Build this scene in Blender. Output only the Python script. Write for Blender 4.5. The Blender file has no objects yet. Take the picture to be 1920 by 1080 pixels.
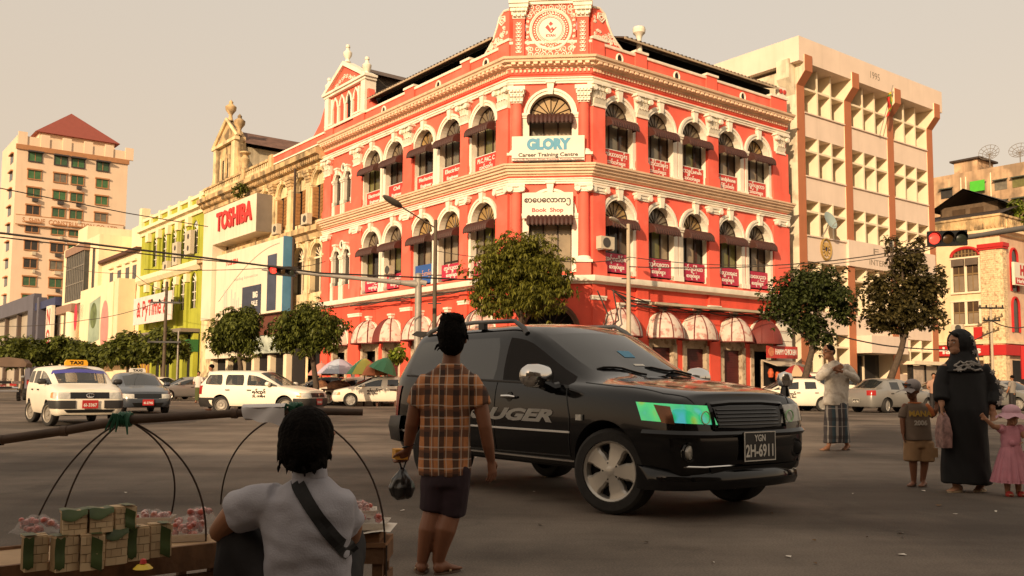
import bpy, bmesh, math, random
from math import sin, cos, pi, radians, sqrt, atan2
from mathutils import Vector, Matrix, Euler, noise
from mathutils.bvhtree import BVHTree
SC = bpy.context.scene
COL = SC.collection
random.seed(7)
V = Vector

# ------------------------------------------------------------------ camera, sky, sun
CAM_H = 1.08
_p, _r = math.atan2(138, 1718), 0.0062
_fw = V((0, cos(_p), sin(_p))); _up = V((0, -sin(_p), cos(_p))); _rt = V((1, 0, 0))
CR = cos(_r)*_rt + sin(_r)*_up; CU = cos(_r)*_up - sin(_r)*_rt
camd = bpy.data.cameras.new('camera'); cam = bpy.data.objects.new('camera', camd); COL.objects.link(cam)
cam.matrix_world = Matrix(((CR.x, CU.x, -_fw.x, 0), (CR.y, CU.y, -_fw.y, 0), (CR.z, CU.z, -_fw.z, CAM_H), (0, 0, 0, 1)))
camd.sensor_width = 36; camd.lens = 1718/1920*36; camd.shift_y = 43/1920
camd.clip_start = .05; camd.clip_end = 3000
SC.camera = cam
SUN_AZ, SUN_EL = 205, 19
wd = bpy.data.worlds.new('World'); SC.world = wd; wd.use_nodes = True
_n = wd.node_tree.nodes; _l = wd.node_tree.links
sk = _n.new('ShaderNodeTexSky'); sk.sky_type = 'NISHITA'; sk.sun_disc = False
sk.sun_elevation = radians(SUN_EL); sk.sun_rotation = radians(SUN_AZ)
sk.air_density = 1.0; sk.dust_density = 2.0; sk.ozone_density = 1.0; sk.altitude = 0
mx = _n.new('ShaderNodeMixRGB'); mx.blend_type = 'MULTIPLY'; mx.inputs[0].default_value = 1
mx.inputs[2].default_value = (1.30, 1.0, .73, 1)        # warm evening dust over the whole sky
hz = _n.new('ShaderNodeMixRGB'); hz.inputs[0].default_value = .74                  # thick evening haze, warmer towards the horizon all round
_tc = _n.new('ShaderNodeTexCoord'); _sp = _n.new('ShaderNodeSeparateXYZ'); _cr = _n.new('ShaderNodeValToRGB'); _sc = _n.new('ShaderNodeMixRGB'); _sc.blend_type = 'MULTIPLY'; _sc.inputs[0].default_value = 1; _sc.inputs[2].default_value = (6, 6, 6, 1)
_e = _cr.color_ramp.elements; _e[0].position = 0; _e[0].color = (.98, .665, .43, 1); _e[1].position = .42; _e[1].color = (.93, .785, .62, 1); _m = _e.new(.16); _m.color = (.95, .715, .50, 1)
_l.new(_tc.outputs['Generated'], _sp.inputs[0]); _l.new(_sp.outputs['Z'], _cr.inputs[0]); _l.new(_cr.outputs[0], _sc.inputs[1]); _l.new(_sc.outputs[0], hz.inputs[2])
_l.new(sk.outputs[0], mx.inputs[1]); _l.new(mx.outputs[0], hz.inputs[1]); _l.new(hz.outputs[0], _n['Background'].inputs[0])
_n['Background'].inputs[1].default_value = .13
sl = bpy.data.lights.new('sun', 'SUN'); so = bpy.data.objects.new('sun', sl); COL.objects.link(so)
sl.energy = 4.6; sl.angle = radians(.6); sl.color = (1, .74, .47)
_sd = V((sin(radians(SUN_AZ))*cos(radians(SUN_EL)), cos(radians(SUN_AZ))*cos(radians(SUN_EL)), sin(radians(SUN_EL))))
so.rotation_euler = _sd.to_track_quat('Z', 'Y').to_euler(); so.location = (-20, -40, 40)
vs = SC.view_settings
vs.view_transform = 'Standard'; vs.look = 'None'; vs.exposure = 0.22; vs.gamma = 1; vs.use_curve_mapping = False
SC.cycles.max_bounces = 6; SC.cycles.transparent_max_bounces = 8

# ------------------------------------------------------------------ helpers
def srgb(r, g, b):
    f = lambda c: ((c/255+.055)/1.055)**2.4 if c > 10 else c/255/12.92
    return (f(r), f(g), f(b))
MATS = {}
def mat(name, col=(.5, .5, .5), rough=.8, metal=0., var=.12, scale=1.5, bump=.0, bscale=25., streak=0., scol=(.08, .06, .04),
        spec=.4, coat=0., emit=0., alpha=1., stretch=None, patch=None, patch_amt=0., sscale=1.):
    if name in MATS: return MATS[name]
    m = bpy.data.materials.new(name); m.use_nodes = True; MATS[name] = m
    N, L = m.node_tree.nodes, m.node_tree.links
    b = N['Principled BSDF']
    b.inputs['Roughness'].default_value = rough; b.inputs['Metallic'].default_value = metal
    b.inputs['Specular IOR Level'].default_value = spec; b.inputs['Coat Weight'].default_value = coat
    b.inputs['Coat Roughness'].default_value = .04; b.inputs['Alpha'].default_value = alpha
    tc = N.new('ShaderNodeTexCoord'); src = tc.outputs['Object']
    c = None
    def rgb(x): return (x[0], x[1], x[2], 1)
    if var > 0:
        t = N.new('ShaderNodeTexNoise'); t.inputs['Scale'].default_value = scale; t.inputs['Detail'].default_value = 5
        if stretch:
            mp = N.new('ShaderNodeMapping'); mp.inputs['Scale'].default_value = stretch; L.new(src, mp.inputs[0]); L.new(mp.outputs[0], t.inputs[0])
        else: L.new(src, t.inputs[0])
        r = N.new('ShaderNodeValToRGB'); r.color_ramp.elements[0].position = .3; r.color_ramp.elements[1].position = .7
        r.color_ramp.elements[0].color = rgb([x*(1-var) for x in col]); r.color_ramp.elements[1].color = rgb([min(1, x*(1+var*.7)) for x in col])
        L.new(t.outputs[0], r.inputs[0]); c = r.outputs[0]
    def over(cin, fac, colr):
        x = N.new('ShaderNodeMixRGB'); L.new(fac, x.inputs[0])
        if cin is None: x.inputs[1].default_value = rgb(col)
        else: L.new(cin, x.inputs[1])
        x.inputs[2].default_value = rgb(colr); return x.outputs[0]
    def fac(scale, lo, hi, amt, sc=(1, 1, 1), det=6):
        mp = N.new('ShaderNodeMapping'); mp.inputs['Scale'].default_value = sc; L.new(src, mp.inputs[0])
        t = N.new('ShaderNodeTexNoise'); t.inputs['Scale'].default_value = scale; t.inputs['Detail'].default_value = det; L.new(mp.outputs[0], t.inputs[0])
        r = N.new('ShaderNodeMapRange'); r.inputs[1].default_value = lo; r.inputs[2].default_value = hi; r.inputs[4].default_value = amt; L.new(t.outputs[0], r.inputs[0])
        return r.outputs[0]
    if patch: c = over(c, fac(.9*sscale, .52, .62, patch_amt), patch)
    if streak > 0: c = over(c, fac(1.3*sscale, .5, .75, streak, (1.6, 1.6, .14)), scol)
    if c is None: b.inputs['Base Color'].default_value = rgb(col)
    else: L.new(c, b.inputs['Base Color'])
    if bump > 0:
        t = N.new('ShaderNodeTexNoise'); t.inputs['Scale'].default_value = bscale; t.inputs['Detail'].default_value = 6; L.new(src, t.inputs[0])
        bp = N.new('ShaderNodeBump'); bp.inputs['Strength'].default_value = bump; bp.inputs['Distance'].default_value = .02
        L.new(t.outputs[0], bp.inputs['Height']); L.new(bp.outputs[0], b.inputs['Normal'])
    if emit > 0:
        b.inputs['Emission Color'].default_value = rgb(col); b.inputs['Emission Strength'].default_value = emit
    return m

class MB:
    """collects faces and links them as one mesh object"""
    def __init__(s, M=None): s.v = []; s.f = []; s.M = M
    def add(s, vs, fs):
        n = len(s.v); M = s.M
        s.v += [tuple(M @ V(p)) for p in vs] if M else [tuple(p) for p in vs]
        s.f += [tuple(i+n for i in f) for f in fs]; return s
    def box(s, x0, x1, y0, y1, z0, z1):
        return s.add([(x0,y0,z0),(x1,y0,z0),(x1,y1,z0),(x0,y1,z0),(x0,y0,z1),(x1,y0,z1),(x1,y1,z1),(x0,y1,z1)],
                     [(0,3,2,1),(4,5,6,7),(0,1,5,4),(1,2,6,5),(2,3,7,6),(3,0,4,7)])
    def cbox(s, c, d, T=None):
        x, y, z = c; a, b, e = d[0]/2, d[1]/2, d[2]/2
        vs = [(-a,-b,-e),(a,-b,-e),(a,b,-e),(-a,b,-e),(-a,-b,e),(a,-b,e),(a,b,e),(-a,b,e)]
        vs = [(T @ V(p) if T else V(p))+V(c) for p in vs]
        return s.add(vs, [(0,3,2,1),(4,5,6,7),(0,1,5,4),(1,2,6,5),(2,3,7,6),(3,0,4,7)])
    def quad(s, a, b, c, d): return s.add([a, b, c, d], [(0,1,2,3)])
    def poly(s, pts): return s.add(pts, [tuple(range(len(pts)))])
    def prism(s, pts, ax, h0, h1):
        """polygon of 2-D pts extruded along axis ax (0,1,2) from h0 to h1"""
        n = len(pts)
        def p3(p, h):
            q = list(p); q.insert(ax, h); return q
        s.add([p3(p, h0) for p in pts]+[p3(p, h1) for p in pts],
              [tuple(range(n))[::-1], tuple(range(n, 2*n))]+[(i, (i+1) % n, n+(i+1) % n, n+i) for i in range(n)]); return s
    def loft(s, rings, cap=True, closed=True):
        n = len(rings[0]); vs = [p for r in rings for p in r]; fs = []
        for k in range(len(rings)-1):
            for i in range(n if closed else n-1):
                j = (i+1) % n; fs.append((k*n+i, k*n+j, (k+1)*n+j, (k+1)*n+i))
        if cap and closed: fs += [tuple(range(n))[::-1], tuple(range((len(rings)-1)*n, len(rings)*n))]
        return s.add(vs, fs)
    def tube(s, pts, r, n=8, cap=True, ry=None, up=None):
        pts = [V(p) for p in pts]; k = len(pts); rings = []
        rr = r if isinstance(r, (list, tuple)) else [r]*k
        a = None
        for i, p in enumerate(pts):
            t = (pts[min(i+1, k-1)]-pts[max(i-1, 0)])
            t = t.normalized() if t.length > 1e-9 else V((0, 0, 1))
            if a is None:
                u = V(up) if up else (V((0, 0, 1)) if abs(t.z) < .9 else V((1, 0, 0)))
                a = t.cross(u).normalized()
            else: a = (a-t*a.dot(t)).normalized()
            b = t.cross(a)
            e = rr[i]; e = e if isinstance(e, (tuple, list)) else (e, e)
            rings.append([p+a*cos(2*pi*j/n)*e[0]+b*sin(2*pi*j/n)*e[1] for j in range(n)])
        return s.loft(rings, cap)
    def lathe(s, prof, n=16, c=(0, 0, 0), T=None, cap=True):
        rings = []
        for r, z in prof:
            q = [V((r*cos(2*pi*j/n), r*sin(2*pi*j/n), z)) for j in range(n)]
            rings.append([(T @ p if T else p)+V(c) for p in q])
        return s.loft(rings, cap)
    def grid(s, fn, nu, nv):
        vs = [fn(i/nu, j/nv) for i in range(nu+1) for j in range(nv+1)]
        return s.add(vs, [(i*(nv+1)+j, (i+1)*(nv+1)+j, (i+1)*(nv+1)+j+1, i*(nv+1)+j+1) for i in range(nu) for j in range(nv)])
    def mesh(s, name, m=None, smooth=False, base=None, fix=True):
        me = bpy.data.meshes.new(name)
        vs = s.v if base is None else [(a-base[0], b-base[1], c-base[2]) for a, b, c in s.v]
        me.from_pydata(vs, [], s.f)
        if m: me.materials.append(m)
        if fix:
            bm = bmesh.new(); bm.from_mesh(me); bmesh.ops.recalc_face_normals(bm, faces=bm.faces); bm.to_mesh(me); bm.free()
        if smooth:
            me.polygons.foreach_set('use_smooth', [True]*len(me.polygons))
            if smooth != 'all':
                try: me.set_sharp_from_angle(angle=radians(smooth if smooth is not True else 40))
                except Exception: pass
        me.update(); return me
BASE = {}
def base_of(o): return BASE.get(o.name, V((0, 0, 0)))
def link(name, me, parent=None):
    o = bpy.data.objects.new(name, me); COL.objects.link(o)
    if parent: o.parent = parent
    return o
def obj(name, mb, m, parent=None, smooth=False, fix=True):
    """mesh built in world coordinates under a thing at rest (parent's base is subtracted)"""
    b = base_of(parent) if parent else None
    o = link(name, mb.mesh(name, m, smooth, b, fix), parent)
    if parent: BASE[o.name] = b
    return o
def lobj(name, mb, m, parent, smooth=False, loc=None, fix=True):
    """mesh built in the parent's own coordinates"""
    o = link(name, mb.mesh(name, m, smooth, None, fix), parent)
    if loc is not None: o.location = loc
    return o
def tag(o, label=None, cat=None, group=None, kind=None):
    if label: o['label'] = label
    if cat: o['category'] = cat
    if group: o['group'] = group
    if kind: o['kind'] = kind
    return o
def thing(name, label, cat, loc=(0, 0, 0), rotz=0., group=None):
    o = bpy.data.objects.new(name, None); COL.objects.link(o); o.empty_display_size = .2
    o.location = loc; o.rotation_euler = (0, 0, rotz); tag(o, label, cat, group)
    BASE[o.name] = V(loc); return o
def dup(root, loc, rotz=None, label=None):
    r = root.copy(); COL.objects.link(r); r.location = loc
    if rotz is not None: r.rotation_euler = (0, 0, rotz)
    if label: r['label'] = label
    for ch in list(root.children):
        c = ch.copy(); COL.objects.link(c); c.parent = r
        for g in list(ch.children):
            d = g.copy(); COL.objects.link(d); d.parent = c
    return r
def frame(o, az, side):
    """wall frame: local x along the wall, y outward, z up"""
    a = radians(az); u = V((sin(a), cos(a), 0)); n = V((u.y, -u.x, 0))*side
    return Matrix(((u.x, n.x, 0, o[0]), (u.y, n.y, 0, o[1]), (0, 0, 1, o[2] if len(o) > 2 else 0), (0, 0, 0, 1)))
WORK = bpy.data.scenes.new('workbench')              # modifiers are evaluated here, away from the big scene
def evaluated(o, extra=()):
    for x in (o, *extra): COL.objects.unlink(x); WORK.collection.objects.link(x)
    with bpy.context.temp_override(scene=WORK, view_layer=WORK.view_layers[0]):
        dg = bpy.context.evaluated_depsgraph_get(); return bpy.data.meshes.new_from_object(o.evaluated_get(dg))
def text_mesh(txt, size, m, extr=.004, align='CENTER', bold=0., sx=1., shear=0., space=1.):
    cu = bpy.data.curves.new('lettering', 'FONT'); cu.body = txt; cu.size = size; cu.extrude = extr; cu.align_x = align; cu.align_y = 'CENTER'
    cu.offset = bold; cu.shear = shear; cu.resolution_u = 3; cu.space_character = space
    o = bpy.data.objects.new('lettering', cu); COL.objects.link(o)
    me = evaluated(o); bpy.data.objects.remove(o); bpy.data.curves.remove(cu)
    me.materials.clear(); me.materials.append(m)
    if sx != 1:
        for v in me.vertices: v.co.x *= sx
    return me
def text_on(txt, size, m, F, u, z, d, parent, flip=False, bold=0., sx=1., extr=.006, name='lettering', fitw=None, **k):
    """lettering flat on a wall frame F; flip when local x runs right-to-left for the reader"""
    me = text_mesh(txt, size, m, extr, bold=bold, sx=sx, **k)
    if fitw:
        xs = [v.co.x for v in me.vertices]; w = (max(xs)-min(xs)) or 1
        for v in me.vertices: v.co.x *= fitw/w
    b = base_of(parent); s = -1 if flip else 1
    for v in me.vertices: v.co = F @ V((u+s*v.co.x, d+v.co.z, z+v.co.y))-b
    o = link(name, me, parent); BASE[o.name] = b; return o
def sweep(pts, nrm, prof, ends=True):
    """moulding of profile (d,z) along a polyline of wall corners with the outward normals of its segments"""
    rings = []
    for i, p in enumerate(pts):
        if i == 0: m = nrm[0]
        elif i == len(pts)-1: m = nrm[-1]
        else: m = (nrm[i-1]+nrm[i])/(1+nrm[i-1].dot(nrm[i]))
        rings.append([V((p[0]+m.x*d, p[1]+m.y*d, z)) for d, z in prof])
    return MB().loft(rings, ends)
def px_ground(x, y, z=0.):
    d = _fw+CR*(x-960)/1718-CU*(y-583)/1718; t = (z-CAM_H)/d.z
    return V((d.x*t, d.y*t, z))
def px_at(x, y, Y):
    d = _fw+CR*(x-960)/1718-CU*(y-583)/1718; t = Y/d.y
    return V((d.x*t, Y, CAM_H+d.z*t))

# ------------------------------------------------------------------ materials
WHITE = mat('cream_paint', srgb(232, 224, 206), .7, var=.1, scale=2, bump=.1, streak=.22, scol=(.35, .27, .18))
PEACH = mat('peach_cream_paint', srgb(236, 204, 172), .7, var=.1, scale=2, bump=.1, streak=.25, scol=(.3, .2, .12))
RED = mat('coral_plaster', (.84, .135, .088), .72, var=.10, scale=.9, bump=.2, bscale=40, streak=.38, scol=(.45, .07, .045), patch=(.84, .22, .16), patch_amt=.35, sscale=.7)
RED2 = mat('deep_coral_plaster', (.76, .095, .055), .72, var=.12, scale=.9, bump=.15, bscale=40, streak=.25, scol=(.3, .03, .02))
BROWN = mat('brown_awning_tile', (.055, .018, .012), .6, var=.3, scale=14, bump=.2)
WOOD = mat('dark_brown_frame', (.032, .014, .008), .5, var=.2)
DARKIN = mat('dark_interior', (.012, .010, .009), .9, var=0)  # near-black; the darkness inside rooms and gaps is put into the colour
def glassy(name, col, rough=.12, var=.25, scale=2.): return mat(name, col, rough, var=var, scale=scale, spec=.5)
PANES = [glassy('window_glass_dark', (.035, .030, .024)), glassy('curtain_beige_behind_glass', (.28, .22, .145), .2),
         glassy('curtain_grey_behind_glass', (.17, .15, .11), .2), glassy('curtain_olive_behind_glass', (.15, .14, .045), .2), glassy('window_glass_brown', (.08, .05, .03), .15)]
FAN = [glassy('fanlight_glass', (.20, .155, .10), .25), glassy('fanlight_amber', (.34, .22, .085), .25), glassy('fanlight_grey', (.15, .125, .09), .22)]
BLACK = mat('black_paint', (.012, .012, .012), .5, var=0)
STEEL = mat('galvanised_steel', (.32, .29, .25), .55, metal=.3, var=.15, scale=6)
SIGNRED = mat('sign_red', (.50, .045, .035), .5, var=.08)
SIGNMAG = mat('sign_magenta', (.42, .022, .06), .5, var=.08)
TXTW = mat('lettering_white', (.72, .68, .6), .6, var=.0)
TXTR = mat('lettering_red', (.45, .03, .02), .5, var=0)
TXTK = mat('lettering_dark', (.035, .02, .015), .6, var=0)
# ------------------------------------------------------------------ ground
def ground_material():
    m = bpy.data.materials.new('asphalt'); m.use_nodes = True; N, L = m.node_tree.nodes, m.node_tree.links; b = N['Principled BSDF']
    tc = N.new('ShaderNodeTexCoord')
    def nz(s, det=6, sc=(1, 1, 1), rough=.6):
        mp = N.new('ShaderNodeMapping'); mp.inputs['Scale'].default_value = sc; L.new(tc.outputs['Object'], mp.inputs[0])
        t = N.new('ShaderNodeTexNoise'); t.inputs['Scale'].default_value = s; t.inputs['Detail'].default_value = det; t.inputs['Roughness'].default_value = rough
        L.new(mp.outputs[0], t.inputs[0]); return t.outputs[0]
    def ramp(f, a, b_, ca, cb):
        r = N.new('ShaderNodeValToRGB'); r.color_ramp.elements[0].position = a; r.color_ramp.elements[1].position = b_
        r.color_ramp.elements[0].color = (*ca, 1); r.color_ramp.elements[1].color = (*cb, 1); L.new(f, r.inputs[0]); return r.outputs[0]
    def mix(a, b_, f, t='MIX'):
        x = N.new('ShaderNodeMixRGB'); x.blend_type = t; L.new(a, x.inputs[1]); L.new(b_, x.inputs[2])
        if isinstance(f, float): x.inputs[0].default_value = f
        else: L.new(f, x.inputs[0])
        return x.outputs[0]
    big = ramp(nz(.30, 6, (1, .6, 1)), .40, .60, (.090, .074, .061), (.205, .168, .136))
    wheel = ramp(nz(.5, 5, (.35, 1.6, 1)), .42, .66, (1, 1, 1), (.62, .60, .59))
    c = mix(big, wheel, 1., 'MULTIPLY')
    grit = ramp(nz(70, 3), .3, .7, (.66, .66, .66), (1.3, 1.28, 1.25)); c = mix(c, grit, 1., 'MULTIPLY')
    oil = ramp(nz(.9, 5), .60, .68, (1, 1, 1), (.55, .53, .52)); c = mix(c, oil, .55, 'MULTIPLY')
    # a few thin cracks and tar seams
    vo = N.new('ShaderNodeTexVoronoi'); vo.feature = 'DISTANCE_TO_EDGE'; vo.inputs['Scale'].default_value = .23
    ad = N.new('ShaderNodeMixRGB'); ad.blend_type = 'ADD'; ad.inputs[0].default_value = 1.2
    t2 = N.new('ShaderNodeTexNoise'); t2.inputs['Scale'].default_value = 1.2; t2.inputs['Detail'].default_value = 6; L.new(tc.outputs['Object'], t2.inputs[0])
    L.new(tc.outputs['Object'], ad.inputs[1]); L.new(t2.outputs['Color'], ad.inputs[2]); L.new(ad.outputs[0], vo.inputs['Vector'])
    ck = ramp(vo.outputs['Distance'], .0015, .006, (.45, .43, .42), (1, 1, 1)); c = mix(c, ck, .22, 'MULTIPLY')
    L.new(c, b.inputs['Base Color']); b.inputs['Roughness'].default_value = .85; b.inputs['Specular IOR Level'].default_value = .25
    bp = N.new('ShaderNodeBump'); bp.inputs['Strength'].default_value = .35; bp.inputs['Distance'].default_value = .01; L.new(nz(90, 4), bp.inputs['Height']); L.new(bp.outputs[0], b.inputs['Normal'])
    return m
g = MB().grid(lambda a, b: (-700+1400*a, -300+1500*b, 0), 20, 20)
tag(obj('road', g, ground_material()), kind='structure')
PAVE = mat('pavement_concrete', (.22, .18, .14), .85, var=.25, scale=1.2, bump=.3)

# ------------------------------------------------------------------ wall frames of the street block
PR, PL = V((3.644, 42.0, 0)), V((-.137, 42.36, 0))
RF = frame(PR, 52.17, 1); LF = frame(PL, -37.84, -1)
_ch = PR-PL; CF = frame(PL, math.degrees(atan2(_ch.x, _ch.y)), 1); CW = _ch.length
def Fn(F): return V((F[0][1], F[1][1], 0))
# pavement round the corner block with a kerb
kl = [LF @ V((150, 0, 0)), LF @ V((0, 0, 0)), RF @ V((0, 0, 0)), RF @ V((34, 0, 0))]
pv = sweep(kl, [Fn(LF), Fn(CF), Fn(RF)], [(-1, 0), (3.2, 0), (3.2, .13), (-1, .13)])
tag(obj('pavement', pv, PAVE), kind='structure')

# ------------------------------------------------------------------ arches
def arc(c, r, zs, n=14, rz=None):
    return [(c-r*cos(pi*i/n), zs+(rz or r)*sin(pi*i/n)) for i in range(n+1)]
def arch_wall(mb, u0, u1, z0, z1, wins, d=0., n=14):
    """flat wall with arched openings (c, halfwidth, sill, spring)"""
    x = u0
    for c, hw, zs, zp in sorted(wins):
        a, b = c-hw, c+hw
        mb.quad((x, d, z0), (a, d, z0), (a, d, z1), (x, d, z1))
        if zs > z0: mb.quad((a, d, z0), (b, d, z0), (b, d, zs), (a, d, zs))
        P = arc(c, hw, zp, n)
        for i in range(n):
            (xa, za), (xb, zb) = P[i], P[i+1]
            mb.quad((xa, d, za), (xb, d, zb), (xb, d, z1), (xa, d, z1))
        x = b
    mb.quad((x, d, z0), (u1, d, z0), (u1, d, z1), (x, d, z1))
def arch_surround(F, c, hw, zs, zp, jw=.27, aw=.26, dep=.42, key=True, key_h=.32, jl=True, jr=True, cap=True, n=16):
    mb = MB(F)
    pr = .07
    P0, P1 = arc(c, hw, zp, n), arc(c, hw+aw, zp, n)
    Pm = arc(c, hw+aw*.55, zp, n)
    for i in range(n):
        q = lambda P, k, d: (P[k][0], d, P[k][1])
        mb.quad(q(P0, i, -dep), q(P0, i+1, -dep), q(P0, i+1, pr), q(P0, i, pr))
        mb.quad(q(P0, i, pr), q(P0, i+1, pr), q(Pm, i+1, pr), q(Pm, i, pr))
        mb.quad(q(Pm, i, pr), q(Pm, i+1, pr), q(Pm, i+1, pr+.05), q(Pm, i, pr+.05))
        mb.quad(q(Pm, i, pr+.05), q(Pm, i+1, pr+.05), q(P1, i+1, pr+.05), q(P1, i, pr+.05))
        mb.quad(q(P1, i, pr+.05), q(P1, i+1, pr+.05), q(P1, i+1, 0), q(P1, i, 0))
    for s, on in ((-1, jl), (1, jr)):
        e = c+s*hw
        if on:
            mb.box(min(e, e+s*jw), max(e, e+s*jw), -dep, pr, zs, zp)
            if cap:
                mb.box(min(e-s*.04, e+s*(jw+.06)), max(e-s*.04, e+s*(jw+.06)), -dep, pr+.09, zp-.06, zp+.07)
                mb.box(min(e-s*.02, e+s*(jw+.03)), max(e-s*.02, e+s*(jw+.03)), -dep, pr+.05, zp-.16, zp-.062)
            mb.box(min(e, e+s*(jw+.04)), max(e, e+s*(jw+.04)), -dep, pr+.04, zs-.02, zs+.22)
        else:
            mb.quad((e, -dep, zs), (e, 0, zs), (e, 0, zp), (e, -dep, zp))
    if key:
        t = zp+hw
        mb.prism([(c-.10, t-.06), (c+.10, t-.06), (c+.17, t+aw+key_h-.1), (c-.17, t+aw+key_h-.1)], 1, 0, pr+.13)
        mb.box(c-.22, c+.22, 0, pr+.18, t+aw+key_h-.098, t+aw+key_h)
    return mb
def awning(F, c, w, zt, drop=.40, out=.52, ribs=11, d0=.05):
    mb = MB(F)
    nv = 6; nu = ribs*4
    def fn(a, b):
        t = b*pi/2
        o = d0+out*sin(t*.98); z = zt-drop*(1-cos(t))
        rib = .06*abs(sin(a*ribs*pi))
        if b > .99: z -= .03+.07*abs(sin(a*ribs*pi))
        return (c-w/2+w*a, o+rib*sin(t), z+rib*cos(t))
    mb.grid(fn, nu, nv)
    mb.grid(lambda a, b: (lambda p: (p[0], p[1]-.03, p[2]-.035))(fn(a, b)), nu, nv)
    for e in (0, 1):
        for j in range(nv):
            p, q = fn(e, j/nv), fn(e, (j+1)/nv); mb.quad(p, q, (q[0], d0, q[2]), (p[0], d0, p[2]))
    return mb
_pr = random.Random(3)
def arched_window(F, root, c, hw, zs, zp, jl=True, jr=True, sign=.0, dep=.36, aw=True, fan=None, keyh=.32, jw=.27, aww=None, panes=None, open_dark=None):
    """one window: brown frame with fanlight spokes; panes, white surround and awning are its sub-parts"""
    g = -dep+.04
    fr = MB(F)
    for i in range(1, 8):
        a = pi*i/8; fr.tube([(c, g, zp+.04), (c-cos(a)*hw*.97, g, zp+sin(a)*hw*.97)], .024, 4)
    P = arc(c, hw-.03, zp, 12); fr.tube([(x, g, z) for x, z in P], .035, 4)
    P = arc(c, .17, zp, 6); fr.poly([(x, g+.03, z) for x, z in P])
    fr.box(c-hw, c+hw, g-.03, g+.05, zp-.06, zp+.06)
    xs = [c-hw+.03, c-hw*.34, c+hw*.34, c+hw-.03]
    for x in xs: fr.box(x-.03, x+.03, g-.03, g+.045, zs, zp-.06)
    fr.box(c-hw, c+hw, g-.028, g+.043, zs+sign+.0, zs+sign+.07)
    w = obj('window', fr, WOOD, root)
    fl = MB(F); fl.poly([(x, g-.02, z) for x, z in arc(c, hw, zp, 16)])
    obj('fanlight', fl, fan or _pr.choice(FAN[:1]*3+FAN[2:]*2+FAN[1:2]), w)
    for k in range(3):
        pm = MB(F).box(xs[k]+.03, xs[k+1]-.03, g-.025-.012*(k == 1), g-.005-.012*(k == 1), zs, zp-.06)
        obj('pane', pm, panes[k] if panes else _pr.choice(PANES[:1]*2+PANES[1:3]*2+PANES[3:]), w)
    obj('arch_surround', arch_surround(F, c, hw, zs, zp, jl=jl, jr=jr, dep=dep, key_h=keyh, jw=jw), WHITE, w, smooth=30)
    if aw: obj('awning', awning(F, c, aww or (2*hw-.04), zp-.02), BROWN, w, smooth=50)
    return w
def board(F, parent_label, name, c, w, z0, z1, d, m, lines, tm, cat='sign', group=None, border=None, flip=False, depth=.03, bold=0.):
    """a flat sign board standing on a wall frame, lettering as its part"""
    p = F @ V((c, d, z0)); t = thing(name, parent_label, cat, p, 0, group)
    obj('panel', MB(F).box(c-w/2, c+w/2, d-depth, d, z0, z1), m, t)
    if border:
        b = MB(F); e = .035
        b.box(c-w/2, c+w/2, d+.001, d+.008, z1-e, z1); b.box(c-w/2, c-w/2+e, d+.001, d+.008, z0, z1-e); b.box(c+w/2-e, c+w/2, d+.001, d+.008, z0, z1-e)
        obj('border', b, border, t)
    for txt, size, z, fw in lines: text_on(txt, size, tm, F, c, z, d+.004, t, flip=flip, fitw=fw, bold=bold)
    return t
# ------------------------------------------------------------------ the coral corner building
RB = thing('corner_building', 'coral red corner building with white arches, brown awnings and a clock gable', 'building', (PL.x, PL.y, 0))
RW = [1.75, 4.62, 7.17, 9.93, 12.43]; LW = [2.08, 4.96, 7.5, 10.55, 13.08]
RP = [(0, .78), (2.88, 3.66), (8.15, 8.97), (13.62, 15.05)]; LP = [(0, .85), (3.24, 3.95), (8.52, 9.5), (14.14, 15.5), (18.2, 19.2)]
RE, LE = 15.05, 19.2
HR, HL = .93, .96
def floor_walls(z0, z1, sill, spring):
    for F, E_, W, h, ex in ((RF, RE, RW, HR, []), (LF, LE, LW, HL, [16.1, 17.42]), (CF, CW, [CW/2], 1.0, [])):
        mb = MB(F); wins = [(c, h, sill, spring) for c in W]+[(c, .42, sill+.75, spring-.12) for c in ex]
        arch_wall(mb, 0, E_, z0, z1, wins); obj('wall', mb, RED, RB)
floor_walls(11.0, 17.15, 11.34, 13.72); floor_walls(5.9, 11.0, 6.3, 8.94)
RG = [1.75, 4.72, 7.2, 10.08, 12.55]; LG = [2.08, 4.96, 7.5, 10.55, 13.08, 16.8]
for F, E_, W, h, sp in ((RF, RE, RG, 1.02, 3.45), (LF, LE, LG, 1.02, 3.45), (CF, CW, [CW/2], 1.18, 3.5)):
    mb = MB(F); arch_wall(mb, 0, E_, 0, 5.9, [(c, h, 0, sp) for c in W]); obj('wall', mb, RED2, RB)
# closing walls and floors behind the openings
bk = MB()
q = [LF @ V((LE, 0, 0)), LF @ V((LE, -12, 0)), RF @ V((RE, -12, 0)), RF @ V((RE, 0, 0))]
for a, b in ((0, 1), (1, 2), (2, 3)): bk.quad(q[a], q[b], q[b]+V((0, 0, 17.2)), q[a]+V((0, 0, 17.2)))
obj('rear_wall', bk, mat('grey_render', (.30, .25, .2), .9, var=.25, streak=.4), RB)
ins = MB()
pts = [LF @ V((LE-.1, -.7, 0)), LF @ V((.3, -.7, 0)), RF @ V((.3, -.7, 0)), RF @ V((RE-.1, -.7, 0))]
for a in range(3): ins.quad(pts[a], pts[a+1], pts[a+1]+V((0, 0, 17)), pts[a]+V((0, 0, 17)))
obj('inner_wall', ins, DARKIN, RB)
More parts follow.
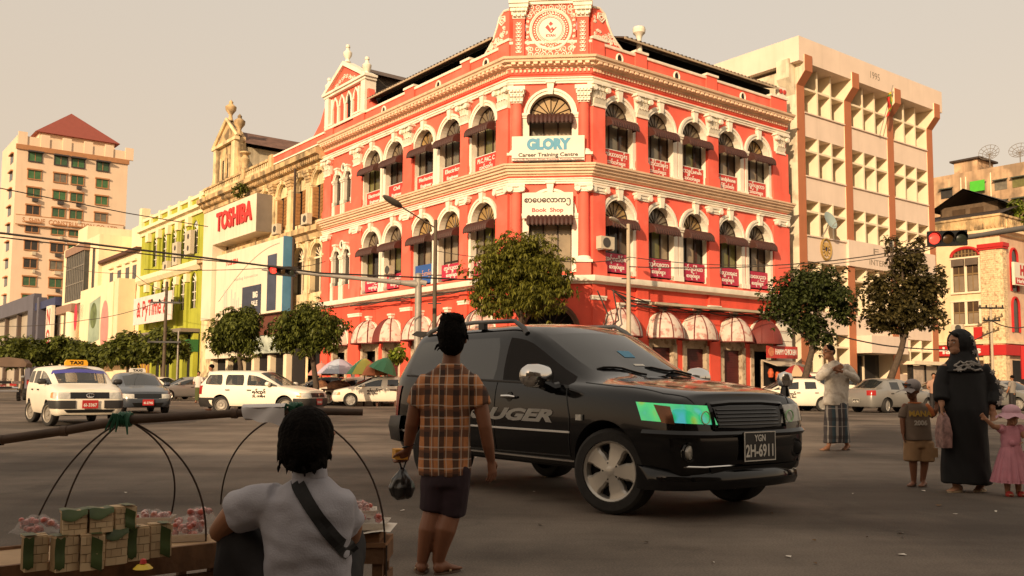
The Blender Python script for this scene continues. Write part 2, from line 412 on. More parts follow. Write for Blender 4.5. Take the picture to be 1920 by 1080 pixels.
# mouldings
poly = [LF @ V((LE+.1, 0, 0)), PL.copy(), PR.copy(), RF @ V((RE+.1, 0, 0))]; nrm = [Fn(LF), Fn(CF), Fn(RF)]
def mould(name, prof, m=WHITE): return obj(name, sweep(poly, nrm, prof), m, RB, smooth=25)
mould('top_cornice', [(0, 15.92), (.12, 15.92), (.14, 16.0), (.30, 16.02), (.32, 16.14), (.50, 16.16), (.52, 16.24), (.60, 16.28), (.64, 16.38), (0, 16.38)], PEACH)
mould('architrave', [(0, 15.2), (.12, 15.2), (.12, 15.3), (.16, 15.3), (.16, 15.4), (.22, 15.42), (.22, 15.47), (0, 15.47)])
mould('frieze_moulding', [(0, 15.66), (.06, 15.66), (.10, 15.72), (.10, 15.919), (0, 15.919)], RED)
mould('middle_cornice', [(0, 10.80), (.1, 10.80), (.12, 10.86), (.22, 10.88), (.24, 10.98), (.34, 11.0), (.36, 11.10), (.46, 11.12), (.48, 11.2), (.54, 11.22), (.56, 11.30), (0, 11.30)], PEACH)
mould('lower_architrave', [(0, 10.42), (.12, 10.42), (.12, 10.52), (.16, 10.52), (.16, 10.6), (.22, 10.62), (.22, 10.67), (0, 10.67)])
mould('ledge', [(0, 5.74), (.18, 5.74), (.24, 5.82), (.42, 5.84), (.45, 5.95), (.45, 6.1), (0, 6.1)])
mould('parapet_coping', [(-.16, 17.15), (.07, 17.15), (.09, 17.21), (.09, 17.27), (-.16, 17.27)])
dn = MB(); dn2 = MB()
for F, E_ in ((RF, RE), (LF, LE), (CF, CW)):
    for D, z0, z1, d, step, w, dd in ((dn, 16.03, 16.14, .3, .34, .2, .2), (dn, 15.75, 15.87, .1, .19, .10, .07), (dn2, 10.87, 10.96, .12, .16, .08, .07)):
        D.M = F; n = int(E_/step)
        for i in range(n):
            u = (i+.5)*E_/n; D.box(u-w/2, u+w/2, d-.02, d+dd, z0, z1)
for D in (dn, dn2): tag(obj('dentils', D, PEACH, RB), kind='stuff')
# pilasters with capitals
def pilaster(F, a, b, z0, z1, d=.14, cor=True, m=RED, base=True):
    p = MB(F); p.box(a, b, -.05, d, z0, z1)
    if base: p.box(a-.05, b+.05, -.05, d+.06, z0, z0+.55); p.box(a-.03, b+.03, -.05, d+.035, z0+.552, z0+.62)
    o = obj('pilaster', p, m, RB)
    c = MB(F); h = .82 if cor else .38; zc = z1
    mid = (a+b)/2; w = min(b-a, .8)
    if cor:
        h = 1.02; c.box(mid-w/2-.03, mid+w/2+.03, -.04, d+.06, zc-.1, zc-.002)
        R4 = lambda g, z: [V((mid-w/2-g, -.04, z)), V((mid-w/2-g, d+.02+g, z)), V((mid+w/2+g, d+.02+g, z)), V((mid+w/2+g, -.04, z))]
        c.loft([R4(0, zc), R4(.01, zc+.5), R4(.06, zc+.8), R4(.14, zc+.9)]); c.box(mid-w/2-.2, mid+w/2+.2, -.04, d+.24, zc+.902, zc+h)
        for row in range(2):
            nl = 4 - row
            for j in range(nl):
                u = mid-w/2+w*(j+.5)/nl; z = zc+.06+row*.34
                c.loft([[V((u+sx_*e, d+.03+o, z+zz)) for sx_, zz2 in ((-1, 0), (0, 0), (1, 0))] + [V((u+sx_*e*.8, d-.0+o*.5, z+zz+.01)) for sx_ in (1, 0, -1)] for e, o, zz in ((.085, .0, 0), (.10, .05, .14), (.08, .10, .25), (.03, .15, .24))])
        for s in (-1, 1): c.lathe([(0, -.10), (.13, -.10), (.15, 0), (.13, .10), (0, .10)], 10, (mid+s*(w/2+.04), d+.14, zc+.74), Matrix.Rotation(pi/2, 3, 'X')); c.lathe([(0, -.05), (.09, -.05), (.09, .05), (0, .05)], 10, (mid+s*w*.16, d+.10, zc+.76), Matrix.Rotation(pi/2, 3, 'X'))
        c.lathe([(0, -.05), (.07, -.03), (0, .06)], 8, (mid, d+.2, zc+.93), Matrix.Rotation(pi/2, 3, 'X'))
    else:
        c.box(mid-w/2-.03, mid+w/2+.03, -.04, d+.05, zc, zc+.1); c.box(mid-w/2-.16, mid+w/2+.16, -.04, d+.14, zc+.25, zc+.36)
        for s in (-1, 1): c.lathe([(0, -.12), (.14, -.12), (.14, .12), (0, .12)], 10, (mid+s*(w/2+.03), d+.05, zc+.15), Matrix.Rotation(pi/2, 3, 'X'))
        c.box(mid-w/2, mid+w/2, -.04, d+.09, zc+.1, zc+.25)
    obj('capital', c, WHITE, o, smooth=30)
for F, P in ((RF, RP), (LF, LP)):
    for i, (a, b) in enumerate(P):
        pilaster(F, a, b, 11.3, 14.18); pilaster(F, a, b, 6.1, 9.98, cor=False)
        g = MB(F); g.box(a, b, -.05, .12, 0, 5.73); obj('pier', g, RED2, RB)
        k = MB(F); k.box(a-.03, b+.03, -.05, .17, 5.0, 5.12); k.box(a-.05, b+.05, -.05, .2, 5.12, 5.2); obj('band', k, WHITE, RB)
        pp = MB(F); pp.box(a, b, -.12, .1, 16.38, 17.32); o = obj('parapet_pier', pp, RED, RB)
        e = MB(F); e.box(a-.06, b+.06, -.2, .17, 17.32, 17.44); obj('coping', e, WHITE, o)
for u in (.32, CW-.34):
    for z0, zt, cor in ((12.0, 14.2, 1), (7.0, 9.98, 0)):
        c = MB().lathe([(.27, z0), (.265, z0+.3), (.25, zt)], 20, CF @ V((u, .12, 0))); o = obj('column', c, RED, RB, smooth=30)
        k = MB(CF)
        if cor:
            for i in range(4): k.box(u-.26-.05*i, u+.26+.05*i, -.1, .38+.05*i, zt+.2*i, zt+.2*(i+1)-.015)
            for row in range(3):
                for j in range(4): k.cbox((u-.24+.16*j, .40+.05*row, zt+.12+.22*row), (.11, .08, .16), Matrix.Rotation(.45, 3, 'X'))
        else:
            k.box(u-.3, u+.3, -.1, .40, zt, zt+.09); k.box(u-.42, u+.42, -.1, .5, zt+.24, zt+.35)
            for s in (-1, 1): k.lathe([(0, -.14), (.15, -.14), (.15, .14), (0, .14)], 10, (u+s*.28, .36, zt+.15), Matrix.Rotation(pi/2, 3, 'X'))
            k.box(u-.28, u+.28, -.1, .42, zt+.1, zt+.24)
        obj('capital', k, WHITE, o, smooth=30)
        zb = 11.3 if cor else 6.1
        pd = MB(CF); pd.box(u-.34, u+.34, -.05, .46, zb, z0-.32); obj('pedestal', pd, RED, o)
        pd = MB(CF); pd.box(u-.42, u+.42, -.05, .54, z0-.32, z0-.2); pd.lathe([(.38, z0-.2), (.36, z0-.1), (.28, z0)], 16, (u, .14, 0)); obj('plinth', pd, WHITE, o, smooth=30)
# windows of the two upper floors
for i, c in enumerate(RW):
    jl, jr = ((0, 1), (0, 1), (1, 0), (0, 1), (1, 1))[i]
    for zs, zp, sg in ((11.34, 13.72, .95), (6.3, 8.94, 1.0)):
        arched_window(RF, RB, c, HR, zs, zp, jl=jl, jr=jr, sign=sg, jw=.2 if i in (0, 4) else .31)
for i, c in enumerate(LW):
    jl, jr = ((0, 1), (0, 1), (1, 0), (0, 1), (1, 1))[i]   # local left is the viewer's right
    for zs, zp, sg in ((11.34, 13.72, .95), (6.3, 8.94, 1.0)):
        arched_window(LF, RB, c, HL, zs, zp, jl=jl, jr=jr, sign=sg, jw=.2 if i in (0, 4) else .3, fan=FAN[1] if (i == 0 and zs < 8) else None)
for zs, zp in ((11.34, 13.72), (6.3, 8.94)):
    arched_window(CF, RB, CW/2, 1.0, zs, zp, sign=.6, jw=.34, aww=2.15, panes=[PANES[2], PANES[1], PANES[1]], fan=FAN[1] if zs > 8 else None)
for c in (16.1, 17.42):
    for zs, zp in ((12.09, 13.6), (7.05, 8.82)):
        g = MB(LF); g.box(c-.42, c+.42, -.17, -.13, zs, zp+.4); w = obj('window', g, PANES[0], RB)
        obj('arch_surround', arch_surround(LF, c, .42, zs, zp, jw=.2, aw=.17, dep=.13, key_h=.2), WHITE, w, smooth=30)
        k = MB(LF); k.box(c-.7, c-.42, -.02, .08, zs-.9, zs-.02); k.box(c+.42, c+.7, -.02, .08, zs-.9, zs-.02); obj('sill_pier', k, WHITE, w)
        k = MB(LF); k.box(c-.03, c+.03, -.13, -.09, zs, zp+.3); k.box(c-.42, c+.42, -.13, -.1, zp-.05, zp+.05); obj('glazing_bar', k, WOOD, w)
def ring(F, c, z, r, t, m, d=.0, name='oculus'):
    o = obj(name, MB(F).tube([(c+r*cos(2*pi*i/20), d+.03, z+1.15*r*sin(2*pi*i/20)) for i in range(21)], t, 6, cap=False), m, RB, smooth=True)
    k = MB(F); k.poly([(c+r*.95*cos(2*pi*i/20), d+.01, z+1.1*r*sin(2*pi*i/20)) for i in range(20)]); obj('opening', k, DARKIN, o)
for u in (1.85, 5.9, 11.2): ring(RF, u, 16.78, .2, .05, WHITE)
for u in (1.95, 6.2, 11.9): ring(LF, u, 16.78, .2, .05, WHITE)
for z in (14.35, 9.55): ring(LF, 16.76, z, .2, .06, WHITE)
# roof: cream eaves board over an open black gap, corrugated sheets behind
ROOF = mat('rusty_roof_sheet', (.11, .075, .055), .8, var=.35, scale=2)
zr = 17.72
rr = None
for F, e0, e1 in ((RF, 2.0, 14.2), (LF, 1.3, 13.6)):
    k = MB(F); k.add([(e0, .2, zr+.14), (e1, .2, zr+.14), (e1, -5.5, zr+1.9), (e0, -5.5, zr+1.9), (e0, .2, zr+.10), (e1, .2, zr+.10), (e1, -5.5, zr+1.86), (e0, -5.5, zr+1.86)], [(0,1,2,3), (4,5,6,7), (0,1,5,4), (1,2,6,5), (2,3,7,6), (3,0,4,7)])
    rr = obj('roof', k, ROOF, RB)
    obj('eaves_board', MB(F).box(e0, e1, .201, .25, zr+.04, zr+.148), mat('weathered_cream_board', (.45, .36, .25), .8, var=.2), rr)
    cg = MB(F)
    for i in range(int((e1-e0)/.3)):
        u = e0+i*.3+.15; cg.add([(u-.07, .3, zr+.142), (u+.07, .3, zr+.142), (u+.07, -5.4, zr+1.93), (u-.07, -5.4, zr+1.93), (u, .3, zr+.175), (u, -5.4, zr+1.99)], [(0, 4, 5, 3), (4, 1, 2, 5), (0, 1, 4)])
    tag(obj('sheet_ridges', cg, ROOF, rr), kind='stuff')
gp = sweep([LF @ V((13.9, 0, 0)), PL.copy(), PR.copy(), RF @ V((14.6, 0, 0))], nrm, [(-.7, 16.4), (-.7, zr+.35)], ends=False)
obj('attic_shade_sheet', gp, DARKIN, RB)  # near-black sheet; the shadow under the eaves is put into its colour
pb = sweep([LF @ V((13.9, 0, 0)), PL.copy(), PR.copy(), RF @ V((RE, 0, 0))], nrm, [(-.15, 16.38), (-.15, 17.15)], ends=False); obj('parapet_back', pb, RED, RB)
# end blocks of the right parapet with round rosettes, small urn on the right roof
e = MB(RF); e.box(14.3, 15.0, -.1, .12, 17.44, 18.0); o = obj('end_block', e, WHITE, RB)
for du in (14.48, 14.83): obj('rosette', MB(RF).lathe([(0, 0), (.15, 0), (.12, .06), (0, .07)], 12, (du, .12, 17.75), Matrix.Rotation(-pi/2, 3, 'X')), SIGNRED, o)
obj('urn', MB().lathe([(.16, 17.44), (.13, 17.9), (.12, 18.15), (.18, 18.3), (.3, 18.42), (.33, 18.6), (.3, 18.62), (.3, 18.7), (.2, 18.7)], 14, RF @ V((3.27, -.05, 0))), WHITE, RB, smooth=30)

# ---- corner clock gable
GB = MB(CF)
GB.box(.0, CW, -.5, .05, 16.38, 17.4); GB.box(.72, 3.1, -.5, .03, 17.4, 19.25); GB.box(.12, .66, -.5, .16, 16.4, 18.35); GB.box(3.14, 3.68, -.5, .16, 16.4, 18.35)
gab = obj('corner_gable', GB, RED, RB)
k = MB(CF)
for a in (.12, 3.14):
    for i in range(4): k.box(a-.03-.05*i, a+.57+.05*i, -.5, .2+.05*i, 18.35+.17*i, 18.35+.17*(i+1)-.01)
    k.box(a-.2, a+.74, -.5, .4, 19.04, 19.2); k.box(a-.1, a+.64, -.5, .32, 19.2, 19.6); k.box(a-.22, a+.76, -.5, .42, 19.6, 19.75)
    for row in range(2):
        for j in range(3): k.cbox((a+.07+.2*j, .25+.05*row, 18.5+.24*row), (.13, .08, .18), Matrix.Rotation(.4, 3, 'X'))
obj('gable_capital', k, WHITE, gab)
k = MB(CF); k.box(.7, 3.1, -.4, .14, 19.05, 19.2); k.box(.66, 3.14, -.4, .22, 19.2, 19.32)
k.prism([(.6, 19.34), (1.9, 20.5), (3.2, 19.34), (3.0, 19.34), (1.9, 20.28), (.8, 19.34)], 1, -.3, .25); obj('gable_cornice', k, WHITE, gab)
k = MB(CF); k.prism([(.8, 19.33), (1.9, 20.28), (3.0, 19.33)], 1, -.3, .1); obj('pediment', k, RED, gab)
for u, z in ((.39, 19.75), (3.41, 19.75), (1.9, 20.5)):
    obj('finial', MB().lathe([(.16, z), (.1, z+.1), (.2, z+.25), (.22, z+.4), (.1, z+.55), (.05, z+.7), (.09, z+.75), (0, z+.85)], 12, CF @ V((u, 0, 0))), WHITE, gab, smooth=True)
cz, cu_ = 17.83, 1.9
def circ(r, d, n=36): return [(cu_+r*cos(2*pi*i/n), d, cz+r*sin(2*pi*i/n)) for i in range(n+1)]
md = MB(CF)
for r, t, d in ((.97, .055, .06), (.90, .02, .07), (.66, .03, .08), (.60, .02, .09)): md.tube(circ(r, d), t, 6, cap=False)
for i in range(40):
    a = 2*pi*i/40; md.cbox((cu_+.78*cos(a), .06, cz+.78*sin(a)), (.06, .04, .06), Matrix.Rotation(a, 3, 'Y'))
    md.cbox((cu_+.70*cos(a+.08), .06, cz+.70*sin(a+.08)), (.035, .04, .035))
med = obj('medallion', md, WHITE, gab, smooth=40)
obj('clock_face', MB(CF).lathe([(0, 0), (.56, 0), (.56, .06), (.5, .08), (0, .08)], 36, (cu_, .03, cz), Matrix.Rotation(-pi/2, 3, 'X')), mat('ivory_disc', (.72, .66, .55), .5, var=.03), med)
lg = MB(CF)
lg.poly([(cu_-.26, .115, cz+.08), (cu_, .115, cz-.2), (cu_, .115, cz-.02), (cu_-.13, .115, cz+.22)]); lg.poly([(cu_-.1, .115, cz+.25), (cu_, .115, cz+.37), (cu_+.12, .115, cz+.25), (cu_+.0, .115, cz+.15)])
lg.tube([(cu_+.01, .115, cz-.19), (cu_+.27, .115, cz+.09)], .022, 4); lg.poly([(cu_-.01, .116, cz), (cu_+.07, .116, cz+.1), (cu_+.16, .116, cz+.0), (cu_+.07, .116, cz-.08)])
obj('emblem', lg, TXTR, med); text_on('KYAN', .17, TXTR, CF, cu_, cz-.32, .115, med, bold=.006)
# scrollwork: many small spirals of cream stucco
sc_ = MB(CF); rs = random.Random(5)
def spiral(mb, c, z, r, a0, sgn=1, d=.055, turns=1.3, t=.026):
    P = []
    for i in range(11):
        k = i/10; a = a0+sgn*turns*2*pi*k; P.append((c+r*(1-k*.82)*cos(a), d, z+r*(1-k*.82)*sin(a)))
    mb.tube(P, [t]*9+[t*1.2, t*1.5], 5)
for c0, z0, c1, z1 in ((.8, 16.5, 3.0, 16.95), (.8, 18.55, 3.0, 18.98)):
    for i in range(7):
        for j in range(2): spiral(sc_, c0+.17+i*(c1-c0-.34)/6, z0+.12+j*(z1-z0-.2), .15+rs.random()*.03, rs.random()*6, rs.choice((-1, 1)))
for s in (0, 1):
    for i in range(7):
        z = 16.95+i*.26
        if abs(z-cz) > .45: spiral(sc_, (.86 if s == 0 else 2.94)+rs.uniform(-.02, .06)*(1-2*s), z, .13, rs.random()*6, 1-2*s)
        spiral(sc_, .80 if s == 0 else 3.0, z, .07, rs.random()*6, 1-2*s)
for a in (.39, 3.41):
    for i in range(8):
        z = 16.75+i*.19
        for s in (-1, 1): spiral(sc_, a+s*.09, z, .085, pi/2, s, d=.18, turns=.9)
        sc_.cbox((a, .18, z), (.07, .05, .11))
tag(obj('scrollwork', sc_, WHITE, gab), kind='stuff')
# volutes at both sides of the gable
for s in (-1, 1):
    F = LF if s < 0 else RF
    prof = [(.1, 17.27), (2.0, 17.27), (1.75, 17.45), (1.35, 17.8), (1.05, 18.3), (.85, 18.75), (.5, 18.95), (.1, 18.9)]
    v = obj('volute', MB(F).prism(prof, 1, -.35, .02), RED, gab)
    o = MB(F); o.tube([(u, .03, z) for u, z in prof[1:]], .06, 6); spiral(o, .6, 18.55, .32, 1.2, -1, .04, 2., .04)
    for i in range(26):
        u = rs.uniform(.2, 1.7); zt = 17.4+1.3*max(0, 1-u/1.9)**1.2; spiral(o, u, rs.uniform(17.38, max(17.45, zt)), rs.uniform(.08, .13), rs.random()*6, rs.choice((-1, 1)), .03, 1.2, .024)
    tag(obj('stucco_ornament', o, WHITE, v), kind='stuff')

# ---- small temple front over the left end, with its own gable roof running back
TG = MB(LF); TG.box(14.1, 19.2, -.6, -.02, 17.15, 19.35); tg = obj('end_gable', TG, RED, RB)
k = MB(LF)
for a, b in ((14.0, 14.5), (18.75, 19.25)): k.box(a, b, -.6, .16, 17.2, 19.2)
k.box(13.9, 19.35, -.6, .2, 19.2, 19.36); k.box(13.8, 19.45, -.6, .3, 19.36, 19.5)
k.prism([(13.8, 19.5), (16.65, 21.0), (19.45, 19.5), (19.0, 19.5), (16.65, 20.72), (14.25, 19.5)], 1, -.5, .3); k.box(13.95, 19.3, -.5, .14, 17.15, 17.3)
for c in (15.75, 16.65, 17.55, 14.9, 18.4): k.box(c-.1, c+.1, -.1, .1, 17.3, 18.4 if 15 < c < 18 else 19.0)
obj('gable_trim', k, WHITE, tg)
k = MB(LF); k.prism([(14.25, 19.5), (16.65, 20.72), (19.0, 19.5)], 1, -.45, .1); obj('pediment', k, RED, tg)
k = MB(LF)
for i in range(9): spiral(k, 15.4+i*.31, 19.62+.45*(1-abs(i-4)/4), .16, i, (-1)**i, .13)
tag(obj('pediment_ornament', k, WHITE, tg), kind='stuff')
for c in (15.3, 16.2, 17.1, 18.0):
    pts = [(c-.33, 18.35), (c-.25, 18.7), (c, 19.0), (c+.25, 18.7), (c+.33, 18.35)]
    k = MB(LF); k.tube([(u, .04, z) for u, z in pts], .07, 6); obj('small_arch', k, WHITE, tg)
    k = MB(LF); k.box(c-.22, c+.22, -.02, 0.0, 17.35, 18.4); k.poly([(u*.8+c*.2, -.005, z-.05) for u, z in pts]); obj('niche', k, RED2 if c != 16.2 else DARKIN, tg)
for u, z in ((14.15, 19.5), (16.65, 20.98), (19.1, 19.5)):
    obj('finial', MB().lathe([(.2, z), (.14, z+.12), (.12, z+.2), (.26, z+.42), (.28, z+.6), (.13, z+.75), (.1, z+.9), (.15, z+.95), (.12, z+1.1), (0, z+1.15)], 12, LF @ V((u, -.05, 0))), WHITE, tg, smooth=True)
k = MB(LF); k.prism([(14.1, 17.27), (12.9, 17.27), (13.3, 17.5), (13.6, 18.0), (13.8, 18.6), (14.1, 18.6)], 1, -.4, 0); k.prism([(19.2, 16.9), (22.2, 16.9), (21.2, 17.2), (20.2, 17.9), (19.6, 18.8), (19.2, 18.8)], 1, -.4, 0); obj('buttress', k, RED, tg)
k = MB(LF); k.box(19.25, 27.5, -.3, .1, 16.55, 17.0); obj('long_parapet', k, RED, tg)
k = MB(LF); k.box(19.25, 27.5, -.36, .18, 17.0, 17.12); k.box(19.25, 27.5, -.33, .14, 16.45, 16.54); obj('parapet_trim', k, WHITE, tg)
k = MB(LF); k.quad((13.9, -.5, 19.6), (16.65, -.5, 20.9), (16.65, -10, 20.9), (13.9, -10, 19.6)); k.quad((19.4, -.5, 19.6), (16.65, -.5, 20.9), (16.65, -10, 20.9), (19.4, -10, 19.6)); obj('gable_roof', k, ROOF, tg)
k = MB(LF); k.box(14.4, 14.5, -10, -.6, 17.0, 19.65); obj('side_wall', k, mat('dark_old_plaster', (.10, .085, .07), .9, var=.5, scale=1, streak=.5), tg)

# ---- ground floor
MAROON = mat('maroon_canvas', (.16, .028, .022), .65, var=.2); CANVAS = mat('cream_canvas', (.60, .50, .42), .7, var=.12, scale=3, patch=(.35, .05, .04), patch_amt=.6, sscale=4)
SHUT = mat('maroon_shutter', (.085, .010, .010), .45, var=.2, scale=1)
JAMB = mat('worn_jamb', (.50, .40, .28), .8, var=.25, scale=2, patch=(.2, .12, .07), patch_amt=.7, sscale=4)
GREYC = mat('grey_canvas', (.30, .28, .25), .7, var=.15)
def dome(F, c, zb, r, H, D, mats, n=5):
    rb = MB(F); g = lambda a, b: (c-r*sin(a)*cos(b), .06+D*sin(a)*sin(b), zb+H*cos(a))
    for k in range(n+1): rb.tube([g(pi/2*i/8, pi*k/n) for i in range(9)], .035, 5)
    rb.tube([g(pi/2, pi*i/16) for i in range(17)], .035, 5)
    o = obj('dome_awning', rb, MAROON, RB, smooth=True)
    for k in range(n):
        p = MB(F).grid(lambda x, y: (lambda q: (q[0], q[1], q[2]))(g(pi/2*x, pi*(k+y)/n)), 8, 3); obj('panel', p, mats[k], o, smooth='all')
def shop_bay(F, c, m5, hw=1.02, sp=3.45, shut=True, lint=None):
    s = arch_surround(F, c, hw, 0.13, sp, jw=.0, aw=.22, dep=.3, key_h=.26, jl=False, jr=False); obj('arch_surround', s, WHITE, RB, smooth=30)
    if m5: dome(F, c, sp-.1, 1.12, 1.35, 1.05, m5)
    l = MB(F); l.box(c-hw, c+hw, -.2, -.05, 2.95, sp+hw*.3); obj('lintel', l, lint or JAMB, RB)
    for s_ in (-1, 1): obj('jamb', MB(F).box(c+s_*hw*.86-.14, c+s_*hw*.86+.14, -.25, .06, 0, 3.1), JAMB, RB)
    if shut:
        k = MB(F)
        for i in range(22): z = .13+i*.128; k.box(c-hw*.74, c+hw*.74, -.2-.025, -.2+.012*(i % 2), z, z+.12)
        obj('roller_shutter', k, SHUT, RB)
cc, mm = CANVAS, MAROON
for c, m5 in zip(RG, ([cc]*5, [cc, cc, cc, cc, cc], [cc]*5, [cc, cc, cc, mm, mm], [mm]*5)): shop_bay(RF, c, m5, shut=c < 12)
for c, m5 in zip(LG, ([cc]*5, [mm, cc, cc, mm, cc], [cc]*5, [cc, cc, mm, mm, mm], [cc, cc, cc, GREYC, GREYC], [cc]*5)): shop_bay(LF, c, m5, shut=c < 11)
s = arch_surround(CF, CW/2, 1.18, .13, 3.5, jw=.25, aw=.25, dep=.3, key=False); obj('arch_surround', s, mat('brown_stucco', (.13, .06, .035), .8, var=.2), RB, smooth=30)
k = MB(CF)
for i in range(1, 8): a = pi*i/8; k.tube([(CW/2, -.2, 3.5), (CW/2-cos(a)*1.15, -.2, 3.5+sin(a)*1.15)], .03, 4)
k.box(CW/2-1.18, CW/2+1.18, -.25, -.15, 3.42, 3.56); k.box(CW/2-.04, CW/2+.04, -.25, -.15, .1, 3.42); obj('entrance_frame', k, WOOD, RB)
# white rusticated corner blocks at the right end
for i in range(9): obj('stone_block', MB(RF).box(13.66+.0*(i % 2), 15.02, -.05, .2, .2+i*.56, .2+i*.56+.53), WHITE, RB)
# old service pipe bundle and gutter box on the right wall
k = MB(RF)
for j in range(5):
    k.tube([(1.0+j*.05, .3+.04*j, 5.5-.05*j)]+[(1.0+13.2*i/12, .32+.05*sin(i*1.7+j), 5.32-.08*j+.06*sin(i*2.1+j*2)-.25*min(1, i/3)) for i in range(1, 13)], .03, 5)
tag(obj('cable_bundle', k, mat('old_cable', (.05, .04, .032), .8, var=.3), None), 'bundle of old cables sagging along the right wall above the shop domes', 'cable')
k = MB(RF).box(3.5, 13.6, .2, .75, 4.94, 5.06); tag(obj('light_box', k, mat('aged_panel', (.5, .42, .3), .7, var=.2)), 'long aged cream light trough under the cables of the right wall', 'light trough')
k = MB(LF)
for j in range(4): k.tube([(13.8*i/12+.8, .5+.04*sin(i+j), 5.66+.05*sin(i*1.9+j*1.4)-.03*j) for i in range(13)], .028, 5)
tag(obj('cable_bundle', k, MATS['old_cable']), 'bundle of dark cables running under the ledge of the left wall', 'cable')

# ---- signs of the building
board(CF, 'large white sign reading GLORY Career Training Centre on the corner', 'training_centre_sign', 1.82, 3.36, 11.36, 12.55, .62, mat('sign_white', (.72, .66, .54), .5, var=.06),
      [('GLORY', .66, 12.14, 2.05)], mat('lettering_blue', (.07, .28, .42), .5, var=0), bold=.05)
_gs = [o for o in COL.objects if o.name.startswith('training_centre_sign')][0]
text_on('Career Training Centre', .25, TXTK, CF, 1.82, 11.66, .624, _gs, fitw=2.75, bold=.006)
k = MB(CF); k.box(.16, 3.48, .621, .626, 11.36, 11.41); k.box(.16, 3.48, .621, .626, 11.49, 11.52); obj('stripe', k, TXTK, _gs); text_on('No.(178) Pansodan Street, Kyauktada Township, Yangon', .09, TXTR, CF, 1.82, 11.45, .626, _gs, fitw=3.1)
bs = board(CF, 'white Book Shop sign with brown and red lettering below the middle cornice', 'book_shop_sign', 1.79, 2.36, 8.76, 9.96, .34, MATS['sign_white'], [('Book  Shop', .26, 9.13, 1.45)], TXTR, bold=.006)
text_on('စာေပေလာက၅', .34, TXTK, CF, 1.79, 9.6, .344, bs, fitw=2.15, bold=.012)
MY = [('အဲယားကွန်း', 'သင်တန်းများ'), ('မိုဘိုင်းလ်ဖုန်း', 'သင်တန်းများ'), ('လျှပ်စစ်', 'သင်တန်းများ'), ('Handphone', 'ပြုပြင်သင်တန်း'), ('ကွန်ပျူတာ', 'သင်တန်းများ')]
MY2 = [('အင်္ဂလိပ်စာ', 'စာအုပ်များ'), ('ကွန်ပျူတာ', 'စာအုပ်များ'), ('အင်ဂျင်နီယာ', 'စာအုပ်များ'), ('စီးပွားရေး', 'စာအုပ်များ'), ('ဆေးပညာ', 'စာအုပ်များ')]
pos = ['nearest the chamfered corner', 'second from the corner', 'in the middle of the row', 'fourth from the corner', 'at the far right end']
for i, c in enumerate(RW):
    a, b = MY[i]; board(RF, 'red sign under a right wall top window, '+pos[i], 'course_sign', c, 2*HR-.06, 11.42, 12.3, -.12, SIGNRED, [(a, .30, 12.05, 1.45), (b, .24, 11.68, 1.2)], TXTW, group='red course signs under the top windows', border=TXTW, bold=.008)
    a, b = MY2[i]; board(RF, 'magenta sign under a right wall first floor window, '+pos[i], 'book_sign', c, 2*HR-.06, 6.4, 7.3, -.12, SIGNMAG, [(a, .30, 7.02, 1.5), (b, .24, 6.65, 1.0)], TXTW, group='magenta book signs under the first floor windows', bold=.008)
LT = [('PLC, PAC, C', 'သင်တန်း'), ('Electrical', 'Engineer'), ('Mechanical', 'Engineer'), ('Civil', 'Engineer'), ('Electronic', 'Engineer')]
for i, c in enumerate(LW):
    a, b = LT[i]; board(LF, 'red sign reading %s under a left wall top window' % a, 'course_sign', c, 2*HL-.06, 11.42, 12.3, -.12, SIGNRED, [(a, .30, 12.03, 1.4 if i != 3 else .7), (b, .24, 11.68, 1.1)], TXTW, group='red course signs under the top windows', border=TXTW, flip=True, bold=.008)
    if i in (0, 1, 4, 3): board(LF, 'magenta sign under a left wall first floor window, '+pos[i], 'book_sign', c, 2*HL-.06, 6.4, 7.2 if i != 4 else 7.05, -.12, SIGNMAG, [(MY2[i][0], .3, 6.98, 1.4), (MY2[i][1], .22, 6.62, 1.0)], TXTW, group='magenta book signs under the first floor windows', flip=True, bold=.008)
board(LF, 'blue and orange banner in a first floor window behind the lamp post', 'blue_banner', LW[2], 1.86, 6.4, 7.4, -.1, mat('banner_blue', (.03, .10, .33), .6), [('သင်တန်း', .3, 6.9, 1.3)], mat('banner_orange', (.75, .35, .12), .6), flip=True)
hs = board(RF, 'red HAPPY CHICKEN sign with a round chicken badge over a small shop', 'happy_chicken_sign', 13.35, 2.75, 2.58, 3.24, .75, SIGNRED, [], TXTW)
text_on('HAPPY CHICKEN', .42, TXTW, RF, 13.66, 2.91, .756, hs, fitw=1.85, bold=.012)
obj('badge', MB(RF).lathe([(0, 0), (.25, 0), (.25, .02), (0, .02)], 20, (12.36, .75, 2.91), Matrix.Rotation(-pi/2, 3, 'X')), mat('badge_orange', (.6, .2, .1), .5, var=.3, scale=8), hs)
st = thing('snack_stall', 'dark little fried chicken stall front with a pale canopy under the red sign', 'stall', RF @ V((13.3, .3, .13)))
obj('canopy', MB(RF).add([(12.1, .3, 2.5), (14.8, .3, 2.5), (14.8, 1.3, 2.2), (12.1, 1.3, 2.2), (12.1, .3, 2.44), (14.8, .3, 2.44), (14.8, 1.3, 2.14), (12.1, 1.3, 2.14)], [(0,1,2,3), (4,5,6,7), (0,1,5,4), (1,2,6,5), (2,3,7,6), (3,0,4,7)]), mat('pale_canopy', (.5, .42, .32), .8), st)
obj('counter', MB(RF).box(12.2, 14.6, .35, .9, .13, 1.1), mat('counter_brown', (.06, .03, .02), .6), st); obj('post', MB(RF).box(12.05, 12.15, .3, .4, .13, 2.45), JAMB, st); obj('shop_back', MB(RF).box(12.1, 14.7, .21, .25, .13, 2.5), DARKIN, st)
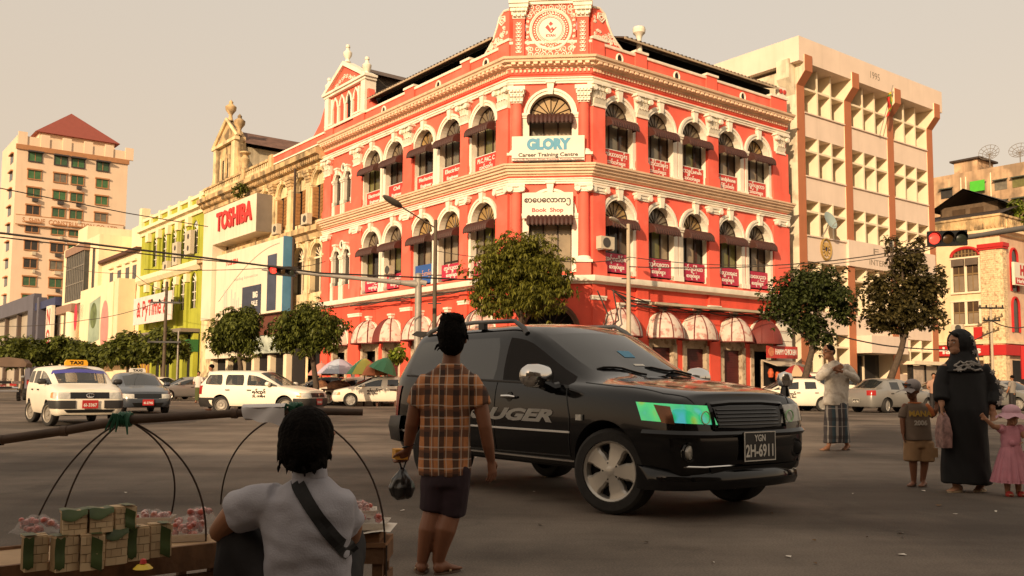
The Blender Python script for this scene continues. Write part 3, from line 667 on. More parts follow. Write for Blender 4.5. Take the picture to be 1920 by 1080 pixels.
for x, cz_ in ((12.5, 1.5), (13.1, 1.35), (13.5, 1.25)): obj('hanging_goods', MB(RF).lathe([(0, 0), (.13, .05), (.17, .3), (.1, .5), (0, .55)], 10, (x, .6, cz_)), mat('orange_goods', (.55, .10, .03), .6, var=.4, scale=8), st, smooth=True)

# ---- air conditioners
ACW = mat('air_conditioner_casing', (.55, .48, .36), .6, var=.08)
FANM = mat('fan_grille', (.06, .055, .05), .6, var=0)
def make_ac(label, F, u, z, d, fans=1, h=.58, w=.85):
    p = F @ V((u, d, z)); M = F.to_3x3(); az = atan2(M[1][0], M[0][0])
    o = thing('air_conditioner', label, 'air conditioner', p, az, 'outdoor air conditioners')
    s = 1 if M.determinant() > 0 else -1
    lobj('casing', MB().box(-w/2, w/2, min(0, s*.34), max(0, s*.34), 0, h*fans), ACW, o)
    for k in range(fans):
        lobj('fan', MB().lathe([(0, 0), (.23, 0), (.23, .025), (.2, .03), (0, .03)], 18, (-.1*s*0-.08, s*.34, h*(k+.5)), Matrix.Rotation(-s*pi/2, 3, 'X')), FANM, o)
    b = MB(); b.box(-w/2+.05, -w/2+.1, min(0, s*.36), max(0, s*.36), -.06, -.002); b.box(w/2-.1, w/2-.05, min(0, s*.36), max(0, s*.36), -.06, -.002); lobj('bracket', b, STEEL, o)
    return o
make_ac('cream air conditioner bolted beside the first window of the right wall', RF, .55, 7.35, .2)
make_ac('window air conditioner on a red bracket over the traffic light mast', LF, LW[3]+.1, 7.15, .06, h=.45, w=.6)
# ------------------------------------------------------------------ concrete office block of 1995
CON = mat('pale_pink_concrete', srgb(226, 205, 186), .85, var=.06, scale=.8, bump=.1, streak=.15, scol=(.35, .28, .2))
CONY = mat('weathered_cream_concrete', srgb(225, 212, 185), .85, var=.12, scale=1.2, bump=.15, streak=.6, scol=(.16, .12, .08), patch=(.25, .2, .14), patch_amt=.5)
ORANGE = mat('terracotta_paint', (.43, .155, .07), .8, var=.06, bump=.1)
FIN = mat('cream_fin', srgb(232, 215, 185), .8, var=.05, streak=.15, scol=(.4, .3, .2))
GLS = glassy('office_glass', (.05, .05, .045), .12)
OB = thing('concrete_office', 'pale concrete office block with terracotta pillars, deep window fins and 1995 on the roof band', 'building', RF @ V((16.2, 0, 0)))
PU = [16.2, 21.06, 25.9, 30.9]; PW = .72
obj('side_wall', MB(RF).box(16.22, 17, -14, -.4, 0, 19.6), CONY, OB)
obj('far_wall', MB(RF).box(31.0, 31.5, -14, -.4, 0, 19.6), CONY, OB)
obj('rear_wall', MB(RF).box(17, 31, -14, -13.7, 0, 19.6), CONY, OB)
rb_ = obj('roof_band', MB(RF).box(15.75, 32.1, -15, .5, 19.75, 21.2), CON, OB)
text_on('1995', .62, mat('faint_grey_lettering', (.25, .2, .15), .7, var=0), RF, 23.7, 20.5, .5, rb_)
obj('glass_wall', MB(RF).box(17.0, 31.0, -1.06, -1.0, .3, 19.75), GLS, OB)
for i, u in enumerate(PU):
    k = MB(RF)
    pr = [(-1.0, 0), (0, 0), (0, 18.55), (.58, 19.25), (.58, 20.2), (-1.0, 20.2)]
    o = obj('pillar', MB(RF).prism([(p[0], p[1]) for p in pr], 0, u+.002, u+PW-.002), CONY if i == 0 else FIN, OB)
    f = MB(RF)
    for (d0, z0), (d1, z1) in zip(pr[1:4], pr[2:5]):
        f.add([(u, d0+.004, z0), (u+PW, d0+.004, z0), (u+PW, d1+.004, z1), (u, d1+.004, z1), (u, d0-.03, z0), (u+PW, d0-.03, z0), (u+PW, d1-.03, z1), (u, d1-.03, z1)], [(0,1,2,3), (4,7,6,5), (0,4,5,1), (1,5,6,2), (2,6,7,3), (3,7,4,0)])
    obj('painted_face', f, ORANGE, o)
# the projecting bracket on the weathered left corner
k = MB(RF); k.prism([(15.6, 18.9), (16.2, 18.0), (16.2, 20.0), (15.6, 20.0)], 1, -.95, -.1); obj('corner_bracket', k, CONY, OB)
BLD = mat('window_blind', (.20, .16, .11), .8, var=.1)
rw = random.Random(11)
for b in range(3):
    a0, a1 = PU[b]+PW, PU[b+1]; w = (a1-a0)/3
    for (zt, zm, zb) in ((19.75, 18.5, 17.0), (15.64, 14.81, 13.24), (11.96, 11.23, 9.75)):
        obj('spandrel', MB(RF).box(a0, a1, -1.0, -.06, zb-1.36 if zb > 10 else 8.3, zb), CON, OB)
        obj('ledge', MB(RF).box(a0, a1, -.06, .03, zb, zb+.07), CON, OB)
        for j in range(1, 3): obj('fin', MB(RF).box(a0+j*w-.07, a0+j*w+.07, -1.0, -.05, zb+.001, zt), FIN, OB)
        for j in range(3):
            x0 = a0+j*w+(.07 if j else 0); x1 = a0+(j+1)*w-(.07 if j < 2 else 0)
            obj('shelf', MB(RF).box(x0, x1, -1.0, -.07, zm-.06, zm+.06), FIN, OB)
            wi = MB(RF)
            for x in (x0+.03, (x0+x1)/2, x1-.03): wi.box(x-.03, x+.03, -.99, -.94, zb+.07, zm-.06); wi.box(x-.03, x+.03, -.99, -.94, zm+.06, zt-.01)
            wi.box(x0, x1, -.995, -.945, zb+.07, zb+.13); wi.box(x0, x1, -.995, -.945, zm-.12, zm-.061)
            o = obj('window_frame', wi, STEEL, OB)
            if rw.random() < .55: obj('blind', MB(RF).box(x0+.05, x0+.05+(x1-x0)*rw.uniform(.4, .9), -.998, -.97, zb+.13, zm-.13), BLD, o)
# lower storeys
k = MB(RF); k.box(21.0, 31.3, -.95, .12, 8.35, 9.93); sp = obj('name_panel', k, CON, OB)
FAINT = MATS['faint_grey_lettering']
text_on('F I R S T', .5, FAINT, RF, 26.4, 9.45, .124, sp, fitw=5.5); text_on('INTERNATIONAL BANK', .5, FAINT, RF, 26.8, 8.75, .124, sp, fitw=7.2)
em = MB(RF)
em.tube([(18.85+.5*cos(2*pi*i/24), -.03, 9.15+.62*sin(2*pi*i/24)) for i in range(25)], .08, 5, cap=False)
for i in range(12): a = 2*pi*i/12; em.tube([(18.85+.12*cos(a), -.03, 9.15+.14*sin(a)), (18.85+.36*cos(a), -.03, 9.15+.44*sin(a))], .05, 4)
eo = obj('round_emblem', em, mat('emblem_gold', (.35, .22, .06), .5, var=.1), OB); obj('emblem_disc', MB(RF).lathe([(0, 0), (.24, 0), (0, .02)], 16, (18.85, -.05, 9.15), Matrix.Rotation(-pi/2, 3, 'X')), mat('emblem_blue', (.02, .025, .08), .5), eo)
for b in range(3):
    a0, a1 = PU[b]+PW, PU[b+1]; w = (a1-a0)/3
    for (zt, zm, zb) in ((8.3, 7.5, 5.4), (4.1, 3.4, 1.9)):
        if b == 1 and zb < 3: continue
        obj('spandrel', MB(RF).box(a0, a1, -1.0, -.06, zb-1.25 if zb > 3 else .13, zb), CON, OB)
        for j in range(1, 3): obj('fin', MB(RF).box(a0+j*w-.07, a0+j*w+.07, -1.0, -.05, zb+.001, zt), FIN, OB)
        for j in range(3): obj('shelf', MB(RF).box(a0+j*w+(.07 if j else 0), a0+(j+1)*w-(.07 if j < 2 else 0), -1.0, -.07, zm-.05, zm+.05), FIN, OB)
a0, a1 = PU[1]+PW, PU[2]
obj('entrance_canopy', MB(RF).box(a0, a1+.0, -1, 1.0, 3.1, 4.15), CON, OB); obj('doorway', MB(RF).box(a0+.6, a1-.6, -.98, -.9, .13, 3.0), DARKIN, OB)
obj('door_frame', MB(RF).box(a0+2.0, a0+2.12, -.9, -.8, .13, 3.0), FIN, OB)
kb = thing('notice_board', 'glazed notice cabinet with a thin flat roof in front of the office block', 'notice board', RF @ V((28.6, .4, .13)))
obj('cabinet', MB(RF).box(27.0, 30.4, .3, .55, .9, 2.45), mat('cabinet_pale', (.34, .27, .2), .6, var=.1), kb); obj('roof_slab', MB(RF).box(26.6, 30.7, .1, 1.0, 2.5, 2.72), FIN, kb)
for x in (27.0, 28.6, 30.2): obj('post', MB(RF).box(x, x+.16, .28, .6, .13, 2.5), DARKIN, kb)
obj('notice_sheet', MB(RF).box(27.3, 28.4, .551, .56, 1.1, 2.2), mat('notice_paper', (.45, .36, .28), .7, var=.3, scale=3), kb)
dd = thing('satellite_dish', 'pale blue satellite dish on the window ledge of the concrete office', 'satellite dish', RF @ V((18.3, .1, 9.82)))
Tm = Matrix.Rotation(-pi/2+.35, 3, 'X')
obj('dish', MB(RF).lathe([(0, -.12), (.3, -.09), (.55, .0), (.56, .01), (.3, -.07), (0, -.1)], 20, (18.4, .6, 10.75), Tm), mat('dish_blue', (.30, .38, .36), .5, var=.1), dd, smooth=True)
k = MB(RF); k.tube([(18.4, .0, 9.83), (18.4, .35, 10.3), (18.4, .5, 10.7)], .04, 6); k.tube([(18.4, .6, 10.3), (18.4, 1.15, 10.75)], .02, 5); obj('mast', k, STEEL, dd)
fl = thing('flag', 'limp yellow, green and red flag on a slanting pole between the office pillars', 'flag', RF @ V((25.2, .1, 18.2)))
obj('pole', MB(RF).tube([(24.8, .1, 17.0), (25.3, .8, 20.2)], .03, 6), STEEL, fl)
for n_, (c0, c1, col) in enumerate(((0, .34, (.55, .42, .04)), (.34, .67, (.05, .2, .05)), (.67, 1, (.45, .03, .02)))):
    obj('cloth_stripe', MB(RF).grid(lambda a, b: (25.25-.2*b-.28*(c0+(c1-c0)*a)-.12*sin(5*b+3*a), .7+.12*sin(6*a+4*b), 19.8-1.25*b-.5*(c0+(c1-c0)*a)), 4, 8), mat('flag_colour_%d' % n_, col, .8, var=.05), fl, smooth='all')
make_ac('small air conditioner on the ledge of the second office bay', RF, 25.3, 9.85, .05, h=.5, w=.7)

# ------------------------------------------------------------------ restaurant corner building on the far right
CH = RF @ V((41.05, 0, 0)); HF = frame(CH, -37.84, -1); HR = frame(CH, 52.17, 1)
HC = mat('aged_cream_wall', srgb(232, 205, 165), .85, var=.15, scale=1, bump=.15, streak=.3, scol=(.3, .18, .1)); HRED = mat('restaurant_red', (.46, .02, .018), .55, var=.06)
HB = thing('restaurant_building', 'old cream corner building with red window arches and a red restaurant band', 'building', CH)
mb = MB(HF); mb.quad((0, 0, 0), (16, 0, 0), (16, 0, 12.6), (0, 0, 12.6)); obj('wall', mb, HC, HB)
mb = MB(HR); mb.quad((0, 0, 0), (14, 0, 0), (14, 0, 12.6), (0, 0, 12.6)); obj('wall', mb, mat('pink_shaded_wall', srgb(215, 180, 150), .85, var=.15, bump=.15, streak=.3, scol=(.25, .12, .08)), HB)  # darker pink than the cream side: its shade is put into the colour
BRK = mat('whitewashed_brick', srgb(222, 196, 155), .9, var=.25, scale=7, bump=.4, patch=(.28, .12, .06), patch_amt=.45, sscale=5)
def brick_pier(F, a, b, d):
    o = obj('brick_pier', MB(F).box(a, b, -.1, d-.02, 0, 11.3), BRK, HB); n = 0; bb = MB(F)
    nz = int(7.2/.16)
    for i in range(nz):
        z = 4.3+i*.16; off = .13 if i % 2 else 0; u = a+off-.26
        while u < b:
            x0, x1 = max(a, u+.008), min(b, u+.252)
            if x1-x0 > .04: bb.box(x0, x1, d-.021, d+rw.uniform(0, .014), z, z+.148)
            u += .26
    tag(obj('bricks', bb, BRK, o), kind='stuff'); return o
brick_pier(HF, 0.0, 1.36, .26); brick_pier(HR, -.26, .42, .26)
k = MB(HF); k.box(-.3, 1.45, -.1, .36, 11.3, 11.45); k.box(-.3, 1.5, -.1, .42, 11.45, 11.75); k2 = MB(HR); k2.box(-.4, .5, -.1, .36, 11.3, 11.45); k2.box(-.44, .55, -.1, .42, 11.45, 11.75)
obj('red_capital', k, HRED, HB); obj('red_capital', k2, HRED, HB)
pH = [HF @ V((16, 0, 0)), CH, HR @ V((14, 0, 0))]; nH = [Fn(HF), Fn(HR)]
OLD = mat('blackened_old_stucco', srgb(205, 175, 130), .9, var=.35, scale=1.6, bump=.5, bscale=6, streak=.75, scol=(.06, .045, .03), patch=(.09, .07, .045), patch_amt=.75)
obj('cornice', sweep(pH, nH, [(0, 12.3), (.2, 12.35), (.3, 12.5), (.55, 12.6), (.55, 12.8), (-.3, 12.8), (-.3, 12.3)]), HC, HB)
obj('attic_parapet', sweep(pH, nH, [(.1, 12.8), (.1, 13.75), (.2, 13.8), (.2, 13.95), (-.3, 13.95), (-.3, 12.8)]), OLD, HB)
o = MB()
for F, e in ((HF, 14), (HR, 12)):
    o.M = F
    for i in range(int(e/.3)): o.lathe([(.05, 12.95), (.09, 13.1), (.05, 13.35), (.07, 13.6)], 6, (i*.3+.2, .16, 0))
tag(obj('balusters', o, OLD, HB), kind='stuff')
obj('ledge', sweep(pH, nH, [(0, 4.25), (.35, 4.3), (.35, 4.5), (0, 4.55)]), HC, HB)
def hwin(F, c, w, zb, zt, arched, blind=True):
    k = MB(F)
    for x in (c-w/2, c, c+w/2): k.box(x-.09, x+.09, .0, .1, zb, zt)
    k.box(c-w/2-.1, c+w/2+.1, 0, .16, zb-.14, zb-.001); k.box(c-w/2-.1, c+w/2+.1, 0, .14, zt, zt+.12)
    o = obj('window', k, FIN, HB)
    for s in (0, 1):
        x0, x1 = (c-w/2+.09, c-.09) if s == 0 else (c+.09, c+w/2-.09)
        obj('pane', MB(F).box(x0, x1, .005, .03, zb, zt), PANES[4], o)
        g = MB(F); g.box((x0+x1)/2-.03, (x0+x1)/2+.03, .03, .06, zb, zt); g.box(x0, x1, .031, .058, zb+(zt-zb)*.5, zb+(zt-zb)*.55); obj('glazing_bar', g, mat('mustard_frame', (.22, .14, .06), .6), o)
        obj('sash_panel', MB(F).box(x0+.06, x1-.06, .031, .045, zb+.05, zb+(zt-zb)*.48), mat('dusty_panel', (.24, .18, .12), .7, var=.2), o)
    if arched:
        obj('red_arch', MB(F).tube([(c-(w/2+.02)*cos(pi*i/12), .07, zt+.2+.62*sin(pi*i/12)) for i in range(13)], .13, 6), HRED, o, smooth=True)
        k = MB(F); k.poly([(c-(w/2)*cos(pi*i/12), .03, zt+.14+.58*sin(pi*i/12)) for i in range(13)]); obj('fanlight', k, PANES[4], o)
        k = MB(F)
        for i in range(7): x = c-w/2+w*(i+1)/8; k.box(x-.04, x+.04, .03, .06, zt+.14, zt+.14+.58*sqrt(max(0, 1-((x-c)/(w/2))**2)))
        k.box(c-w*.45, c+w*.45, .03, .065, zt+.34, zt+.4); obj('glazing_bar', k, mat('mustard_frame', (.22, .14, .06), .6), o)
        for s in (-1, 1): obj('blind', MB(F).box(c+s*w/4-w*.22, c+s*w/4+w*.22, .11, .3, zt-.55, zt-.02), mat('grey_blind', (.13, .095, .07), .8, var=.2), o)
    return o
hwin(HF, 2.55, 2.1, 8.3, 10.85, True); hwin(HF, 2.6, 2.1, 5.85, 7.55, False)
hwin(HF, 6.4, 2.1, 8.3, 10.85, True); hwin(HF, 6.4, 2.1, 5.85, 7.55, False)
for c in (2.1, 5.0, 8.0):
    for zb, zp in ((8.3, 10.9), (5.2, 7.2)):
        k = MB(HR); k.box(c-.5, c+.5, .01, .03, zb, zp); k.poly([(c-.5*cos(pi*i/10), .025, zp+.55*sin(pi*i/10)) for i in range(11)]); w = obj('window', k, PANES[0], HB)
        obj('red_arch', MB(HR).tube([(c-.56, .05, zb)]+[(c-.56*cos(pi*i/10), .05, zp+.62*sin(pi*i/10)) for i in range(11)]+[(c+.56, .05, zb)], .1, 6), HRED, w, smooth=True)
k = MB(HF); k.add([(-.2, .3, 3.45), (9, .3, 3.45), (9, .3, 4.22), (-.2, .3, 4.22)], [(0, 1, 2, 3)])
obj('red_band', sweep(pH, nH, [(.02, 3.45), (.34, 3.45), (.34, 4.22), (.02, 4.22)]), HRED, HB); bandp = [c for c in HB.children if c.name.startswith('red_band')][0]
text_on("Harley's", .72, TXTW, HF, 3.2, 3.85, .345, bandp, flip=True, bold=.02, fitw=3.4); text_on('H', .72, TXTW, HR, 3.0, 3.83, .345, bandp, bold=.04); text_on('HH', .6, TXTW, HF, 7.3, 3.85, .345, bandp, flip=True, bold=.03)
for F, cs in ((HF, (2.5, 6.3)), (HR, (2.4, 6.0))):
    for c in cs: obj('shop_window', MB(F).box(c-1.1, c+1.1, .02, .06, .5, 3.1), DARKIN if F is HR else PANES[4], HB)
for c in (1.75, 3.15): obj('red_panel', MB(HF).box(c-.35, c+.35, .02, .08, 4.7, 5.6), HRED, HB)
text_on('COSI0', .25, TXTK, HF, 1.0, 2.75, .27, HB, flip=True, fitw=.7, bold=.01)
rs2 = thing('restaurant_sign', "square white lightbox with a red H emblem reading Harley's", 'sign', HR @ V((1.0, .5, 8.6)))
obj('lightbox', MB(HR).box(.75, 3.3, .45, .65, 8.65, 10.35), MATS['sign_white'], rs2); obj('red_strip', MB(HR).box(.85, 3.2, .651, .66, 8.72, 9.2), HRED, rs2)
text_on("Harley's", .42, TXTW, HR, 2.02, 8.96, .662, rs2, bold=.015, fitw=1.9); text_on('H', 1.0, HRED, HR, 2.02, 9.76, .655, rs2, bold=.06)
make_ac('air conditioner on the sill of the lower restaurant window', HF, 3.15, 5.3, .12, h=.55)
# timber attic house with a dark tiled roof above
DT = mat('dark_roof_tile', (.045, .032, .026), .8, var=.35, scale=3)
k = MB(HF); k.box(1.0, 5.5, -5.5, -2.2, 13.5, 15.4); obj('attic_room', k, mat('old_timber', (.13, .085, .05), .8, var=.3, scale=3), HB)
k = MB(HF); k.add([(5.9, -1.5, 15.2), (3.3, -1.5, 16.6), (.4, -1.5, 15.2), (5.9, -9, 15.2), (3.3, -9, 16.6), (.4, -9, 15.2)], [(0, 1, 4, 3), (1, 2, 5, 4)]); k.add([(5.9, -1.5, 15.05), (3.3, -1.5, 16.45), (.4, -1.5, 15.05), (5.9, -9, 15.05), (3.3, -9, 16.45), (.4, -9, 15.05)], [(0, 1, 4, 3), (1, 2, 5, 4)]); obj('attic_roof', k, DT, HB)
k = MB(HF); k.add([(14, .1, 13.95), (-.2, .1, 13.95), (-.2, -3, 14.9), (14, -3, 14.9)], [(0, 1, 2, 3)]); obj('tiled_roof', k, DT, HB)
for c in (2.6, 4.0): obj('attic_window', MB(HF).box(c-.5, c+.5, -2.2, -2.14, 14.3, 15.1), PANES[4], HB)

# weathered flats behind
A0 = V((46.77*1.5, 150, 0)); AF = frame(A0, -37.84+180, 1)
FLT = mat('stained_grey_plaster', srgb(190, 158, 125), .9, var=.3, scale=.5, bump=.3, bscale=4, streak=.65, scol=(.10, .075, .05), patch=(.16, .12, .08), patch_amt=.6, sscale=.4)
AB = thing('apartment_block', 'tall stained grey apartment block with a bright green screen behind the restaurant', 'building', A0)
obj('wall', MB(AF).box(-14, 30, -14, 0, 0, 35.8), FLT, AB); obj('roof_hut', MB(AF).box(2.5, 6.3, -7, -1.5, 35.8, 38.0), FLT, AB); obj('hut_roof', MB(AF).box(2.0, 6.9, -7.5, -1.0, 38.0, 38.3), DT, AB)
for j in range(8):
    for i, u in enumerate((1.9, 7.2, 10.5, 13.2, 17, 20.5)):
        z = 32.0-j*3.3; w = obj('window', MB(AF).box(u-.95, u+.95, .02, .06, z, z+1.5), PANES[(i+j) % 5], AB)
        obj('hood', MB(AF).add([(u-1.1, .06, z+1.75), (u+1.1, .06, z+1.75), (u+1.1, .75, z+1.5), (u-1.1, .75, z+1.5), (u-1.1, .06, z+1.7), (u+1.1, .06, z+1.7), (u+1.1, .75, z+1.45), (u-1.1, .75, z+1.45)], [(0,1,2,3), (4,7,6,5), (0,4,5,1), (1,5,6,2), (2,6,7,3), (3,7,4,0)]), mat('hood_green', (.06, .08, .06), .7), w)
obj('green_screen', MB(AF).box(6.1, 8.4, .8, .9, 32.2, 33.9), mat('bright_green_sheet', (.07, .45, .03), .6, var=.1), AB)
for u in (4.3, 5.1, 9.0): obj('drain_pipe', MB(AF).tube([(u, .1, 20), (u, .1, 35)], .1, 6), FIN, AB)
for u, h in ((7.9, 2.4), (12.5, 1.8)):
    t = thing('roof_dish', 'open mesh satellite dish on the flat roof, %s' % ('left of the two' if u < 10 else 'right of the two'), 'satellite dish', AF @ V((u, -1, 35.8)))
    Td = Matrix.Rotation(-1.1 if u < 10 else -1.0, 3, 'X') @ Matrix.Rotation(.2, 3, 'Y')
    k = MB(AF)
    for i in range(12): a = 2*pi*i/12; k.tube([Td @ V((r*cos(a), r*sin(a), .25*r*r))+V((u+.6, -1, 35.8+h)) for r in (0, .5, 1.0, 1.5)], .035, 4)
    for r in (.5, 1., 1.5): k.tube([Td @ V((r*cos(2*pi*i/18), r*sin(2*pi*i/18), .25*r*r))+V((u+.6, -1, 35.8+h)) for i in range(19)], .035, 4)
    obj('mesh_dish', k, mat('dish_mesh', (.16, .13, .1), .6), t); obj('mast', MB(AF).tube([(u+.6, -1, 35.8), (u+.6, -1, 35.8+h)], .07, 6), MATS['dish_mesh'], t)
# ------------------------------------------------------------------ old stained building left of the corner building
OS = mat('stained_cream_stucco', srgb(226, 204, 160), .9, var=.18, scale=1.3, bump=.35, bscale=8, streak=.6, scol=(.14, .10, .06), patch=(.17, .12, .07), patch_amt=.55)
SHW = mat('orange_timber_shutter', (.30, .135, .04), .7, var=.25, scale=5)
WB = thing('stained_building', 'weathered cream colonial building with blackened cornice, wooden shutters and a stained gable', 'building', LF @ V((19.3, 0, 0)))
mb = MB(LF); WU = [20.15, 22.8, 25.75, 28.7, 31.6, 34.5, 37.4]
arch_wall(mb, 19.22, 41.3, 10.9, 16.2, [(c, .85, 11.6, 14.0) for c in WU]); arch_wall(mb, 19.22, 41.3, 5.6, 10.9, [(c, .88, 6.9, 9.2) for c in WU]); arch_wall(mb, 19.22, 41.3, 0, 5.6, [(c, 1.0, 0, 3.4) for c in WU]); obj('wall', mb, OS, WB)
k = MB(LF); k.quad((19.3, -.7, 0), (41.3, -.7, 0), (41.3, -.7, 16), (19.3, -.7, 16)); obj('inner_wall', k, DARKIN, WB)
k = MB(LF); k.box(19.25, 41.3, -12, -11.7, 0, 16.3); k.box(41.2, 41.5, -12, -.01, 0, 16.3); obj('rear_wall', k, OS, WB)
sp2 = [LF @ V((41.3, 0, 0)), LF @ V((19.3, 0, 0))]
obj('cornice', sweep(sp2, [Fn(LF)], [(0, 15.0), (.14, 15.0), (.16, 15.3), (.4, 15.36), (.44, 15.62), (.72, 15.7), (.75, 16.02), (.2, 16.3), (0, 16.3)]), OLD, WB)
obj('string_course', sweep(sp2, [Fn(LF)], [(0, 10.3), (.2, 10.35), (.3, 10.7), (.55, 10.8), (.55, 11.15), (0, 11.2)]), OLD, WB)
b = MB(LF)
for i in range(70): u = 19.5+i*.31; b.box(u-.07, u+.07, .17, .5, 15.4, 15.6)
tag(obj('dentils', b, OLD, WB), kind='stuff')
b = MB(LF)
for i in range(40): u = 27.6+i*.34; b.lathe([(.06, 16.3), (.1, 16.45), (.06, 16.65), (.08, 16.85)], 6, (u, .1, 0))
tag(obj('balusters', b, OS, WB), kind='stuff')
k = MB(LF); k.box(27.4, 41.3, -.05, .25, 16.86, 17.02); obj('balustrade_rail', k, OLD, WB)
for u in (27.5, 32.6): obj('rail_pier', MB(LF).box(u-.3, u+.3, -.1, .3, 16.3, 17.2), OLD, WB)
obj('urn', MB().lathe([(.25, 17.2), (.2, 17.4), (.32, 17.7), (.36, 17.9), (.2, 18.1), (.15, 18.2), (.42, 18.35), (.42, 18.45)], 12, LF @ V((32.6, .1, 0))), OLD, WB, smooth=True)
for u in (21.45, 24.3, 27.2, 30.2):
    obj('pilaster', MB(LF).box(u-.28, u+.28, -.05, .16, 11.2, 14.2), OS, WB); c = MB(LF)
    for i in range(4): c.box(u-.3-.06*i, u+.3+.06*i, -.05, .2+.06*i, 14.2+.2*i, 14.39+.2*i)
    obj('capital', c, OLD, WB); obj('pilaster', MB(LF).box(u-.26, u+.26, -.05, .16, 5.7, 10.3), OS, WB)
for i, c in enumerate(WU[:4]):
    o = obj('window', MB(LF).box(c-.85, c+.85, -.35, -.3, 11.6, 13.9), DARKIN, WB)
    k = MB(LF); k.poly([(x, -.2, z) for x, z in arc(c, .83, 13.95, 12)]); obj('lunette', k, OS, o)
    obj('arch_surround', arch_surround(LF, c, .85, 11.6, 14.0, jw=.2, aw=.2, dep=.3, key_h=.15), OS, o, smooth=30)
    for s, an in ((-1, .9), (1, 1.2), (-1, .15)):
        T = Matrix.Rotation(an*s, 3, 'Z'); k = MB(LF); h = V((c+s*.82, .02, 12.75))
        k.cbox(h+T @ V((-s*.38, 0, 0)), (.76, .05, 2.2), T)
        for j in range(9): k.cbox(h+T @ V((-s*.38, .035, -.95+j*.23)), (.62, .03, .13), T)
        obj('shutter', k, SHW, o)
for i, c in enumerate(WU[:3]):
    o = obj('window', MB(LF).box(c-.88, c+.88, -.35, -.3, 6.9, 9.2), PANES[0], WB); k = MB(LF); k.poly([(x, -.3, z) for x, z in arc(c, .86, 9.2, 12)]); obj('fanlight', k, PANES[0], o)
    obj('arch_surround', arch_surround(LF, c, .88, 6.9, 9.2, jw=.2, aw=.25, dep=.3, key_h=.1), OS, o, smooth=30)
    k = MB(LF)
    for j in range(1, 8): a = pi*j/8; k.tube([(c, -.25, 9.25), (c-cos(a)*.85, -.25, 9.25+sin(a)*.85)], .03, 4)
    k.box(c-.88, c+.88, -.28, -.2, 9.14, 9.26); k.box(c-.04, c+.04, -.28, -.2, 6.9, 9.14); obj('glazing_bar', k, FIN, o)
# the gable house on its roof
G0 = 36.9
k = MB(LF); k.prism([(33.6, 16.5), (40.6, 16.5), (39.6, 18.6), (39.4, 20.2), (36.95, 21.9), (34.9, 20.2), (34.7, 18.6)], 1, -.8, -.1); gb_ = obj('gable_front', k, OLD, WB)
k = MB(LF); k.box(34.6, 39.7, -.2, .2, 19.9, 20.15); k.tube([(39.7, .02, 20.2), (36.95, .02, 22.0), (34.6, .02, 20.2)], .16, 5); k.box(34.8, 35.5, -.2, .12, 17, 19.9); k.box(38.8, 39.4, -.2, .12, 17, 19.9)
for c in (36.2, 37.1, 38.0): k.box(c-.12, c+.12, -.1, .02, 17.2, 19.0)
obj('gable_trim', k, OS, gb_)
for c in (36.6, 37.6): obj('niche', MB(LF).box(c-.22, c+.22, -.1, -.08, 17.2, 18.8), DARKIN, gb_)
for u, z in ((36.95, 21.9), (35.0, 20.3)): obj('finial', MB().lathe([(.25, z), (.18, z+.2), (.14, z+.45), (.2, z+.6), (.42, z+.9), (.45, z+1.15), (.15, z+1.4), (.18, z+1.55), (0, z+1.75)], 12, LF @ V((u, -.3, 0))), OLD, gb_, smooth=True)
k = MB(LF); k.box(34.9, 39.3, -13, -.8, 16.3, 19.5); obj('house_wall', k, mat('faded_whitewash', srgb(205, 190, 160), .9, var=.2, streak=.4), gb_)
k = MB(LF); k.add([(34.2, -.6, 19.6), (37, -.6, 21.2), (37, -13.5, 21.2), (34.2, -13.5, 19.6), (39.9, -.6, 19.6), (39.9, -13.5, 19.6)], [(0, 1, 2, 3), (4, 1, 2, 5)]); obj('gable_roof', k, mat('reddish_roof_sheet', (.16, .085, .06), .8, var=.3, scale=2), gb_)
make_ac('old air conditioner under the first shutter window of the stained building', LF, 20.9, 11.3, .3, h=.7, w=.9); make_ac('old air conditioner behind the corner of the grey advertising box', LF, 25.6, 11.25, .3, h=.7, w=.8)
k = MB(LF).tube([(23.05, .35, 5), (23.05, .35, 15.4)], .09, 6); tag(obj('drain_pipe', k, mat('rusty_pipe', (.06, .04, .03), .8)), 'dark rusty drain pipe running down the stained building', 'pipe')

# ------------------------------------------------------------------ electronics shop with projecting white boards
TW = mat('white_hoarding', srgb(228, 214, 190), .6, var=.08, scale=.6, streak=.25, scol=(.4, .32, .22))
TS = thing('shop_hoarding', 'large white shop hoarding frame with red TOSHIBA letters and a grey side', 'hoarding', LF @ V((32, 1.3, 0)))
k = MB(LF); k.box(27.2, 35.6, .2, 1.3, 11.6, 14.3); k.box(35.6, 37.7, .2, 1.3, 5.9, 14.3); k.box(27.2, 37.7, -.0, .2, 11.6, 14.3); obj('frame', k, TW, TS)
obj('grey_side', MB(LF).box(27.13, 27.198, .02, 1.298, 11.62, 14.28), mat('grey_side_sheet', (.22, .185, .15), .7, var=.1, streak=.2), TS)
text_on('TOSHIBA', 1.9, mat('red_letters', (.55, .035, .03), .5, var=0), LF, 31.3, 13.12, 1.34, TS, flip=True, bold=.06, fitw=6.9, extr=.07)
BD = thing('shop_hoarding', 'white printed shop board with blue right edge, small TOSHIBA and dark posters', 'hoarding', LF @ V((29, 1.0, 5.8)))
obj('panel', MB(LF).box(23.2, 35.5, .35, .98, 5.8, 10.75), TW, BD); obj('blue_edge', MB(LF).box(23.1, 23.199, .3, 1.0, 5.8, 10.8), mat('blue_edge_sheet', (.08, .22, .36), .5), BD)
text_on('TOSHIBA', .5, MATS['red_letters'], LF, 32.3, 9.95, .985, BD, flip=True, bold=.02, fitw=2.5); text_on('Leading Innovation', .3, mat('print_grey', (.45, .4, .35), .6), LF, 29.6, 8.6, .985, BD, flip=True, fitw=4.4)
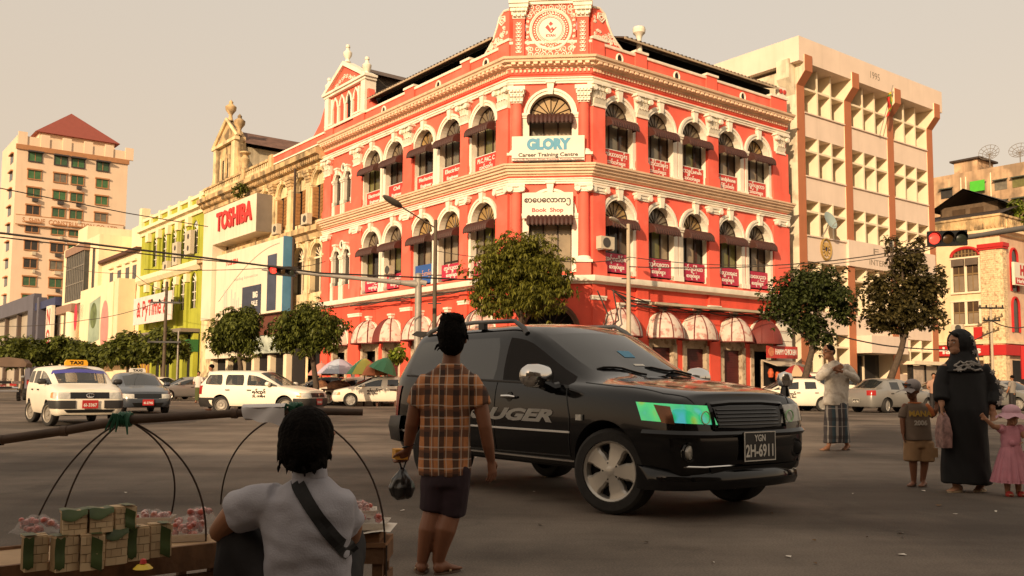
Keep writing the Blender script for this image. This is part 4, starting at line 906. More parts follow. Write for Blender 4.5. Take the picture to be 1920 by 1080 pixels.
DKP = mat('poster_navy', (.035, .04, .07), .4, var=.3, scale=2)
obj('poster', MB(LF).box(26.7, 30.1, .981, 1.0, 5.85, 7.9), DKP, BD); obj('poster', MB(LF).box(24.2, 25.7, .981, 1.0, 5.95, 9.75), mat('poster_slate', (.045, .055, .09), .4, var=.5, scale=.6), BD)
text_on('BIG', .55, TXTW, LF, 27.7, 7.2, 1.003, BD, flip=True, bold=.03); text_on('SALE', .5, TXTW, LF, 27.8, 6.6, 1.003, BD, flip=True, bold=.02)
obj('arc_line', MB(LF).tube([(34.8-11*i/16, .99, 7.2+3.2*sin(pi/2*i/16)) for i in range(17)], .025, 4), MATS['print_grey'], BD)
k = MB(LF)
for i in range(9): u = 33.6-.35*i; k.box(u-.1, u+.1, .981, .99, 6.0, 6.4+rw.uniform(.2, 1.6))
tag(obj('printed_skyline', k, mat('print_pink', (.62, .50, .44), .6), BD), kind='stuff')
k = thing('ground_floor_shop', 'brown and white shop front with a pale printed fascia under the hoarding', 'shop front', LF @ V((30, .5, 0)))
obj('brown_fascia', MB(LF).box(21.5, 29.0, .15, .6, 4.4, 5.75), mat('fascia_brown', (.13, .04, .025), .6, var=.1), k); obj('printed_fascia', MB(LF).box(23.5, 28.6, .15, .9, 3.1, 4.3), mat('fascia_print', (.45, .5, .42), .6, var=.5, scale=1.2), k); obj('white_fascia', MB(LF).box(29.05, 37.6, .15, .9, 2.9, 4.3), TW, k)
for u in (23.6, 26.2, 29, 31.5, 34, 37.2): obj('post', MB(LF).box(u-.25, u+.25, .1, .5, .13, 3.0), FIN, k)
obj('shop_interior', MB(LF).box(21.5, 37.5, .02, .09, .13, 4.3), DARKIN, k); obj('round_lamp', MB(LF).lathe([(0, 0), (.3, 0), (.3, .1), (0, .1)], 14, (27.9, .95, 4.9), Matrix.Rotation(-pi/2, 3, 'X')), mat('yellow_disc', (.75, .45, .05), .5), k)

# ------------------------------------------------------------------ lime green building
GRN = mat('lime_plaster', (.37, .39, .04), .8, var=.15, scale=.8, bump=.15, streak=.3, scol=(.16, .17, .02))
GT = mat('pale_peach_trim', srgb(240, 222, 185), .8, var=.08, streak=.15)
LB = thing('lime_building', 'lime green colonial row building with white arched lattice windows', 'building', LF @ V((41.4, 0, 0)))
GU = [43.3, 46.2, 48.85, 51.5, 54.35]
mb = MB(LF); arch_wall(mb, 41.32, 58.9, 10.9, 16.8, [(c, .72, 11.9, 14.0) for c in GU]); arch_wall(mb, 41.32, 58.9, 5.6, 10.9, [(c, .72, 7.3, 9.6) for c in GU]); mb.quad((41.32, 0, 0), (58.9, 0, 0), (58.9, 0, 5.6), (41.32, 0, 5.6)); obj('wall', mb, GRN, LB)
k = MB(LF); k.box(58.6, 58.9, -12, -.01, 0, 16.8); k.box(41.4, 58.9, -12, -11.7, 0, 16.8); obj('side_wall', k, GRN, LB)
sp3 = [LF @ V((59, 0, 0)), LF @ V((41.35, 0, 0))]
obj('cornice', sweep(sp3, [Fn(LF)], [(0, 15.2), (.15, 15.2), (.2, 15.5), (.5, 15.6), (.5, 15.9), (0, 16.0)]), GT, LB); obj('string_course', sweep(sp3, [Fn(LF)], [(0, 10.4), (.2, 10.45), (.45, 10.8), (.45, 11.2), (0, 11.25)]), GT, LB); obj('parapet_rail', sweep(sp3, [Fn(LF)], [(-.1, 16.6), (.15, 16.6), (.15, 16.85), (-.1, 16.85)]), GT, LB)
for i in range(7): u = 42+i*2.75; obj('parapet_post', MB(LF).box(u-.25, u+.25, -.1, .2, 16.0, 17.0), GT, LB)
obj('end_pier', MB(LF).box(58.2, 59.0, -.5, .3, 16.0, 18.0), GT, LB)
for u in (44.8, 47.5, 50.2, 53.0, 56.2):
    o = obj('pilaster', MB(LF).box(u-.3, u+.3, -.05, .2, 11.25, 14.4), GRN, LB); obj('capital', MB(LF).box(u-.42, u+.42, -.05, .35, 14.4, 15.2), GT, o); o = obj('pilaster', MB(LF).box(u-.3, u+.3, -.05, .2, 5.6, 9.6), GRN, LB); obj('capital', MB(LF).box(u-.4, u+.4, -.05, .32, 9.6, 10.3), GT, o)
LATW = mat('white_lattice', (.7, .65, .55), .7, var=0)
for c in GU:
    for zb, zp in ((11.9, 14.0), (7.3, 9.6)):
        k = MB(LF); k.box(c-.72, c+.72, -.2, -.15, zb, zp); k.poly([(x, -.15, z) for x, z in arc(c, .72, zp, 10)]); o = obj('window', k, PANES[0], LB)
        k = MB(LF)
        for j in range(1, 5): a = pi*j/5; k.tube([(c, -.12, zp), (c-cos(a)*.72, -.12, zp+sin(a)*.72)], .05, 4)
        for x in (c-.24, c+.24): k.box(x-.04, x+.04, -.15, -.1, zb, zp)
        for z in (zb+.7, zb+1.4, zp): k.box(c-.7, c+.7, -.149, -.101, z-.04, z+.04)
        obj('lattice', k, LATW, o); obj('arch_band', MB(LF).tube([(c-.8, .02, zb)]+[(x, .02, z) for x, z in arc(c, .8, zp, 10)]+[(c+.8, .02, zb)], .09, 5), GRN, o)
for u, z, f in ((47.4, 11.3, 2), (44.0, 11.9, 2), (50.0, 10.9, 1)): make_ac('air conditioner stack on the lime wall, %s' % {47.4: 'middle', 44.0: 'nearest the white hoarding', 50.0: 'small one on the left'}[u], LF, u, z, .1, fans=f, h=1.0, w=1.35)
pb_ = board(LF, 'white shop banner with red and black lettering on the lime building', 'shop_banner', 50.9, 11.2, 6.4, 8.9, 1.2, mat('banner_white', (.7, .62, .58), .6, var=.1), [('& PyTime &', 2.0, 7.7, 9.0)], TXTR, flip=True, depth=.1, bold=.04)
k = thing('ground_floor_shop', 'dark shop entrance with green fascia and lime pillars', 'shop front', LF @ V((48, .5, 0)))
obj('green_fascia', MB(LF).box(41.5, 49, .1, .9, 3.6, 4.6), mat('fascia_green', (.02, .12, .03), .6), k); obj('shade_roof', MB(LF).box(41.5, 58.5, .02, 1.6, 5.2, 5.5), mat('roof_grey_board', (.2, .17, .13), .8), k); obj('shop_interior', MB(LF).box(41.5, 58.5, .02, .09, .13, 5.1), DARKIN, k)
for u in (41.9, 44.5, 47.2, 50, 53, 56): obj('pillar', MB(LF).box(u-.35, u+.35, .1, .5, .13, 5.1), GRN, k)
for i in range(10): obj('yellow_curtain', MB(LF).box(53.2+i*.45, 53.5+i*.45, .5, .6, .2, 2.9), mat('yellow_cloth' if i % 2 else 'brown_cloth', (.5, .3, .02) if i % 2 else (.3, .15, .06), .8), k)

# ------------------------------------------------------------------ cream modern buildings, blue shop, tower
CRM = mat('cream_render', srgb(236, 215, 178), .8, var=.07, scale=.6, streak=.2, scol=(.35, .26, .17))
CB = thing('cream_building', 'cream building with a grid glass bay and a column beside the lime building', 'building', LF @ V((59.2, 0, 0)))
obj('low_wing', MB(LF).box(59.0, 73.6, -10, 0, 0, 14.0), CRM, CB); obj('tall_wing', MB(LF).box(73.6, 90.6, -12, .4, 0, 17.4), CRM, CB); obj('gable_wall', MB(LF).prism([(62, 14), (73.6, 14), (73.6, 18.3), (70, 18.4), (69, 17.2), (62, 16.4)], 1, -9, -3), CRM, CB); obj('roof_line', MB(LF).box(59.0, 73.5, -.3, .5, 14.0, 14.3), mat('dark_red_eaves', (.10, .045, .03), .8), CB)
obj('eaves_blocks', MB(LF).box(80, 84.5, -6, .2, 17.4, 19.2), CRM, CB)
o = obj('glass_bay', MB(LF).box(77.7, 86.5, .4, .9, 10.4, 16.6), mat('dark_bay_glass', (.05, .055, .055), .2, var=.3), CB); g = MB(LF)
for i in range(11): u = 77.8+i*.86; g.box(u-.06, u+.06, .9, .98, 10.4, 16.0)
for z in (12.5, 14.4): g.box(77.7, 86.5, .901, .979, z-.06, z+.06)
obj('mullions', g, mat('mullion_grey', (.2, .18, .15), .6), o); obj('bay_top', MB(LF).box(77.5, 86.7, .4, 1.1, 16.0, 16.9), mat('bay_brown', (.28, .17, .12), .7), o); obj('bay_sill', MB(LF).box(77.5, 86.7, .4, 1.2, 10.0, 10.4), FIN, o)
for u in (75.6, 88.5): obj('dark_slot', MB(LF).box(u-.5, u+.5, .4, .45, 1, 16.0), PANES[0], CB)
for u in (61, 63.5, 66.5, 69.5): o = obj('window', MB(LF).box(u-.6, u+.6, .0, .05, 10.8, 12.7), PANES[0], CB); obj('window_head', MB(LF).box(u-.8, u+.8, 0, .25, 13.1, 13.3), CRM, o)
obj('porch_roof', MB(LF).box(78, 86, .4, 2.0, 9.0, 9.9), mat('bay_brown', (.28, .17, .12), .7), CB); obj('porch_column', MB().lathe([(.8, 0), (.8, 9)], 16, LF @ V((79.5, 1.4, 0))), FIN, CB, smooth=40)
for u in (60, 65.3): obj('slot', MB(LF).box(u, u+.25, .001, .04, 3, 10), CRM, CB)
bd2 = thing('mural_board', 'big cream board printed with a green tree, pink oval and red square', 'hoarding', LF @ V((68, 1.8, 3)))
obj('panel', MB(LF).box(61.5, 74.8, 1.0, 1.8, 3.0, 11.0), CRM, bd2); obj('side_sheet', MB(LF).box(60.0, 61.45, .1, 1.7, 3.0, 11.2), mat('corrugated_cream', srgb(225, 205, 170), .7, var=.05), bd2)
obj('tree_picture', MB(LF).poly([(66.2, 1.81, 5.4), (70.9, 1.81, 5.0), (70.6, 1.81, 9.4), (66.2, 1.81, 9.9)]), mat('print_teal', (.30, .38, .28), .6, var=.3, scale=.6), bd2); obj('tree_print', MB(LF).lathe([(0, 0), (1.35, 0), (0, .02)], 18, (68.8, 1.82, 8.0), Matrix.Rotation(-pi/2, 3, 'X')), mat('print_leaf', (.12, .16, .06), .6, var=.6, scale=1.0), bd2)
obj('oval', MB(LF).poly([(64.3+1.5*cos(2*pi*i/24), 1.82, 6.6+2.7*sin(2*pi*i/24)) for i in range(24)]), mat('print_rose', (.62, .25, .22), .6), bd2); obj('red_square', MB(LF).box(66.4, 72.6, 1.801, 1.83, 2.9, 4.7), mat('print_red', (.55, .03, .06), .6, var=.1), bd2)
ov = thing('oval_sign', 'red oval blade sign with a grey square panel on the cream building', 'sign', LF @ V((76, 1.5, 8))); obj('oval_plate', MB(LF).poly([(76.3+.75*cos(2*pi*i/20), 1.9, 8.2+1.5*sin(2*pi*i/20)) for i in range(20)]), MATS['print_red'], ov); obj('grey_plate', MB(LF).box(73.3, 75.3, 1.7, 1.8, 7.8, 9.5), mat('plate_grey', (.2, .2, .17), .6), ov)
gs = thing('small_shop_signs', 'stack of two dark and grey shop signs beside the mural board', 'sign', LF @ V((77, 1.2, 3))); obj('upper_plate', MB(LF).box(75.2, 79.5, 1.0, 1.2, 4.6, 5.8), DKP, gs); obj('lower_plate', MB(LF).box(75.2, 79.5, 1.0, 1.2, 3.0, 4.3), MATS['plate_grey'], gs)
BLU = mat('blue_slate_cladding', (.10, .095, .12), .5, var=.15, scale=.5)
SB = thing('blue_shop_building', 'low slate blue shop building with a grey glass front at far left', 'building', LF @ V((91, 0, 0)))
obj('body', MB(LF).box(91, 150, -10, .3, 0, 11.4), mat('grey_glass_front', (.42, .36, .28), .4, var=.12, scale=.3), SB); obj('blue_band', MB(LF).box(103.6, 150, .3, 1.2, 10.9, 13.0), BLU, SB); obj('blue_column', MB(LF).box(103.5, 107, .31, 1.3, 0, 12.6), BLU, SB); obj('blue_column', MB(LF).box(99.8, 101.0, .31, 1.3, 0, 12.2), BLU, SB); obj('blue_top', MB(LF).box(91, 103.4, .3, 1.1, 10.6, 11.6), mat('navy_band', (.03, .04, .11), .5), SB)
for i in range(7): obj('louvre', MB(LF).box(101.05, 103.45, .35, .9, 2+i*1.2, 2.7+i*1.2), mat('louvre_brown', (.10, .07, .055), .6), SB)
obj('dark_glass', MB(LF).box(93.6, 99.7, .31, .5, 0, 10.4), mat('brown_glass', (.07, .05, .04), .2, var=.3), SB)
for u in (109, 117, 127): obj('mullion', MB(LF).box(u, u+.9, .31, .8, 0, 10.8), MATS['louvre_brown'], SB)
nb = thing('vertical_sign', 'tall white vertical sign with red serif letters N O B', 'sign', LF @ V((92.7, 1.3, 2))); obj('panel', MB(LF).box(91.4, 94.4, 1.0, 1.4, 1.5, 10.6), MATS['sign_white'], nb)
for t_, z in (('N', 9.1), ('O', 6.5), ('B', 3.9)): text_on(t_, 2.7, TXTR, LF, 92.9, z, 1.42, nb, flip=True, bold=.06)

P0 = V((-90.85, 165, 0)); TF = frame(P0, 52.17, 1); TSd = frame(P0, -37.84, -1)
TWR = mat('pale_pink_tower', srgb(226, 200, 172), .85, var=.06, scale=.3, streak=.12, scol=(.4, .3, .2)); TTR = mat('tower_ochre_trim', (.42, .20, .09), .8, var=.1)
GG = [glassy('green_window_blind', (.06, .15, .055), .3), glassy('green_window_glass', (.05, .11, .05), .2), PANES[2], PANES[0]]
TB = thing('tower_block', 'tall pale tower block with red hipped roof, green windows and a construction company sign', 'building', P0)
obj('wall', MB(TF).box(0, 19.4, -16, 0, 0, 46.2), TWR, TB)
obj('trim_band', MB(TF).box(-.2, 19.6, -.1, .3, 43.6, 44.5), TTR, TB)
for i in range(6): u = .1+i*3.75; obj('merlon', MB(TF).box(u, u+1.5, -.3, .2, 44.5, 46.9), TWR, TB)
obj('penthouse', MB(TF).box(3.8, 17.2, -12, -1.5, 46.2, 48.0), TWR, TB)
k = MB(TF); k.add([(3.0, -.6, 47.6), (18.0, -.6, 47.6), (18.0, -13, 47.6), (3.0, -13, 47.6), (10.2, -6.5, 53.6)], [(0, 1, 4), (1, 2, 4), (2, 3, 4), (3, 0, 4), (0, 3, 2, 1)]); obj('hipped_roof', k, mat('red_roof_metal', (.26, .065, .045), .7, var=.06), TB)
rt = random.Random(2)
for j in range(13):
    z = 41.7-3.3*j
    for i, u in enumerate((3.05, 7.4, 10.4, 14.8)):
        o = obj('window', MB(TF).box(u-1.05, u+1.05, .02, .05, z, z+1.6), rt.choice(GG[:2]*3+GG[2:]), TB)
        f = MB(TF); f.box(u-1.2, u+1.2, .0, .22, z-.18, z-.001); f.box(u-1.3, u+1.3, 0, .35 if j not in (0, 4) else .9, z+1.6, z+1.85); f.box(u-1.2, u-1.05, 0, .12, z, z+1.6); f.box(u+1.05, u+1.2, 0, .12, z, z+1.6); obj('frame', f, TTR if j else mat('hood_dark', (.06, .05, .05), .7), o)
        g = MB(TF); g.box(u-.05, u+.05, .05, .09, z, z+1.6); obj('mullion', g, TTR, o)
        if rt.random() < .6 and j: obj('window_air_conditioner', MB(TF).box(u-.1+rt.uniform(-.4, .5), u+.75, .02, .6, z-.95, z-.35), FANM if rt.random() < .4 else ACW, TB)
    o = obj('window', MB(TSd).box(3.2, 6.2, .02, .05, z, z+1.6), PANES[0], TB); obj('frame', MB(TSd).box(3.0, 6.4, 0, .4, z+1.6, z+1.85), TTR, o)
ts = board(TF, 'long pale sign reading SHINE CONSTRUCTION across the tower', 'tower_sign', 9.6, 18.6, 29.6, 31.5, .5, TWR, [('S  SHINE  CONSTRUCTION CO. LTD', 1.3, 30.5, 16.5)], TTR, depth=.3, bold=.03)
obj('border', MB(TF).box(.2, 19, .501, .52, 31.35, 31.5), TTR, ts); obj('border', MB(TF).box(.2, 19, .501, .52, 29.6, 29.75), TTR, ts)

# unseen buildings put behind the viewer, sized so their shade covers the near road
SHD = mat('dim_street_render', (.15, .125, .10), .85, var=.15, scale=.5, streak=.3)  # dark tone chosen to keep bright reflections off the black car
def backblock(label, x0, x1, y0, y1, h, m=SHD):
    b = thing('street_block', label, 'building', ((x0+x1)/2, y1, 0), 0, 'blocks behind the viewer')
    obj('wall', MB().box(x0, x1, y0, y1, 0, h), m, b); obj('parapet', MB().box(x0-.3, x1+.3, y1-.5, y1+.3, h, h+.8), m, b)
    for j in range(int(h/3.6)):
        n = int((x1-x0)/3.2)
        for i in range(n): u = x0+1.6+i*(x1-x0-1.2)/n; obj('window', MB().box(u-.6, u+.6, y1, y1+.05, 1.2+j*3.6, 3.0+j*3.6), PANES[(i+j) % 4], b)
backblock('unseen plain grey street block behind the viewer on the left', -34, -9.5, -30, -16, 10.5)
backblock('unseen plain grey street block directly behind the viewer', -8.5, 16, -30, -14, 14.5)
backblock('unseen plain grey street block behind the viewer on the right', 17, 44, -30, -12, 15)
# ------------------------------------------------------------------ trees
def leaf_mat(name, c, var=.5):
    m = bpy.data.materials.new(name); m.use_nodes = True; N, L = m.node_tree.nodes, m.node_tree.links
    b = N['Principled BSDF']; b.inputs['Roughness'].default_value = .55; b.inputs['Specular IOR Level'].default_value = .25
    g = N.new('ShaderNodeNewGeometry'); r = N.new('ShaderNodeValToRGB')
    r.color_ramp.elements[0].color = (c[0]*(1-var), c[1]*(1-var), c[2]*(1-var), 1); r.color_ramp.elements[1].color = (c[0]*(1+var*1.5), c[1]*(1+var*1.1), c[2]*(1+var*.6), 1)
    L.new(g.outputs['Random Per Island'], r.inputs[0]); L.new(r.outputs[0], b.inputs['Base Color'])
    t = N.new('ShaderNodeBsdfTranslucent'); L.new(r.outputs[0], t.inputs[0]); x = N.new('ShaderNodeMixShader'); x.inputs[0].default_value = .3
    L.new(b.outputs[0], x.inputs[1]); L.new(t.outputs[0], x.inputs[2]); L.new(x.outputs[0], N['Material Output'].inputs[0]); return m
LEAF_A = leaf_mat('mango_leaf', (.125, .135, .022)); LEAF_B = leaf_mat('dark_broad_leaf', (.045, .062, .018)); LEAF_C = leaf_mat('street_leaf', (.095, .12, .024)); LEAF_D = leaf_mat('brownish_leaf', (.068, .060, .022)); LEAF_E = leaf_mat('bright_leaf', (.16, .22, .03))
BARK = mat('bark', (.075, .052, .035), .9, var=.35, scale=8, bump=.6, bscale=15)
def foliage(blobs, ncl, nleaf, ln, wd, rnd, droop=.5, shell=.55):
    mb = MB(); vs, fs = [], []
    tot = sum(r[0]*r[1]*r[2] for c, r in blobs)
    for c, r in blobs:
        for _ in range(int(ncl*r[0]*r[1]*r[2]/tot)+1):
            d = V((rnd.gauss(0, 1), rnd.gauss(0, 1), rnd.gauss(0, 1))).normalized(); k = rnd.uniform(shell, 1.0)
            n = noise.noise((V(c)+d*2.2)*.9); k *= 1+.75*n
            if noise.noise((V(c)+d*r[0]*k)*1.9+V((3, 1, 7))) < -.22 and k > .55: continue
            p = V(c)+V((d.x*r[0], d.y*r[1], d.z*r[2]))*k
            ax = (d+V((0, 0, .35))).normalized(); e = ax.orthogonal().normalized(); f = ax.cross(e); ph = rnd.random()*6
            for i in range(nleaf):
                a = ph+2*pi*i/nleaf+rnd.uniform(-.3, .3); q = (e*cos(a)+f*sin(a))*rnd.uniform(.6, 1)+ax*rnd.uniform(-.1, .5); q.z -= droop*rnd.uniform(.3, 1); q.normalize()
                s = q.cross(V((rnd.uniform(-.4, .4), rnd.uniform(-.4, .4), 1))).normalized(); l = ln*rnd.uniform(.6, 1.15); w = wd*rnd.uniform(.7, 1.2)
                b = p+q*l*.15; m_ = p+q*l*.55; t = p+q*l; t.z -= l*.12*droop
                i0 = len(vs); vs += [b, m_+s*w, t, m_-s*w]; fs.append((i0, i0+1, i0+2, i0+3))
    mb.v = [tuple(v) for v in vs]; mb.f = fs; return mb
def tree(label, base, trunk, blobs, ncl, nleaf, ln, wd, leaf, seed, droop=.5, r0=.16, shell=.5, group='street trees', limbs=7, name='street_tree', cat='tree'):
    rnd = random.Random(seed); t = thing(name, label, cat, base, 0, group)
    k = MB(); n = len(trunk); k.tube(trunk, [r0*(1-.5*i/(n-1)) for i in range(n)], 9)
    top = V(trunk[-1]); 
    for i in range(limbs):
        c, r = rnd.choice(blobs); d = V((rnd.uniform(-1, 1), rnd.uniform(-1, 1), rnd.uniform(-.3, .9))); e = V(c)+V((d.x*r[0], d.y*r[1], d.z*r[2]))*.75
        s = V(trunk[max(1, n-2)]).lerp(top, rnd.random()); m_ = s.lerp(e, .5)+V((rnd.uniform(-.1, .1), rnd.uniform(-.1, .1), .15)); k.tube([s, m_, e], [r0*.38, r0*.25, r0*.1], 6)
    obj('trunk', k, BARK, t, smooth=True)
    o = obj('crown', foliage(blobs, ncl, nleaf, ln, wd, rnd, droop, shell), leaf, t, fix=False); return t
def pb(px, py, Y, rx, rz=None, ry=None, dY=0.):
    """crown lobe seen at pixel (px,py) standing at distance Y, radii in pixels"""
    s = Y/1718; return (px_at(px, py, Y+dY), (rx*s, (ry or rx)*s, (rz or rx)*s))
def trunk_to(base, px, py, Y, bend=.15):
    a = V(base); b = px_at(px, py, Y); return [a, a.lerp(b, .35)+V((bend, 0, 0)), a.lerp(b, .7)+V((bend*.6, .05, 0)), b]
Y = 38.3; b0 = V((.2, Y, 0))
tree('large bushy tree with drooping narrow leaves in front of the corner entrance', b0, trunk_to(b0, 975, 560, Y), [pb(935, 505, Y, 58, 52), pb(1010, 500, Y, 62, 50), pb(970, 465, Y, 50, 34), pb(905, 550, Y, 34, 30), pb(985, 555, Y, 62, 38), pb(1045, 540, Y, 32, 34), pb(930, 575, Y, 36, 22)], 3400, 9, .27, .036, LEAF_A, 1, 1.0, shell=.35)
Y = 41.; b0 = px_ground(445, 766); Y = b0.y
tree('round green street tree in front of the white hoarding', b0, trunk_to(b0, 447, 655, Y), [pb(440, 620, Y, 46, 40), pb(465, 600, Y, 30, 28), pb(425, 640, Y, 34, 26), pb(462, 645, Y, 30, 24), pb(440, 590, Y, 22, 17)], 1700, 8, .25, .044, LEAF_C, 2, .8, shell=.35)
b0 = px_ground(590, 766); Y = b0.y
tree('wide green street tree in front of the left corner building shops', b0, trunk_to(b0, 580, 645, Y), [pb(550, 615, Y, 42, 38), pb(605, 610, Y, 40, 38), pb(578, 590, Y, 38, 26), pb(535, 640, Y, 26, 20), pb(620, 640, Y, 24, 20), pb(578, 640, Y, 36, 24)], 2000, 8, .25, .044, LEAF_C, 3, .8, shell=.35)
b0 = px_ground(1497, 769); Y = b0.y
tree('dark broad-leaved street tree with a slender leaning trunk right of the red building', b0, [b0, px_at(1508, 715, Y), px_at(1522, 660, Y), px_at(1532, 600, Y)], [pb(1480, 555, Y, 50, 42), pb(1555, 555, Y, 50, 46), pb(1520, 530, Y, 52, 36), pb(1500, 600, Y, 40, 28), pb(1450, 580, Y, 26, 26), pb(1585, 590, Y, 26, 24), pb(1535, 625, Y, 36, 34)], 2400, 8, .22, .062, LEAF_B, 4, .5, r0=.2, shell=.35)
b0 = px_ground(1653, 772); Y = b0.y
tree('tall brownish street tree with a forked leaning trunk before the office block', b0, [b0, px_at(1668, 715, Y), px_at(1690, 655, Y), px_at(1705, 590, Y)], [pb(1700, 490, Y, 40, 40), pb(1660, 545, Y, 44, 40), pb(1730, 540, Y, 46, 44), pb(1690, 590, Y, 62, 34), pb(1745, 590, Y, 32, 30), pb(1650, 600, Y, 32, 28), pb(1672, 455, Y, 18, 18), pb(1725, 455, Y, 18, 14), pb(1762, 510, Y, 14, 22)], 2200, 8, .22, .062, LEAF_D, 5, .5, r0=.19, shell=.35)
for i, (x, yg, cx, cy, rx, rz, lab) in enumerate(((40, 742, 38, 655, 46, 26, 'dense low street tree at the left edge before the blue shop'), (118, 742, 112, 652, 38, 25, 'dense low street tree behind the white taxi roof'), (172, 743, 168, 660, 34, 20, 'small low street tree right of the taxi roof'), (235, 745, 238, 648, 40, 30, 'broad dark street tree before the lime building, left of the wooden pole'), (300, 747, 300, 640, 42, 30, 'broad dark street tree before the lime building, right of the wooden pole'))):
    b0 = px_ground(x, yg); Y = b0.y
    tree(lab, b0, trunk_to(b0, cx, cy+5, Y), [pb(cx, cy+6, Y, rx*1.0, rz*.95), pb(cx-rx*.6, cy+rz*.4, Y, rx*.7, rz*.8), pb(cx+rx*.6, cy+rz*.35, Y, rx*.7, rz*.8), pb(cx+rx*.1, cy-rz*.4, Y, rx*.6, rz*.6)], 900, 7, .42, .11, LEAF_C, 20+i, .7)
b0 = V((-6.6, 46.2, .13)); Y = 46.2
tree('bright green potted shrub by the corner shops, beside the green umbrella', b0, [b0, b0+V((0, 0, 1)), px_at(748, 668, Y)], [pb(748, 660, Y, 16, 15), pb(740, 668, Y, 10, 10)], 60, 6, .3, .09, LEAF_E, 40, .8, r0=.05, limbs=3, name='shrub', cat='shrub', group='shrubs')
b0 = LF @ V((32.0, .3, 16.3)); Y = b0.y; c = px_at(448, 358, Y-1)
tree('green bush growing from the ledge above the white hoarding', LF @ V((31, .5, 15.2)), [LF @ V((31, .5, 15.2)), c, c+V((0, 0, .3))], [(c, (.55, .55, .6)), (c+V((.2, 0, .3)), (.4, .4, .4))], 70, 6, .3, .08, LEAF_C, 41, .5, r0=.05, limbs=3, name='wall_bush', cat='bush', group='shrubs')
Y = 69.5; c = px_at(1905, 390, Y)
tree('yellowish green bush on the roof terrace of the restaurant building', HR @ V((3.2, -1, 13.9)), [HR @ V((3.2, -1, 13.9)), c], [pb(1905, 385, Y, 18, 14), pb(1915, 405, Y, 20, 16)], 120, 6, .4, .1, LEAF_E, 42, .5, r0=.1, limbs=3, name='roof_bush', cat='bush', group='shrubs')
b0 = HF @ V((1.0, 2.2, 0)); pt = thing('small_palm', 'small dry palm beside the restaurant corner pier', 'palm', b0); k = MB(); k.tube([b0, b0+V((0, 0, 1.9))], [.14, .1], 8); obj('trunk', k, BARK, pt)
k = MB()
for i in range(16):
    a = i*2.4; d = V((cos(a), sin(a), .6+.4*sin(i))); P = [b0+V((0, 0, 1.9))+d*t*1.0+V((0, 0, -.9*t*t)) for t in (0, .4, .8, 1.2)]
    for j in range(3):
        s = d.cross(V((0, 0, 1))).normalized()*.16; k.quad(P[j]-s, P[j]+s, P[j+1]+s*.8, P[j+1]-s*.8)
obj('fronds', k, LEAF_E, pt, fix=False)
b0 = HR @ V((5.0, 2.6, 0)); tree('small dark tree at the right edge before the restaurant', b0, [b0, b0+V((0, 0, 2)), b0+V((0, 0, 3.6))], [(b0+V((0, 0, 3.9)), (1.1, 1.1, .9)), (b0+V((.7, 0, 3.5)), (.8, .8, .6))], 160, 6, .32, .09, LEAF_B, 43, .6, r0=.09)

# ------------------------------------------------------------------ traffic lights, lamp posts, poles and cables
LRED = mat('red_signal_lens', (1.0, .05, .03), .3, var=0, emit=1.6); LDK = mat('unlit_amber_lens', (.06, .035, .015), .3, var=0); LDG = mat('unlit_green_lens', (.03, .035, .025), .3, var=0)
def signal_head(root, c, ax, fr, w=1.05, h=.36):
    """three lenses side by side along ax facing fr"""
    ax = V(ax).normalized(); fr = V(fr).normalized(); up = V((0, 0, 1)); M = Matrix(((ax.x, fr.x, up.x, c[0]), (ax.y, fr.y, up.y, c[1]), (ax.z, fr.z, up.z, c[2]), (0, 0, 0, 1)))
    k = MB(M); k.box(-w/2, w/2, -.12, .08, -h/2, h/2); hd = obj('signal_housing', k, BLACK, root)
    for i, m in enumerate((LRED, LDK, LDG)):
        x = -w/3+i*w/3; R = w/7.2
        obj('lens', MB(M).lathe([(0, .05), (R*.6, .035), (R, 0), (R, -.02)], 20, (x, .09, 0), Matrix.Rotation(-pi/2, 3, 'X')), m, hd, smooth=True)
        v = MB(M); v.grid(lambda a, b: (x+(R+.015)*cos(pi*(1.25*a-.125)), .08+.24*b, (R+.015)*sin(pi*(1.25*a-.125))), 14, 2); obj('visor', v, BLACK, hd)
    return hd
Y = 38.; c = px_at(785, 515, Y)
tl_ = thing('traffic_light', 'grey mast arm traffic light with a red signal reaching left over the road', 'traffic light', (c.x, Y, 0), 0, 'traffic lights')
k = MB(); k.tube([(c.x, Y, 0), (c.x, Y, c.z)], [.17, .14], 14); k.lathe([(.15, c.z), (.1, c.z+.06), (0, c.z+.08)], 14, (c.x, Y, 0)); obj('pole', k, STEEL, tl_, smooth=40)
a = px_at(782, 533, Y); b = px_at(552, 510, Y-1.0); k = MB(); k.tube([a, a.lerp(b, .15), b], [.17, .1, .075], 12); obj('arm', k, STEEL, tl_, smooth=40)
obj('collar', MB().tube([a.lerp(b, .14), a.lerp(b, .17)], .125, 12), STEEL, tl_); k = MB(); k.tube([px_at(782, 527, Y), px_at(800, 532, Y)], .12, 10); obj('stub', k, STEEL, tl_)
hc = px_at(530, 508.5, Y-1.1); signal_head(tl_, hc, (a-b), (.05, -1, 0)); obj('arm_tip', MB().tube([hc+V((-.5, .02, .02)), hc+V((-.85, .02, .08))], .05, 8), STEEL, tl_)
Y = 25.; c = px_at(1776, 447, Y)
tr_ = thing('traffic_light', 'dark mast arm traffic light with a red signal reaching in from the right', 'traffic light', (15.6, Y+1.0, 0), 0, 'traffic lights')
e = px_at(2020, 412, Y+.6); k = MB(); k.tube([px_at(1808, 446, Y), px_at(1880, 434, Y+.2), e], [.06, .075, .1], 12); obj('arm', k, mat('dark_mast', (.10, .09, .08), .6, var=.1), tr_, smooth=40)
k = MB(); k.tube([(e.x, e.y, 0), (e.x, e.y, e.z+.3)], [.17, .13], 14); obj('pole', k, MATS['dark_mast'], tr_, smooth=40)
signal_head(tr_, c, (1, .03, .05), (-.35, -1, -.05), w=1.12, h=.42)
